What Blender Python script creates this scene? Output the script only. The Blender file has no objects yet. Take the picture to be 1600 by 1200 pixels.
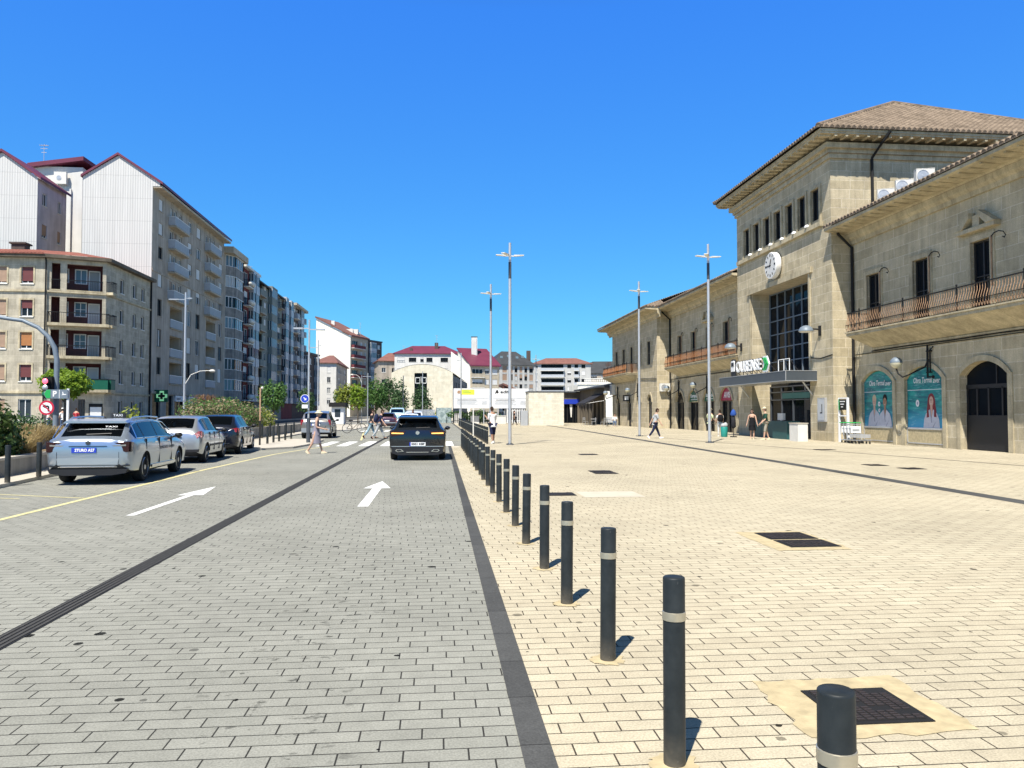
import bpy, bmesh, math, random
from mathutils import Vector, Matrix
random.seed(7)
R = math.radians
SC = bpy.context.scene
COL = SC.collection
# ---------------------------------------------------------------- camera
cam = bpy.data.cameras.new('Camera')
cam.sensor_width = 36.0
cam.lens = 1202.0 / 1600.0 * 36.0
cam.clip_start = 0.05
cam.clip_end = 6000
camo = bpy.data.objects.new('Camera', cam)
COL.objects.link(camo)
camo.location = (0, 0, 1.6)
camo.rotation_euler = (R(90 + 2.05), 0, R(-5.56))
SC.camera = camo
# ---------------------------------------------------------------- daylight
SUN_EL = 58.0
SUN_DIR = Vector((-0.454 * math.cos(R(SUN_EL)), -0.891 * math.cos(R(SUN_EL)), math.sin(R(SUN_EL))))
w = bpy.data.worlds.new('World')
SC.world = w
w.use_nodes = True
nt = w.node_tree
bg = nt.nodes['Background']
sky = nt.nodes.new('ShaderNodeTexSky')
sky.sky_type = 'NISHITA'
sky.sun_disc = False
sky.sun_elevation = R(SUN_EL)
sky.sun_rotation = math.atan2(SUN_DIR.x, SUN_DIR.y)
sky.altitude = 0
sky.air_density = 1.0
sky.dust_density = 0.0
sky.ozone_density = 4.0
gam = nt.nodes.new('ShaderNodeGamma'); gam.inputs[1].default_value = 0.5
hsv = nt.nodes.new('ShaderNodeHueSaturation')
hsv.inputs['Saturation'].default_value = 1.5
hsv.inputs['Value'].default_value = 4.4 / 1.62
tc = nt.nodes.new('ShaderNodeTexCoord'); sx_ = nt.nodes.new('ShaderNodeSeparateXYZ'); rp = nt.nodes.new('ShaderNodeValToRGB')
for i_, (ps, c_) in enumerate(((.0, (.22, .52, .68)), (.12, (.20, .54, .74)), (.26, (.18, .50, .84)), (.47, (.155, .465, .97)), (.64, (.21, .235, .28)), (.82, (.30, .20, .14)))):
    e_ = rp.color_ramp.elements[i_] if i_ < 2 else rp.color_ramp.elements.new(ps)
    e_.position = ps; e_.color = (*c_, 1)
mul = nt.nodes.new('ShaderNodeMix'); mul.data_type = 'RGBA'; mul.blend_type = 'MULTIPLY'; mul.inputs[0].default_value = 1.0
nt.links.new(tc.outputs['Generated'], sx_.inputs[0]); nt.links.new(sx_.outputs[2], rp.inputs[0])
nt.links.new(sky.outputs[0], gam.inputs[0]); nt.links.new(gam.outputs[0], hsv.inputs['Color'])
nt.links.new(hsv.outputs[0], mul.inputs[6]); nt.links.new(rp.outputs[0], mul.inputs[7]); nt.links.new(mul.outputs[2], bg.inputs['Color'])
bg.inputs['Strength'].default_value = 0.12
sun = bpy.data.lights.new('Sun', 'SUN')
sun.energy = 5.0
sun.angle = R(0.55)
sun.color = (1.0, 0.95, 0.86)
suno = bpy.data.objects.new('Sun', sun)
COL.objects.link(suno)
suno.rotation_euler = SUN_DIR.to_track_quat('Z', 'Y').to_euler()
SC.view_settings.view_transform = 'Standard'
SC.view_settings.look = 'None'
SC.view_settings.exposure = 0.68
SC.view_settings.gamma = 1.0
SC.view_settings.use_curve_mapping = False
try:
    SC.cycles.max_bounces = 6
    SC.cycles.diffuse_bounces = 2
    SC.cycles.transparent_max_bounces = 6
except Exception:
    pass
# ---------------------------------------------------------------- object helpers
class MB:
    """collects faces; build() links them as ONE mesh object"""
    def __init__(s):
        s.v = []; s.f = []; s.m = []
    def add(s, vs, fs, m=0):
        b = len(s.v)
        s.v += [tuple(p) for p in vs]
        s.f += [[b + i for i in f] for f in fs]
        s.m += [m] * len(fs)
    def quad(s, a, b, c, d, m=0):
        s.add([a, b, c, d], [(0, 1, 2, 3)], m)
    def box(s, x0, x1, y0, y1, z0, z1, m=0):
        s.add([(x0, y0, z0), (x1, y0, z0), (x1, y1, z0), (x0, y1, z0), (x0, y0, z1), (x1, y0, z1), (x1, y1, z1), (x0, y1, z1)],
              [(3, 2, 1, 0), (4, 5, 6, 7), (0, 1, 5, 4), (1, 2, 6, 5), (2, 3, 7, 6), (3, 0, 4, 7)], m)
    def cbox(s, c, d, m=0):
        s.box(c[0] - d[0] / 2, c[0] + d[0] / 2, c[1] - d[1] / 2, c[1] + d[1] / 2, c[2] - d[2] / 2, c[2] + d[2] / 2, m)
    def obox(s, o, a, b, c, m=0):
        o, a, b, c = map(Vector, (o, a, b, c))
        s.add([o, o + a, o + a + b, o + b, o + c, o + a + c, o + a + b + c, o + b + c],
              [(3, 2, 1, 0), (4, 5, 6, 7), (0, 1, 5, 4), (1, 2, 6, 5), (2, 3, 7, 6), (3, 0, 4, 7)], m)
    def tube(s, pts, r, n=8, m=0):
        pts = [Vector(p) for p in pts]
        rs = r if isinstance(r, (list, tuple)) else [r] * len(pts)
        rings = []
        up = Vector((0, 0, 1))
        for i, p in enumerate(pts):
            t = (pts[min(i + 1, len(pts) - 1)] - pts[max(i - 1, 0)])
            t = t.normalized() if t.length > 1e-9 else Vector((0, 0, 1))
            ref = up if abs(t.z) < .95 else Vector((1, 0, 0))
            a = t.cross(ref).normalized(); b = t.cross(a)
            rings.append([p + (a * math.cos(2 * math.pi * k / n) + b * math.sin(2 * math.pi * k / n)) * rs[i] for k in range(n)])
        vs = [q for rg in rings for q in rg]
        fs = []
        for i in range(len(pts) - 1):
            for k in range(n):
                fs.append((i * n + k, i * n + (k + 1) % n, (i + 1) * n + (k + 1) % n, (i + 1) * n + k))
        fs.append(tuple(range(n - 1, -1, -1))); fs.append(tuple(range((len(pts) - 1) * n, len(pts) * n)))
        s.add(vs, fs, m)
    def lathe(s, prof, c=(0, 0, 0), n=16, m=0, axis='z'):
        vs = []
        for r, z in prof:
            for k in range(n):
                a = 2 * math.pi * k / n
                x, y = r * math.cos(a), r * math.sin(a)
                p = (x, y, z) if axis == 'z' else ((x, z, y) if axis == 'y' else (z, x, y))
                vs.append((c[0] + p[0], c[1] + p[1], c[2] + p[2]))
        fs = []
        for i in range(len(prof) - 1):
            for k in range(n):
                fs.append((i * n + k, i * n + (k + 1) % n, (i + 1) * n + (k + 1) % n, (i + 1) * n + k))
        fs.append(tuple(range(n))); fs.append(tuple(range((len(prof) - 1) * n, len(prof) * n)))
        s.add(vs, fs, m)
    def ball(s, c, r, n=12, k=8, m=0, sz=1.0):
        s.lathe([(max(r * math.sin(math.pi * i / k), 1e-4), -r * sz * math.cos(math.pi * i / k)) for i in range(k + 1)], c, n, m)
    def prism(s, poly, O, ux, uy, ext, m=0):
        O, ux, uy, ext = map(Vector, (O, ux, uy, ext))
        b = [O + ux * p[0] + uy * p[1] for p in poly]
        n = len(b)
        vs = b + [q + ext for q in b]
        s.add(vs, [tuple(range(n - 1, -1, -1)), tuple(range(n, 2 * n))] + [(i, (i + 1) % n, n + (i + 1) % n, n + i) for i in range(n)], m)
    def flat(s, poly, O, ux, uy, m=0):
        O, ux, uy = map(Vector, (O, ux, uy))
        s.add([O + ux * p[0] + uy * p[1] for p in poly], [tuple(range(len(poly)))], m)
    def mesh(s, name, mats, smooth=None, recalc=False, merge=False):
        me = bpy.data.meshes.new(name)
        me.from_pydata(s.v, [], s.f)
        for m in (mats if isinstance(mats, (list, tuple)) else [mats]):
            me.materials.append(m)
        if len(me.polygons) == len(s.m):
            me.polygons.foreach_set('material_index', s.m)
        me.update()
        if recalc or merge or any(m_ and m_.name.endswith('_paint') for m_ in me.materials):
            bm = bmesh.new(); bm.from_mesh(me)
            if merge: bmesh.ops.remove_doubles(bm, verts=bm.verts, dist=1e-5)
            bmesh.ops.recalc_face_normals(bm, faces=bm.faces)
            bm.to_mesh(me); bm.free()
        if smooth is not None:
            smooth_mesh(me, smooth)
        return me
    def build(s, name, mats, parent=None, smooth=None, recalc=False, merge=False):
        return link(name, s.mesh(name, mats, smooth, recalc, merge), parent)

def smooth_mesh(me, ang):
    me.polygons.foreach_set('use_smooth', [True] * len(me.polygons))
    if ang < 180:
        bm = bmesh.new(); bm.from_mesh(me)
        for e in bm.edges:
            if len(e.link_faces) == 2 and e.calc_face_angle(0) > R(ang): e.smooth = False
        bm.to_mesh(me); bm.free()

def pmat(p):
    return p.matrix_basis.inverted() if (p is not None and p.type == 'EMPTY') else Matrix()
def link(name, me, parent=None, loc=None, rz=0, scale=None):
    o = bpy.data.objects.new(name, me)
    COL.objects.link(o)
    if parent is not None:
        o.parent = parent
        o.matrix_parent_inverse = pmat(parent)
    if loc is not None: o.location = loc
    if rz: o.rotation_euler = (0, 0, rz)
    if scale: o.scale = scale
    return o
def tag(o, label=None, cat=None, group=None, kind=None):
    if label: o['label'] = label
    if cat: o['category'] = cat
    if group: o['group'] = group
    if kind: o['kind'] = kind
    return o
def thing(name, label, cat, loc=(0, 0, 0), rz=0, group=None):
    o = bpy.data.objects.new(name, None)
    o.empty_display_size = .3
    COL.objects.link(o)
    o.location = loc; o.rotation_euler = (0, 0, rz)
    return tag(o, label, cat, group)
def move(o, loc, rz=0):
    o.location = loc; o.rotation_euler = (0, 0, rz)
    return o
def dup(o, loc=None, rz=None, label=None, parent=None):
    c = o.copy(); COL.objects.link(c)
    if parent is not None: c.parent = parent
    for ch in o.children: dup(ch, parent=c)
    if loc is not None: c.location = loc
    if rz is not None: c.rotation_euler = (0, 0, rz)
    if label: c['label'] = label
    return c
def struct(o):
    o['kind'] = 'structure'; return o
ORD = ['first', 'second', 'third', 'fourth', 'fifth', 'sixth', 'seventh', 'eighth', 'ninth', 'tenth', 'eleventh', 'twelfth', 'thirteenth',
       'fourteenth', 'fifteenth', 'sixteenth', 'seventeenth', 'eighteenth', 'nineteenth', 'twentieth']
def ordw(i):
    if i < 20: return ORD[i]
    t = {2: 'twenty', 3: 'thirty', 4: 'forty'}[(i + 1) // 10]
    u = (i + 1) % 10
    return t + '-' + ORD[u - 1] if u else {20: 'twentieth', 30: 'thirtieth', 40: 'fortieth'}[i + 1]
def text_mesh(txt, size, depth, mat, width=None, shear=0., bold=0.):
    cu = bpy.data.curves.new('lettering', 'FONT')
    cu.body = txt; cu.size = size; cu.extrude = depth; cu.align_x = 'CENTER'; cu.align_y = 'CENTER'; cu.shear = shear
    cu.offset = bold; cu.resolution_u = 3
    to = bpy.data.objects.new('lettering', cu); COL.objects.link(to)
    dg = bpy.context.evaluated_depsgraph_get(); dg.update()
    me = bpy.data.meshes.new_from_object(to.evaluated_get(dg))
    bpy.data.objects.remove(to); bpy.data.curves.remove(cu)
    me.materials.clear(); me.materials.append(mat)
    if width and len(me.vertices):
        xs = [v.co.x for v in me.vertices]; k = width / max(max(xs) - min(xs), 1e-6)
        for v in me.vertices: v.co.x *= k
    return me
def text_into(mb, txt, size, O, ux, uy, m, width=None, depth=0.004, shear=0., bold=0.):
    """lettering laid on the plane O + ux*x + uy*y, joined into mb"""
    me = text_mesh(txt, size, depth, None, width, shear, bold)
    O, ux, uy = Vector(O), Vector(ux), Vector(uy); uz = ux.cross(uy)
    mb.add([O + ux * v.co.x + uy * v.co.y + uz * v.co.z for v in me.vertices], [tuple(p.vertices) for p in me.polygons], m)
    bpy.data.meshes.remove(me)

# ---------------------------------------------------------------- material helpers
class NT:
    def __init__(s, name):
        s.mat = bpy.data.materials.new(name); s.mat.use_nodes = True
        s.t = s.mat.node_tree; s.b = s.t.nodes['Principled BSDF']; s.out = s.t.nodes['Material Output']
    def n(s, typ, **kw):
        nd = s.t.nodes.new('ShaderNode' + typ)
        for k, v in kw.items(): setattr(nd, k, v)
        return nd
    def set(s, sock, v):
        if hasattr(v, 'is_output') or hasattr(v, 'links') and not isinstance(v, (int, float)):
            s.t.links.new(v, sock)
        else:
            sock.default_value = v
    def math(s, op, a, b=0.0, clamp=False):
        nd = s.n('Math', operation=op, use_clamp=clamp); s.set(nd.inputs[0], a); s.set(nd.inputs[1], b); return nd.outputs[0]
    def noise(s, vec, scale, detail=3., rough=.55):
        nd = s.n('TexNoise'); s.set(nd.inputs['Vector'], vec); nd.inputs['Scale'].default_value = scale
        nd.inputs['Detail'].default_value = detail; nd.inputs['Roughness'].default_value = rough; return nd.outputs['Fac']
    def ramp(s, fac, *stops):
        nd = s.n('ValToRGB'); s.set(nd.inputs[0], fac); e = nd.color_ramp.elements
        while len(e) < len(stops): e.new(.5)
        for i, (p, c) in enumerate(stops):
            e[i].position = p; e[i].color = (c, c, c, 1) if isinstance(c, (int, float)) else (*c, 1)
        return nd.outputs[0]
    def mix(s, fac, a, b, mode='MIX'):
        nd = s.n('Mix', data_type='RGBA', blend_type=mode); s.set(nd.inputs[0], fac)
        for i, v in ((6, a), (7, b)):
            if isinstance(v, tuple): nd.inputs[i].default_value = (*v[:3], 1)
            else: s.set(nd.inputs[i], v)
        return nd.outputs[2]
    def bump(s, h, strength, dist=.01):
        nd = s.n('Bump'); s.set(nd.inputs['Height'], h); nd.inputs['Strength'].default_value = strength; nd.inputs['Distance'].default_value = dist
        s.t.links.new(nd.outputs[0], s.b.inputs['Normal'])
    def scale(s, vec, xyz):
        nd = s.n('Mapping'); s.set(nd.inputs[0], vec); nd.inputs['Scale'].default_value = xyz; return nd.outputs[0]
    def obj(s): return s.n('TexCoord').outputs['Object']
    def pos(s): return s.n('NewGeometry').outputs['Position']
    def done(s, col=None, rough=None, metal=None, spec=None):
        if col is not None:
            if isinstance(col, tuple): s.b.inputs['Base Color'].default_value = (*col[:3], 1)
            else: s.set(s.b.inputs['Base Color'], col)
        if rough is not None: s.set(s.b.inputs['Roughness'], rough)
        if metal is not None: s.set(s.b.inputs['Metallic'], metal)
        if spec is not None: s.set(s.b.inputs['Specular IOR Level'], spec)
        return s.mat

def simple(name, col, rough=.6, metal=0., var=.12, vs=3., bump=0., bs=40., spec=.4):
    t = NT(name); v = t.obj()
    if var:
        f = t.noise(v, vs, 4.)
        c = t.mix(f, tuple(max(x * (1 - var * 2), 0) for x in col), tuple(min(x * (1 + var * 2), 1) for x in col))
    else: c = col
    if bump: t.bump(t.noise(v, bs, 3.), bump)
    return t.done(c, rough, metal, spec)

def wall_uv(t):
    g = t.n('NewGeometry'); sp = t.n('SeparateXYZ'); sn = t.n('SeparateXYZ')
    t.t.links.new(g.outputs['Position'], sp.inputs[0]); t.t.links.new(g.outputs['True Normal'], sn.inputs[0])
    ax = t.math('ABSOLUTE', sn.outputs[0]); ay = t.math('ABSOLUTE', sn.outputs[1])
    k = t.math('GREATER_THAN', ax, ay)
    u = t.math('ADD', t.math('MULTIPLY', k, sp.outputs[1]), t.math('MULTIPLY', t.math('SUBTRACT', 1.0, k), sp.outputs[0]))
    return u, sp.outputs[2], g.outputs['Position']

def ashlar(name, c1, c2, mortar, bw=.85, bh=.52, ms=.012, dirt=.35, bumpk=.35):
    t = NT(name); u, z, pos = wall_uv(t)
    row = t.math('FLOOR', t.math('DIVIDE', z, bh))
    wn = t.n('TexWhiteNoise', noise_dimensions='1D'); t.set(wn.inputs['W'], row)
    u2 = t.math('ADD', u, t.math('MULTIPLY', wn.outputs['Value'], bw))
    u3 = t.math('ADD', u2, t.math('MULTIPLY', t.math('SINE', t.math('MULTIPLY', u2, 1.9)), .16))
    cv = t.n('CombineXYZ'); t.set(cv.inputs[0], u3); t.set(cv.inputs[1], z)
    br = t.n('TexBrick', offset=0.0, squash=1.0); t.t.links.new(cv.outputs[0], br.inputs['Vector'])
    br.inputs['Scale'].default_value = 1; br.inputs['Brick Width'].default_value = bw; br.inputs['Row Height'].default_value = bh
    br.inputs['Mortar Size'].default_value = ms; br.inputs['Mortar Smooth'].default_value = .1; br.inputs['Bias'].default_value = 0
    br.inputs['Color1'].default_value = (*c1, 1); br.inputs['Color2'].default_value = (*c2, 1); br.inputs['Mortar'].default_value = (*mortar, 1)
    n1 = t.noise(pos, 1.3, 5., .65); n2 = t.noise(t.scale(pos, (2.2, 2.2, .16)), 1.8, 5., .65); n3 = t.noise(pos, 22., 3.)
    k = t.math('MULTIPLY', t.ramp(n1, (.3, 1 - dirt), (.7, 1.08)), t.ramp(n2, (.3, 1 - dirt * .7), (.62, 1.05)))
    k = t.math('MULTIPLY', k, t.ramp(n3, (.3, .85), (.7, 1.1)))
    cc = t.n('CombineColor')
    for i in range(3): t.set(cc.inputs[i], k)
    col = t.mix(1.0, br.outputs['Color'], cc.outputs[0], 'MULTIPLY')
    h = t.math('ADD', t.math('MULTIPLY', br.outputs['Fac'], -1.0), t.math('MULTIPLY', n3, .35))
    t.bump(h, bumpk, .02)
    return t.done(col, .85, spec=.25)

def plaster(name, col, dirt=.22, sc=.6, rough=.85):
    t = NT(name); pos = t.pos()
    n1 = t.noise(pos, sc, 5., .6); n2 = t.noise(t.scale(pos, (1.5, 1.5, .12)), 1.4, 4.)
    k = t.math('MULTIPLY', t.ramp(n1, (.3, 1 - dirt), (.7, 1.05)), t.ramp(n2, (.35, 1 - dirt), (.65, 1.03)))
    cc = t.n('CombineColor')
    for i in range(3): t.set(cc.inputs[i], k)
    t.bump(t.noise(pos, 30., 3.), .08)
    return t.done(t.mix(1.0, col, cc.outputs[0], 'MULTIPLY'), rough, spec=.25)

def paving(name, c1, c2, mortar, bw=.305, bh=.124, ms=.0048, stains=.5, oil=False, step=.36):
    t = NT(name); pos = t.pos(); sp = t.n('SeparateXYZ'); t.t.links.new(pos, sp.inputs[0])
    row = t.math('FLOOR', t.math('DIVIDE', sp.outputs[1], bh))
    wn = t.n('TexWhiteNoise', noise_dimensions='1D'); t.set(wn.inputs['W'], row)
    x = t.math('ADD', sp.outputs[0], t.math('MULTIPLY', t.math('ADD', t.math('MULTIPLY', row, step), t.math('MULTIPLY', wn.outputs['Value'], .12)), bw))
    cv = t.n('CombineXYZ'); t.set(cv.inputs[0], x); t.set(cv.inputs[1], sp.outputs[1])
    br = t.n('TexBrick', offset=0.0); t.t.links.new(cv.outputs[0], br.inputs['Vector'])
    br.inputs['Scale'].default_value = 1; br.inputs['Brick Width'].default_value = bw; br.inputs['Row Height'].default_value = bh
    br.inputs['Mortar Size'].default_value = ms; br.inputs['Mortar Smooth'].default_value = .2; br.inputs['Bias'].default_value = 0
    br.inputs['Color1'].default_value = (*c1, 1); br.inputs['Color2'].default_value = (*c2, 1); br.inputs['Mortar'].default_value = (*mortar, 1)
    n1 = t.noise(pos, .35, 4., .6); n2 = t.noise(pos, 5., 5., .7); n3 = t.noise(pos, 90., 2.)
    k = t.math('MULTIPLY', t.ramp(n1, (.3, .86), (.7, 1.08)), t.ramp(n2, (.28, .86), (.7, 1.07)))
    k = t.math('MULTIPLY', k, t.ramp(n3, (.28, .78), (.72, 1.2)))
    # chewing-gum and drip spots
    vo = t.n('TexVoronoi', feature='F1'); t.set(vo.inputs['Vector'], t.scale(pos, (1, 1, 0))); vo.inputs['Scale'].default_value = 4.6
    sc = t.n('SeparateColor'); t.t.links.new(vo.outputs['Color'], sc.inputs[0])
    rad = t.math('MULTIPLY', t.math('GREATER_THAN', t.math('MULTIPLY', sc.outputs[0], t.ramp(t.noise(pos, .45, 3.), (.35, .7), (.6, 1.))), 1 - stains * .8), t.math('ADD', .062, t.math('MULTIPLY', t.math('POWER', sc.outputs[1], 4.0), .16)))
    d = t.math('ADD', vo.outputs['Distance'], t.math('MULTIPLY', t.math('SUBTRACT', t.noise(pos, 40., 2.), .5), .06))
    spot = t.math('LESS_THAN', d, rad)
    k = t.math('MULTIPLY', k, t.math('SUBTRACT', 1.0, t.math('MULTIPLY', spot, t.math('ADD', .5, t.math('MULTIPLY', sc.outputs[2], .45)))))
    if oil:
        ln = t.math('ABSOLUTE', t.math('ADD', sp.outputs[0], .85))
        lane = t.ramp(ln, (.12, 1.0), (.75, 0.0))
        o = t.ramp(t.noise(t.scale(pos, (1.0, 1.5, 1)), 5.5, 5., .65), (.60, 0.0), (.66, 1.0))
        k = t.math('MULTIPLY', k, t.math('SUBTRACT', 1.0, t.math('MULTIPLY', t.math('MULTIPLY', o, lane), .6)))
    cc = t.n('CombineColor')
    for i in range(3): t.set(cc.inputs[i], k)
    t.bump(t.math('ADD', t.math('MULTIPLY', br.outputs['Fac'], -1.0), t.math('MULTIPLY', n3, .25)), .45, .01)
    return t.done(t.mix(1.0, br.outputs['Color'], cc.outputs[0], 'MULTIPLY'), .9, spec=.12)

def corrugated(name, col, period=.25):
    t = NT(name); u, z, pos = wall_uv(t)
    s_ = t.math('SINE', t.math('MULTIPLY', u, 2 * math.pi / period))
    line = t.math('GREATER_THAN', s_, .93)
    hz = t.math('LESS_THAN', t.math('FRACT', t.math('DIVIDE', z, 2.4)), .012)
    k = t.math('SUBTRACT', 1.0, t.math('MULTIPLY', t.math('MAXIMUM', line, hz), .38))
    k = t.math('MULTIPLY', k, t.ramp(t.noise(t.scale(pos, (2, 2, .1)), 1.5, 4.), (.3, .9), (.7, 1.03)))
    cc = t.n('CombineColor')
    for i in range(3): t.set(cc.inputs[i], k)
    t.bump(s_, .35, .03)
    return t.done(t.mix(1.0, col, cc.outputs[0], 'MULTIPLY'), .5, spec=.4)

def tiles(name, c1, c2, c3, sx=4., sy=3.):
    t = NT(name); pos = t.pos()
    vo = t.n('TexVoronoi', feature='F1'); t.set(vo.inputs['Vector'], pos); vo.inputs['Scale'].default_value = sx
    sc = t.n('SeparateColor'); t.t.links.new(vo.outputs['Color'], sc.inputs[0])
    c = t.mix(sc.outputs[0], c1, c2)
    c = t.mix(t.ramp(t.noise(pos, 1.1, 5., .6), (.45, 0.), (.7, 1.)), c, c3)
    sp = t.n('SeparateXYZ'); t.t.links.new(pos, sp.inputs[0])
    course = t.math('LESS_THAN', t.math('FRACT', t.math('MULTIPLY', sp.outputs[2], 1 / .17)), .22)
    c = t.mix(t.math('MULTIPLY', course, .62), c, (.04, .03, .025))
    return t.done(c, .85, spec=.2)

def leafmat(name, c1, c2, trans=.35, sc=1.2):
    t = NT(name); v = t.obj()
    oi = t.n('NewGeometry')
    f = t.math('ADD', t.math('MULTIPLY', t.noise(v, sc, 3.), .7), t.math('MULTIPLY', oi.outputs['Random Per Island'], .5))
    c = t.mix(t.ramp(f, (.3, 0.), (.85, 1.)), c1, c2)
    t.t.links.new(c, t.b.inputs['Base Color']); t.b.inputs['Roughness'].default_value = .55; t.b.inputs['Specular IOR Level'].default_value = .35
    tr = t.n('BsdfTranslucent'); t.t.links.new(c, tr.inputs[0])
    mx = t.n('MixShader'); mx.inputs[0].default_value = trans
    t.t.links.new(t.b.outputs[0], mx.inputs[1]); t.t.links.new(tr.outputs[0], mx.inputs[2]); t.t.links.new(mx.outputs[0], t.out.inputs[0])
    return t.mat

def glassm(name, col, rough=.06, spec=.5, var=.5, ior=1.45):
    t = NT(name)
    oi = t.n('ObjectInfo')
    c = t.mix(oi.outputs['Random'], tuple(x * (1 - var) for x in col), tuple(x * (1 + var) for x in col))
    t.bump(t.noise(t.pos(), .7, 2.), .06, .2)
    t.b.inputs['IOR'].default_value = ior
    return t.done(c, rough, spec=spec)

def emis(name, col, k=1.0):
    t = NT(name); t.b.inputs['Emission Color'].default_value = (*col, 1); t.b.inputs['Emission Strength'].default_value = k
    return t.done(col, .4)

M = {}
M['road'] = paving('road_pavers', (.26, .26, .226), (.29, .289, .252), (.04, .039, .035), stains=.75, oil=True)
M['plaza'] = paving('plaza_pavers', (.46, .405, .295), (.505, .45, .33), (.06, .051, .038), stains=.55, step=.545)
M['kerbstrip'] = paving('dark_granite', (.066, .067, .066), (.088, .089, .087), (.025, .025, .025), 6.0, .62, .004, .2)
M['walk'] = simple('pavement_concrete', (.47, .43, .36), .85, var=.12, vs=2., bump=.1)
M['ground'] = simple('ground_concrete', (.33, .32, .29), .9, var=.15, vs=.3)
M['asphalt'] = simple('asphalt', (.07, .07, .07), .9, var=.2, vs=2.)
M['white_line'] = simple('road_paint_white', (.78, .78, .75), .7, var=.1, vs=12.)
M['yellow_line'] = simple('road_paint_yellow', (.60, .54, .27), .7, var=.2, vs=10.)
M['drain'] = simple('drain_iron', (.065, .064, .062), .9, var=.2, vs=20., spec=.08)
M['cover'] = simple('rusty_cover_iron', (.05, .040, .037), .6, .3, var=.3, vs=18.)
M['mortar'] = simple('cement_patch', (.45, .37, .22), .9, var=.25, vs=9., bump=.2, bs=60.)
M['pale'] = simple('pale_patch', (.50, .455, .36), .9, var=.1, vs=4.)
M['black'] = simple('black_paint', (.022, .026, .03), .45, var=.25, vs=6., spec=.5)
t = NT('anthracite_paint'); v = t.obj(); sc_ = t.ramp(t.noise(t.scale(v, (9, 9, 2.2)), 3.0, 6., .75), (.66, 0.), (.70, 1.)); dz_ = t.n('SeparateXYZ'); t.t.links.new(v, dz_.inputs[0]); du_ = t.ramp(dz_.outputs[2], (.0, .55), (.16, 0.))
c_ = t.mix(t.ramp(t.noise(v, 12., 4.), (.3, 0.), (.7, 1.)), (.013, .017, .019), (.026, .031, .033)); c_ = t.mix(t.math('MULTIPLY', sc_, .55), c_, (.16, .16, .15)); c_ = t.mix(t.math('MULTIPLY', du_, t.noise(v, 30., 3.)), c_, (.25, .21, .15)); t.bump(t.noise(v, 50., 3.), .05)
M['bollard'] = t.done(c_, .5, spec=.28)
M['steel'] = simple('brushed_steel', (.52, .48, .38), .35, .7, var=.1, vs=20.)
M['galv'] = simple('galvanised_steel', (.52, .53, .54), .45, .55, var=.08, vs=8.)
M['darkgrey'] = simple('dark_grey_metal', (.075, .085, .10), .5, .2, var=.12)
M['midgrey'] = simple('mid_grey_metal', (.17, .21, .25), .5, .1, var=.08)
M['white'] = simple('white_paint', (.78, .78, .77), .5, var=.05)
M['offwhite'] = simple('off_white', (.68, .66, .60), .7, var=.08)
M['stone'] = ashlar('station_granite', (.48, .405, .265), (.585, .50, .34), (.66, .58, .42), .92, .50, .02, .26, .7)
M['stone_plain'] = ashlar('station_granite_trim', (.53, .45, .30), (.58, .50, .335), (.38, .32, .215), 1.4, 2.2, .010, .35)
M['stone_left'] = ashlar('corner_house_granite', (.42, .375, .285), (.54, .485, .37), (.60, .54, .42), 1.1, .5, .012, .28)
M['chapel'] = ashlar('chapel_granite', (.66, .61, .47), (.74, .69, .55), (.60, .55, .42), .8, .5, .008, .12)
M['wallstone'] = ashlar('pale_wall_stone', (.64, .60, .49), (.74, .70, .58), (.56, .52, .41), .45, .22, .008, .12)
M['stile'] = tiles('station_tiles', (.18, .138, .10), (.265, .205, .15), (.13, .10, .072), 4.)
M['rtile'] = tiles('red_tiles', (.25, .085, .065), (.33, .125, .09), (.18, .065, .05), 3.)
M['rtile_far'] = simple('red_roof_far', (.19, .085, .066), .8, var=.25, vs=.8)
M['magroof'] = simple('maroon_sheet_roof', (.145, .03, .055), .5, var=.15, vs=.5)
M['slate'] = simple('dark_slate_roof', (.045, .048, .052), .6, var=.25, vs=.6)
M['corr'] = corrugated('white_cladding', (.60, .59, .56))
M['cream'] = plaster('cream_render', (.80, .77, .67), .1)
M['whiter'] = plaster('white_render', (.66, .64, .59), .08)
M['greyr'] = plaster('grey_render', (.46, .40, .325), .25)
M['lilac'] = plaster('shaded_lilac_render', (.62, .58, .63), .18)  # lilac tint puts the shade of white side walls into their colour
M['tanr'] = plaster('tan_render', (.50, .43, .32), .15)
M['redr'] = plaster('maroon_render', (.19, .05, .055), .2)
M['greenr'] = plaster('grey_green_render', (.27, .29, .255), .22)
M['bayr'] = plaster('stained_bay_panels', (.33, .31, .28), .4, 1.5)
M['brownr'] = plaster('dark_brown_render', (.11, .085, .075), .2)
M['darkstone'] = plaster('weathered_stone', (.16, .135, .10), .3)
M['glass'] = glassm('window_glass', (.025, .032, .04), .06, .5, .5, 1.28)
M['glassb'] = glassm('bluish_glass', (.09, .13, .155), .10, .5, .5)
M['darkglass'] = glassm('dark_glass', (.008, .010, .013), .05, .5, .3, 1.18)
M['curtain'] = glassm('curtained_glass', (.42, .42, .40), .25, .4, .5)
M['shut_m'] = simple('maroon_shutter', (.13, .035, .035), .6, var=.1)
M['shut_o'] = simple('orange_wood_shutter', (.36, .15, .05), .6, var=.12)
M['shut_t'] = simple('tan_shutter', (.33, .22, .15), .6, var=.12)
M['shut_w'] = simple('white_shutter', (.62, .61, .58), .6, var=.06)
M['wframe'] = simple('white_window_frame', (.72, .72, .70), .5, var=.04)
M['bframe'] = simple('dark_window_frame', (.03, .028, .026), .5, var=.1)
M['rust_orange'] = simple('orange_rusted_iron', (.40, .17, .065), .75, .1, var=.3, vs=6.)
M['rust'] = simple('rusty_iron', (.40, .25, .15), .75, .1, var=.35, vs=6.)
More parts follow.
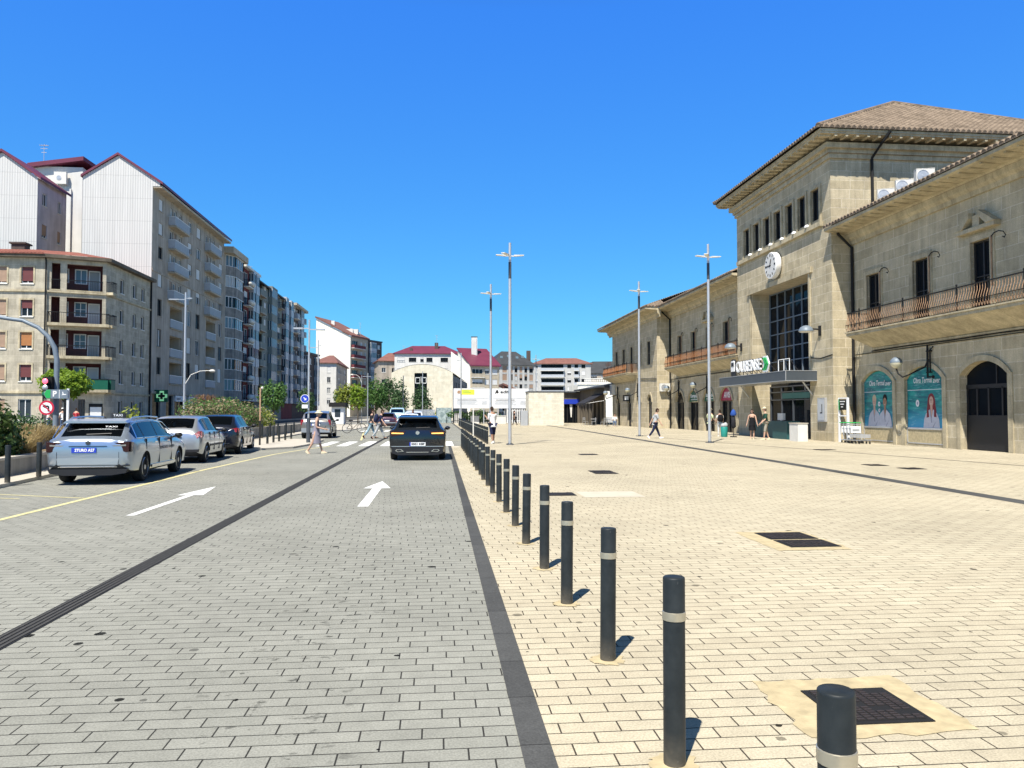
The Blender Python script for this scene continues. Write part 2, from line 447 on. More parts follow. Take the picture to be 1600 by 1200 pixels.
M['iron'] = simple('black_iron', (.02, .02, .02), .7, .1, var=.1, spec=.2)
M['rail'] = simple('white_rail', (.44, .46, .48), .5, var=.08)
M['binteal'] = simple('bin_turquoise', (.02, .24, .20), .5, var=.1)
M['canopy'] = simple('canopy_sheet', (.085, .10, .115), .45, .3, var=.08)
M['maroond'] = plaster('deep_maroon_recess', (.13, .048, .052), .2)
M['far_white'] = plaster('far_white_render', (.50, .49, .46), .1)
M['teal'] = simple('teal_panel', (.02, .085, .09), .5, var=.1)
M['avis'] = simple('magenta_red_board', (.36, .012, .06), .45, var=.05)
M['green'] = simple('dark_green_board', (.008, .10, .055), .45, var=.05)
M['signgreen'] = simple('bright_green', (.02, .34, .08), .45, var=.03)
M['signred'] = simple('sign_red', (.52, .02, .05), .4, var=.04)
M['signblue'] = simple('sign_blue', (.02, .05, .42), .4, var=.04)
M['signyel'] = simple('sign_yellow', (.78, .74, .06), .5, var=.04)
M['skin'] = simple('skin', (.50, .31, .22), .55, var=.08)
M['skin2'] = simple('tanned_skin', (.36, .20, .13), .55, var=.08)
M['tyre'] = simple('tyre_rubber', (.018, .018, .018), .85, var=.2)
M['rim'] = simple('alloy_rim', (.50, .51, .53), .3, .8, var=.05)
M['plastic'] = simple('black_plastic', (.016, .016, .018), .5, var=.1)
M['lampred'] = simple('tail_lamp_red', (.28, .008, .02), .15, var=.1, spec=.7)
M['lampdark'] = simple('smoked_tail_lamp', (.022, .002, .004), .12, var=.2, spec=.7)
M['chrome'] = simple('chrome', (.75, .75, .75), .12, 1.0, var=0)
M['carglass'] = simple('tinted_car_glass', (.006, .010, .020), .04, var=0, spec=.42)
M['bark'] = simple('bark', (.13, .10, .075), .9, var=.3, vs=8., bump=.4, bs=20.)
M['planter'] = plaster('planter_wall', (.40, .38, .33), .3, 1.2)
M['soil'] = simple('dry_soil', (.19, .14, .085), .95, var=.3, vs=4.)
# ---------------------------------------------------------------- the ground and what is laid in it
def sheet(name, polys, z, m):
    mb = MB()
    for p in polys: mb.flat([(x, y) for x, y in p], (0, 0, z), (1, 0, 0), (0, 1, 0))
    return struct(mb.build(name, M[m]))
def rect(x0, x1, y0, y1): return [(x0, y0), (x1, y0), (x1, y1), (x0, y1)]
def strip_poly(pts, w):
    L, Rr = [], []
    for i, p in enumerate(pts):
        a, b = Vector(pts[max(i - 1, 0)]), Vector(pts[min(i + 1, len(pts) - 1)])
        t = (b - a).normalized(); n = Vector((-t.y, t.x)) * (w / 2)
        L.append((p[0] + n.x, p[1] + n.y)); Rr.append((p[0] - n.x, p[1] - n.y))
    return [[Rr[i], Rr[i + 1], L[i + 1], L[i]] for i in range(len(pts) - 1)]
sheet('ground', [rect(-2500, 2500, -600, 4500)], -.03, 'ground')
sheet('road', [rect(-10.2, .5, -12, 36), rect(-10.2, 2.15, 36, 118)], 0, 'road')
sheet('plaza', [rect(.5, 40, -12, 36), rect(2.15, 40, 36, 112)], 0, 'plaza')
sheet('far_street', [rect(-28, -16, -30, 230), rect(-16, 14, 118, 134)], -.02, 'asphalt')
sheet('kerb_strip', [[(.355, -10), (.505, -10), (.655, 36), (.51, 36)]] + strip_poly([(.58, 36.1), (2.15, 36.1)], .17) + strip_poly([(2.1, 36), (2.1, 110)], .2), .004, 'kerbstrip')
mb = MB()
mb.prism([(-9.0, 8), (-9.05, 17), (-9.4, 20), (-9.4, 31), (-7.6, 32.4), (-6.2, 34.2), (-6.0, 36.6), (-6.1, 42.5), (-7.2, 43.6), (-9.3, 44.6), (-9.5, 62), (-7.2, 66), (-6.8, 92), (-16, 92), (-16, -8), (-9.0, -8)],
         (0, 0, -.02), (1, 0, 0), (0, 1, 0), (0, 0, .10))
struct(mb.build('sidewalk', M['walk'], recalc=True))
mb = MB(); mb.box(-29.6, -27.6, -30, 200, -.02, .12); struct(mb.build('sidewalk', M['walk']))
# painted markings
sheet('crosswalk_marking', [rect(x - .24, x + .24, 36.2, 41.6) for x in (-5.35, -4.4, -3.4, -2.4, -1.4, -.4, .55)], .004, 'white_line')
sheet('crosswalk_marking', [rect(-5.9 + i * .9 - .2, -5.9 + i * .9 + .2, 62, 66) for i in range(7)], .004, 'white_line')
def arrow(x, y0, y1, sw, hw, hl, dx=0):
    return [[(x - sw, y0), (x + sw, y0), (x + sw, y1 - hl), (x - sw, y1 - hl)], [(x - hw, y1 - hl), (x + hw, y1 - hl), (x, y1)]]
sheet('arrow_marking', arrow(-1.24, 13.2, 17.9, .09, .28, 1.6), .004, 'white_line')
sheet('arrow_marking', arrow(-4.69, 12.4, 17.0, .062, .24, 1.7), .004, 'white_line')
sheet('parking_line', strip_poly([(-6.42, 5), (-6.42, 12), (-6.35, 22), (-6.05, 29.5), (-5.55, 33.4), (-4.9, 36.1)], .11) + strip_poly([(-9, 16.05), (-6.47, 14.95)], .06)
      + strip_poly([(-9, 15.5), (-7.6, 14.95)], .05) + strip_poly([(-4.2, 43.5), (-5.6, 60)], .1) + strip_poly([(.4, 42.6), (2.0, 42.6)], .12), .004, 'yellow_line')
# drains
mb = MB()
for k in range(4):
    mb.flat(rect(-.082 + k * .044, -.082 + k * .044 + .026, 0, 66), (0, 0, .006), (1, 0, 0), (0, 1, 0), 1)
mb.flat(rect(-.098, .098, 0, 66), (0, 0, .003), (1, 0, 0), (0, 1, 0), 0)
o = mb.build('slot_drain', [M['iron'], M['drain']]); move(o, (-2.98, -6, 0), R(.12)); struct(o)
sheet('plaza_drain', strip_poly([(10.0, 4), (10.3, 12.7), (10.85, 24.5), (12.2, 66), (12.7, 96)], .40), .004, 'kerbstrip')
sheet('plaza_drain', strip_poly([(19.4, 8), (17.2, 21.15), (14.5, 38.2), (13.6, 46)], .11) + strip_poly([(3.4, 36.9), (5.2, 39.5), (17, 39.9)], .09) + strip_poly([(3.3, 48), (12, 48.4)], .07), .005, 'kerbstrip')
sheet('paving_patch', [rect(2.75, 3.9, 14.2, 15.2), rect(.62, 1.0, 34.6, 35.9)], .003, 'pale')

# manhole covers set in cement
def cover(x0, x1, y0, y1, label, patch=None):
    t = thing('manhole_cover', label, 'manhole cover', ((x0 + x1) / 2, (y0 + y1) / 2, 0), group='iron manhole covers in the plaza')
    mb = MB(); mb.box(x0, x1, y0, y1, .003, .012, 0)
    nx, ny = int((x1 - x0) / .052), int((y1 - y0) / .03)
    for i in range(nx):
        for j in range(ny):
            if (i // 2 + j // 2) % 5 == 4: continue
            cx, cy = x0 + (i + .5) * (x1 - x0) / nx, y0 + (j + .5) * (y1 - y0) / ny
            mb.box(cx - .02, cx + .02, cy - .009, cy + .009, .012, .017, 1)
    mb.build('lid', [M['iron'], M['cover']], t)
    fr = MB()
    for a in ((x0 - .03, x1 + .03, y0 - .03, y0), (x0 - .03, x1 + .03, y1, y1 + .03), (x0 - .03, x0, y0, y1), (x1, x1 + .03, y0, y1)): fr.box(*a, .002, .010)
    fr.build('frame', M['iron'], t)
    if patch:
        pb = MB(); n = 40; rr = random.Random(int(x0 * 100)); px0, px1, py0, py1 = patch; pts = []
        for k in range(n):
            s = k / n * 4; e = int(s); f = s - e
            p = [(px0 + (px1 - px0) * f, py0), (px1, py0 + (py1 - py0) * f), (px1 - (px1 - px0) * f, py1), (px0, py1 - (py1 - py0) * f)][e]
            pts.append((p[0] + rr.uniform(-.025, .025), p[1] + rr.uniform(-.025, .025)))
        pb.flat(pts, (0, 0, .0035), (1, 0, 0), (0, 1, 0)); pb.build('cement_surround', M['mortar'], t)
cover(2.10, 2.53, 3.82, 4.24, 'square rusty manhole cover in a wide cement patch behind the nearest bollard', (1.84, 2.73, 3.66, 4.46))
cover(4.18, 4.74, 9.33, 9.78, 'farther of two square iron covers sharing one cement patch in mid plaza', (3.92, 4.82, 8.56, 9.93))
cover(4.18, 4.74, 8.77, 9.20, 'nearer of two square iron covers sharing one cement patch in mid plaza')
cover(4.08, 4.62, 20.12, 20.5, 'farther of the two small covers beyond the pale paving patch')
cover(4.08, 4.62, 19.5, 19.9, 'nearer of the two small covers beyond the pale paving patch')
cover(2.05, 2.62, 14.55, 15.0, 'iron cover beside the pale paving patch and the bollard row')
cover(12.75, 13.25, 21.6, 22.1, 'farther of two iron covers beyond the dark drain, before the posters')
cover(13.0, 13.5, 20.2, 20.7, 'nearer of two iron covers beyond the dark drain, before the posters')
cover(5.3, 5.9, 28.0, 28.6, 'small iron cover far out in the empty plaza before the lamps')
cover(15.8, 16.5, 30.6, 31.1, 'iron cover in front of the teal poster with the woman')
# ---------------------------------------------------------------- facade helpers
def frame(ang):
    return Vector((math.cos(ang), math.sin(ang), 0)), Vector((math.sin(ang), -math.cos(ang), 0))
def facade(mb, O, ang, L, H, holes=(), reveal=.25, m=0, mr=None, zb=0.0):
    """wall from O along ang (left to right seen from outside) with real openings (u0, v0, u1, v1, arch_rise)"""
    ux, n = frame(ang); O = Vector(O); mr = m if mr is None else mr
    P = lambda u, v, d=0.: O + ux * u + Vector((0, 0, v)) - n * d
    hs = [tuple(h[:4]) + (h[4] if len(h) > 4 else 0, h[5] if len(h) > 5 else reveal) for h in holes]
    us = sorted({0, L} | {h[0] for h in hs} | {h[2] for h in hs}); vs = sorted({zb, H} | {h[1] for h in hs} | {h[3] for h in hs})
    us = [u for u in us if 0 <= u <= L]; vs = [v for v in vs if zb <= v <= H]
    for i in range(len(us) - 1):
        j = 0
        while j < len(vs) - 1:
            cu = (us[i] + us[i + 1]) / 2
            inh = lambda q: any(h[0] < cu < h[2] and h[1] < (vs[q] + vs[q + 1]) / 2 < h[3] for h in hs)
            if inh(j): j += 1; continue
            k = j
            while k + 1 < len(vs) - 1 and not inh(k + 1): k += 1
            mb.quad(P(us[i], vs[j]), P(us[i + 1], vs[j]), P(us[i + 1], vs[k + 1]), P(us[i], vs[k + 1]), m)
            j = k + 1
    for u0, v0, u1, v1, r, d in hs:
        if r > 0:
            cv = arch(u0, u1, v1 - r, r)
            for a, b in zip(cv[:-1], cv[1:]):
                mb.quad(P(*a), P(*b), P(b[0], v1), P(a[0], v1), m)
                mb.quad(P(*a), P(*b), P(*b, d), P(*a, d), mr)
            top = v1 - r
        else:
            top = v1; mb.quad(P(u0, v1), P(u1, v1), P(u1, v1, d), P(u0, v1, d), mr)
        mb.quad(P(u0, v0), P(u0, top), P(u0, top, d), P(u0, v0, d), mr)
        mb.quad(P(u1, v0), P(u1, top), P(u1, top, d), P(u1, v0, d), mr)
        if v0 > zb: mb.quad(P(u0, v0), P(u1, v0), P(u1, v0, d), P(u0, v0, d), mr)
def arch(u0, u1, v, r, n=12):
    w = (u1 - u0) / 2; c = (u0 + u1) / 2
    if r >= w: return [(c - w * math.cos(math.pi * k / n), v + r * math.sin(math.pi * k / n)) for k in range(n + 1)]
    rad = (w * w + r * r) / (2 * r); a = math.asin(w / rad); cy = v + r - rad
    return [(c + rad * math.sin(-a + 2 * a * k / n), cy + rad * math.cos(-a + 2 * a * k / n)) for k in range(n + 1)]
def at(O, ang, u, v, d=0.):
    ux, n = frame(ang); p = Vector(O) + ux * u - n * d
    return (p.x, p.y, p.z + v)
WC = {}
def win_mesh(w, h, cols=2, rows=1, fr='wframe', gl='glass', shut=None, drop=0., depth=.12, t=.06, sill=True, smat='offwhite', bar=.045):
    """window in local axes: x right, y inward, z up, origin at the opening's lower left on the wall face"""
    key = (round(w, 2), round(h, 2), cols, rows, fr, gl, shut, drop, depth, t, sill, smat)
    if key in WC: return WC[key]
    mb = MB(); y = depth
    mb.box(t * .5, w - t * .5, y + .03, y + .05, t * .5, h - t * .5, 1)
    for a in ((0, t, 0, h), (w - t, w, 0, h)): mb.box(a[0], a[1], y - .03, y + .06, a[2], a[3], 0)
    for a in ((0, t), (h - t, h)): mb.box(t, w - t, y - .03, y + .06, a[0], a[1], 0)
    for c in range(1, cols): mb.box(w * c / cols - bar / 2 - .01, w * c / cols + bar / 2 + .01, y - .02, y + .055, t, h - t, 0)
    for r_ in range(1, rows): mb.box(t, w - t, y - .015, y + .05, h * r_ / rows - bar / 2, h * r_ / rows + bar / 2, 0)
    if shut and drop > 0: mb.box(t * .6, w - t * .6, y - .06, y - .025, h - drop * h, h - .01, 2)
    if sill: mb.box(-.08, w + .08, -.07, y, -.09, -.005, 3)
    WC[key] = mb.mesh('window', [M[fr], M[gl], M[shut or 'shut_w'], M[smat]])
    return WC[key]
def put(me, name, parent, O, ang, u, v, d=0.):
    return link(name, me, parent, at(O, ang, u, v, d), ang)
def tile_roof(mb, E0, E1, up, run, lim, m=0, pitch=.30, r=.11, both=True):
    """rows of round tiles: eave E0->E1, slope direction 'up' (3D unit-ish per metre of run); lim(s) = run length at s metres along the eave"""
    E0, E1, up = Vector(E0), Vector(E1), Vector(up); e = (E1 - E0); L = e.length; e = e / L
    nrm = e.cross(up).normalized()
    if nrm.z < 0: nrm = -nrm
    n = int(L / pitch); pv = None
    for i in range(n):
        for k in range(5):
            s = (i + k / 4) * L / n; a = math.pi * k / 4
            h = r * math.sin(a) * (1 if k not in (0, 4) else 0)
            l = lim(s)
            cur = (E0 + e * s + nrm * h, E0 + e * s + up * l + nrm * h, E0 + e * s - Vector((0, 0, .05)))
            if pv is not None and k > 0:
                mb.quad(pv[0], cur[0], cur[1], pv[1], m); mb.quad(pv[2], cur[2], cur[0], pv[0], m)
            pv = cur
# ---------------------------------------------------------------- the railway station
A_ = R(-90)                                   # facades that look at the street (towards -X)
ST = thing('station_building', 'long tan granite railway station with tiled roofs, clock tower block and balconies', 'station', (22, 50, 0))
XW, XT, XP = 22.0, 20.9, 20.7
TY0, TY1 = 38.9, 51.8
# right wing
wb = MB(); WO = (XW, TY0, 0); WL = 30.9
ARC = [36.68, 33.0, 29.12, 25.3, 21.5, 17.7, 13.9]; WINY = [36.85, 33.0, 29.1, 25.2, 21.4, 17.6, 13.8]
holes = []
for i, y in enumerate(ARC):
    u = TY0 - y; holes.append((u - 1.36, 0.0 if i >= 2 else .06, u + 1.36, 3.66, .55))
for y in WINY:
    u = TY0 - y; holes.append((u - .56, 5.66, u + .56, 8.58, 0, .2))
facade(wb, WO, A_, WL, 11.35, holes, .34)
wb.quad((22, 8, 0), (34, 8, 0), (34, 8, 11.35), (22, 8, 11.35)); wb.quad((34, 8, 0), (34, 38.9, 0), (34, 38.9, 11.35), (34, 8, 11.35))
# left wing
LO = (XW, 71.0, 0); LL = 71.0 - TY1
LARC = [68.3, 64.55, 60.75, 57.0, 53.3]; LWIN = [68.15, 64.4, 60.65, 56.85, 53.2]
holes = []
for y in LARC: u = 71 - y; holes.append((u - 1.3, 0.0, u + 1.3, 3.45, 1.0))
for y in LWIN: u = 71 - y; holes.append((u - .55, 5.66, u + .55, 8.5, 0, .2))
facade(wb, LO, A_, LL, 11.35, holes, .34)
# pavilion at the far end
PO = (XP, 89.6, 0); PWIN = [87.3, 83.9, 80.5, 77.1, 73.7]; PDO = [86.6, 81.6, 77.6, 73.6]
holes = [(89.6 - y - .55, 5.66 if y > 77.5 else 6.2, 89.6 - y + .55, 8.5, 0, .12) for y in PWIN] + [(89.6 - y - .75, 0.0, 89.6 - y + .75, 3.3, .75, .16) for y in PDO]
facade(wb, PO, A_, 18.6, 11.35, holes, .34)
facade(wb, (XP, 71.0, 0), 0, 1.3, 11.35)
wb.quad((XP, 89.6, 0), (34, 89.6, 0), (34, 89.6, 11.35), (XP, 89.6, 11.35)); wb.quad((34, 51.8, 0), (34, 89.6, 0), (34, 89.6, 11.35), (34, 51.8, 11.35))
# tower block
TO = (XT, TY1, 0); TL = TY1 - TY0
TW = [50.0, 48.42, 46.84, 45.26, 43.68, 42.1, 40.52]
holes = [(TY1 - y - .47, 12.2, TY1 - y + .47, 13.95, 0, .16) for y in TW] + [(TY1 - 49.5, 0.0, TY1 - 41.45, 9.4, 0)]
facade(wb, TO, A_, TL, 16.0, holes, 1.45)
facade(wb, (XT, TY0, 0), 0, 15.3, 16.0)
wb.quad((XT, TY1, 0), (36.2, TY1, 0), (36.2, TY1, 16), (XT, TY1, 16)); wb.quad((36.2, TY0, 0), (36.2, TY1, 0), (36.2, TY1, 16), (36.2, TY0, 16))
wb.build('wall', M['stone'], ST)
# mouldings: surrounds, string courses, cornices, window bands
tr = MB()
def surround(mb, x, y, w, z0, z1, sw=.26, pr=.06):
    mb.box(x - pr, x + .02, y - w - sw, y - w, z0, z1 + sw); mb.box(x - pr, x + .02, y + w, y + w + sw, z0, z1 + sw); mb.box(x - pr, x + .02, y - w, y + w, z1, z1 + sw)
def archband(mb, x, y, w, spring, rise, sw=.24, pr=.07):
    a = arch(-w, w, spring, rise); b = arch(-w - sw, w + sw, spring, rise + sw)
    for i in range(len(a) - 1):
        q = [a[i], a[i + 1], b[i + 1], b[i]]
        mb.prism(q, (x + .02, y, 0), (0, -1, 0), (0, 0, 1), (-pr - .02, 0, 0))
for y in WINY: surround(tr, XW, y, .56, 5.66, 8.58)
for y in LWIN: surround(tr, XW, y, .55, 5.66, 8.5)
for y in PWIN: surround(tr, XP, y, .55, 6.2, 8.5, .2)
for y in ARC: archband(tr, XW, y, 1.36, 3.11, .55)
for y in LARC: archband(tr, XW, y, 1.3, 2.45, 1.0, .22)
for y in PDO: archband(tr, XP, y, .75, 2.55, .75, .2)
for i, y in enumerate(ARC):                         # pilaster edges beside each arch
    for s in (-1, 1): tr.box(XW - .05, XW + .02, y + s * 1.49 - .13, y + s * 1.49 + .13, 0, 3.11)
def corn(mb, x, y0, y1, z, out=1.0, north=True):
    """eave cornice of a facade looking to -X"""
    pr = [(0.02, z - .75), (-.10, z - .75), (-.14, z - .55), (-.30, z - .42), (-.34, z - .20), (-.42, z - .12), (-out + .12, z - .06), (-out, z - .02), (-out, z + .12), (.02, z + .12)]
    mb.prism([(p[0], p[1]) for p in pr], (x, y0, 0), (1, 0, 0), (0, 0, 1), (0, y1 - y0, 0))
    n = int((y1 - y0) / .62)
    for k in range(n):
        yy = y0 + (k + .5) * (y1 - y0) / n; mb.box(x - out + .16, x - .34, yy - .05, yy + .05, z - .12, z - .055)
corn(tr, XW, 8.0, TY0, 11.2, 1.5); corn(tr, XW, TY1, 71.0, 11.2, 1.5); corn(tr, XP, 69.7, 90.9, 11.2, 1.5)
tr.box(XP + .02, XW + .3, 69.72, 70.98, 11.1, 11.3)
tr.box(XP + .02, 34, 89.62, 90.8, 11.1, 11.3)
# tower cornice on three visible sides
for z0, z1, o in ((15.15, 15.4, .12), (15.4, 15.62, .22), (15.62, 15.9, .42), (16.22, 16.36, 1.1)):
    tr.box(XT - o, XT + .02, TY0 - o, TY1 + o, z0, z1); tr.box(XT + .02, 36.2 + o, TY0 - o, TY0 + .02, z0, z1); tr.box(XT + .02, 36.2 + o, TY1 - .02, TY1 + o, z0, z1)
tr.box(XT - 1.05, 37.2, TY0 - 1.05, TY1 + 1.05, 16.12, 16.22)
for k in range(24):
    yy = TY0 - .8 + k * (TL + 1.6) / 23; tr.box(XT - 1.02, XT - .40, yy - .07, yy + .07, 16.02, 16.12)
for k in range(27):
    xx = XT - .2 + k * .6; tr.box(xx - .07, xx + .07, TY0 - 1.02, TY0 - .40, 16.0, 16.12)
tr.box(XT - .2, XT + .02, TY0 + .85, TY1 - .35, 11.72, 11.98)     # sill band under the seven windows
for y in TW: surround(tr, XT, y, .47, 11.98, 13.95, .17, .09)
tr.box(XT - .13, XT + .02, 41.0, 49.9, 9.4, 9.72)                # lintel over the tall opening
for y in (41.45 - .1, 49.5 + .1): tr.box(XT - .06, XT + .02, y - .1, y + .1, 3.9, 9.4)
# broken pediments over the middle window of each wing
for y in (29.1, 60.65):
    tr.box(XW - .28, XW + .02, y - 1.15, y + 1.15, 8.95, 9.12)
    for s in (-1, 1):
        tr.prism([(s * 1.2, 9.12), (s * .28, 9.75), (s * .28, 9.52), (s * .7, 9.12)], (XW + .02, y, 0), (0, 1, 0), (0, 0, 1), (-.34, 0, 0))
    tr.box(XW - .2, XW + .02, y - .2, y + .2, 9.13, 9.6)
tr.build('moulding', M['stone_plain'], ST)
# tiled roofs
rb = MB()
for x, y0, y1 in ((XW - 1.56, 8.0, TY0), (XW - 1.56, TY1, 71.0)):
    tile_roof(rb, (x, y0, 11.38), (x, y1, 11.38), (1, 0, .4), 6, lambda s: 7.45)
tile_roof(rb, (XP - 1.55, 90.95, 11.38), (XP - 1.55, 69.65, 11.38), (1, 0, .4), 6, lambda s: min(7.45, s + .05, max(21.35 - s, .05)))
tile_roof(rb, (XP - 1.55, 69.65, 11.38), (XW - .6, 69.65, 11.38), (0, 1, .4), 6, lambda s: max(s, .05))
for x0, y0, y1 in ((27.9, 8, TY0), (27.9, TY1, 90)):
    rb.quad((x0 - .02, y0, 14.35), (x0 - .02, y1, 14.35), (35, y1, 11.6), (35, y0, 11.6))
ex0, ex1, ey0, ey1, ez = XT - 1.28, 37.5, TY0 - 1.2, TY1 + 1.1, 16.42
ax, ay, az = 28.57, (ey0 + ey1) / 2, 21.0
sy, sx = (az - ez) / (ay - ey0), (az - ez) / (ax - ex0)
def tri(L, a): return lambda s: max(.03, (s / a if s < a else (L - s) / (L - a)))
Lx = ex1 - ex0; f1 = tri(Lx, ax - ex0)
tile_roof(rb, (ex0, ey0, ez), (ex1, ey0, ez), (0, 1, sy), 7, lambda s: f1(s) * (ay - ey0))
tile_roof(rb, (ex1, ey1, ez), (ex0, ey1, ez), (0, -1, sy), 7, lambda s: tri(Lx, ex1 - ax)(s) * (ay - ey0))
Ly = ey1 - ey0; f2 = tri(Ly, Ly / 2)
tile_roof(rb, (ex0, ey0, ez), (ex0, ey1, ez), (1, 0, sx), 7, lambda s: f2(s) * (ax - ex0))
tile_roof(rb, (ex1, ey0, ez), (ex1, ey1, ez), (-1, 0, (az - ez) / (ex1 - ax)), 7, lambda s: f2(s) * (ex1 - ax))
for c in ((ex0, ey0), (ex1, ey0), (ex0, ey1), (ex1, ey1)): rb.tube([(c[0], c[1], ez + .05), (ax, ay, az + .06)], .13, 8)
rb.build('roof', M['stile'], ST)
# balconies: slab, sloping soffit, bellied iron bars
def bar_rail(mb, x, y0, y1, z0, z1, sp=.15, belly=.12):
    n = int((y1 - y0) / sp)
    for k in range(n + 1):
        y = y0 + k * (y1 - y0) / n
        P = [(x, z0), (x - belly * .5, z0 + .06), (x - belly, z0 + .2), (x - belly * .8, z0 + .42), (x - .01, z0 + .7), (x, z1)]
        for a, b in zip(P[:-1], P[1:]): mb.obox((a[0] - .009, y - .009, a[1]), (.018, 0, 0), (0, .018, 0), (b[0] - a[0], 0, b[1] - a[1]), 0)
        if k % 12 == 0: mb.box(x - .025, x + .025, y - .025, y + .025, z0, z1 + .06, 1); mb.ball((x, y, z1 + .1), .045, 8, 6, 1)
        if k < n:
            for q in range(1):                  # scrolls at the foot
                yy = y + sp * (q + .5) / 2; mb.box(x - belly - .018, x - belly - .006, yy - .022, yy + .022, z0 + .05 + .1 * q, z0 + .16 + .1 * q, 0)
    for z, h in ((z1, .045), (z0 + .02, .03), (z0 + .34, .02)): mb.box(x - .03 - (belly if z0 + .1 < z < z1 - .2 else 0), x + .03 - (belly if z0 + .1 < z < z1 - .2 else 0), y0, y1, z - h / 2, z + h / 2, 1)
def balcony(y0, y1, x, out=1.2):
    sb = MB(); sb.box(x - out, x + .02, y0, y1, 5.42, 5.64); sb.box(x - out - .06, x + .02, y0 - .06, y1 + .06, 5.56, 5.62)
    o = sb.build('balcony', M['stone_plain'], ST)
    cb = MB(); cb.add([(x, y0 + .5, 4.8), (x, y1 - .5, 4.8), (x - out + .05, y1 - .02, 5.42), (x - out + .05, y0 + .02, 5.42), (x, y0 + .02, 5.42), (x, y1 - .02, 5.42)],
                      [(0, 1, 2, 3), (0, 3, 4), (1, 5, 2)]); cb.box(x - .07, x + .01, y0 + .45, y1 - .45, 4.72, 4.80)
    cb.build('sloping_soffit', M['stone_plain'], o)
    rl = MB(); bar_rail(rl, x - out + .09, y0, y1, 5.64, 6.6)
    for y in (y0, y1):
        for k in range(9): rl.box(x - out + .1 + k * .125, x - out + .122 + k * .125, y - .012, y + .012, 5.64, 6.6, 0)
        rl.box(x - out + .06, x, y - .03, y + .03, 6.57, 6.62, 1)
    rl.build('railing', [M['rust' if y1 < 40 else 'rust_orange'], M['iron']], o)
balcony(11.0, 37.35, XW); balcony(52.0, 68.9, XW); balcony(78.3, 89.4, XP)
# french windows and their frames
wm = win_mesh(1.12, 2.92, 2, 2, 'bframe', 'darkglass', None, 0, .15, .07, False)
for y in WINY: put(wm, 'window', ST, WO, A_, TY0 - y - .56, 5.66)
wm = win_mesh(1.1, 2.84, 2, 2, 'bframe', 'darkglass', None, 0, .15, .07, False)
for y in LWIN: put(wm, 'window', ST, LO, A_, 71 - y - .55, 5.66)
for y in PWIN: put(win_mesh(1.1, 2.3 if y < 77.5 else 2.84, 2, 2, 'bframe', 'darkglass', None, 0, .08, .07, False), 'window', ST, PO, A_, 89.6 - y - .55, 6.2 if y < 77.5 else 5.66)
wm = win_mesh(.94, 1.75, 2, 1, 'bframe', 'darkglass', None, 0, .12, .07, False)
for y in TW: put(wm, 'window', ST, TO, A_, TY1 - y - .47, 12.2)
# the great glazed opening and the entrance below it
gb = MB(); gx = XT + 1.3
gb.box(gx + .03, gx + .06, 41.45, 49.5, 0, 9.4, 1)
for k in range(8): y = 41.5 + k * 7.95 / 7; gb.box(gx - .05, gx + .03, y - .035, y + .035, 3.9, 9.4, 0)
for k in range(7): z = 3.95 + k * .9; gb.box(gx - .04, gx + .03, 41.45, 49.5, z - .03, z + .03, 0)
gl = gb.build('great_window', [M['midgrey'], M['darkglass']], ST)
eb = MB()
for y in (41.5, 42.9, 44.6, 46.2, 47.8, 49.45): eb.box(gx - .07, gx + .03, y - .04, y + .04, 0, 3.2, 0)
for z in (2.35, 2.85, 3.2): eb.box(gx - .07, gx + .03, 41.45, 49.5, z - .035, z + .035, 0)
eb.box(gx - .09, gx - .07, 43.2, 47.6, 2.42, 2.78, 1)
eb.build('entrance_frame', [M['darkgrey'], M['teal']], ST)
db = MB(); db.box(gx - .1, gx - .06, 42.94, 44.56, .02, 2.3, 0); db.box(gx - .13, gx - .1, 43.3, 44.2, 1.0, 1.7, 1)
db.build('entrance_door', [M['plastic'], M['darkglass']], ST)
# canopy with letters
cb = MB(); cx0 = 19.1; cy0, cy1 = 40.65, 50.65
cb.box(cx0, XT, cy0, cy1, 3.32, 3.84, 0); cb.box(cx0 - .02, XT, cy0 - .02, cy1 + .02, 3.84, 3.87, 1); cb.box(cx0 - .02, XT, cy0 - .02, cy1 + .02, 3.29, 3.32, 1); cb.box(cx0 - .025, cx0 + .01, cy0 - .025, cy0 + .01, 3.29, 3.86, 1)
can = cb.build('canopy', [M['canopy'], M['galv']], ST)
sb = MB()
for y in (41.2, 50.0): sb.tube([(XT, y, 2.55), (XT - .55, y, 3.27)], .05, 8)
sb.build('canopy_bracket', M['galv'], can)
lb = MB(); ux, uz = Vector((0, -1, 0)), Vector((0, 0, 1)); lx = cx0 + .22
def letters(txt, y, z, size, m, width, d=.05, x=lx): text_into(lb, txt, size, (x, y, z), ux, uz, m, width, d, 0, .012)
letters('OURENSE', 46.3, 4.42, .95, 0, 3.8); letters('OURENSE', 46.3, 4.42, 1.09, 1, 3.98, .02, lx + .09)
lb.prism([(-.45, 0), (-.45, .95), (.1, .95), (.42, .47), (.1, 0)], (lx + .05, 43.8, 3.95), ux, uz, (.07, 0, 0), 0)
for q in (0, .26): lb.prism([(-.36 + q, .1), (-.22 + q, .1), (.1 + q, .47), (-.22 + q, .85), (-.36 + q, .85), (-.05 + q, .47)], (lx - .02, 43.8, 3.95), ux, uz, (.06, 0, 0), 2)
lb.prism([(-.4, 0), (-.4, .95), (-.25, 1.1), (.22, 1.1), (.38, .95), (.38, 0)], (lx + .05, 48.85, 3.92), ux, uz, (.07, 0, 0), 1)
lb.prism([(-.3, .3), (-.3, .9), (-.2, 1.0), (.18, 1.0), (.28, .9), (.28, .3)], (lx, 48.85, 3.92), ux, uz, (.05, 0, 0), 0); lb.box(lx - .02, lx, 48.65, 49.05, 4.55, 4.8, 1)
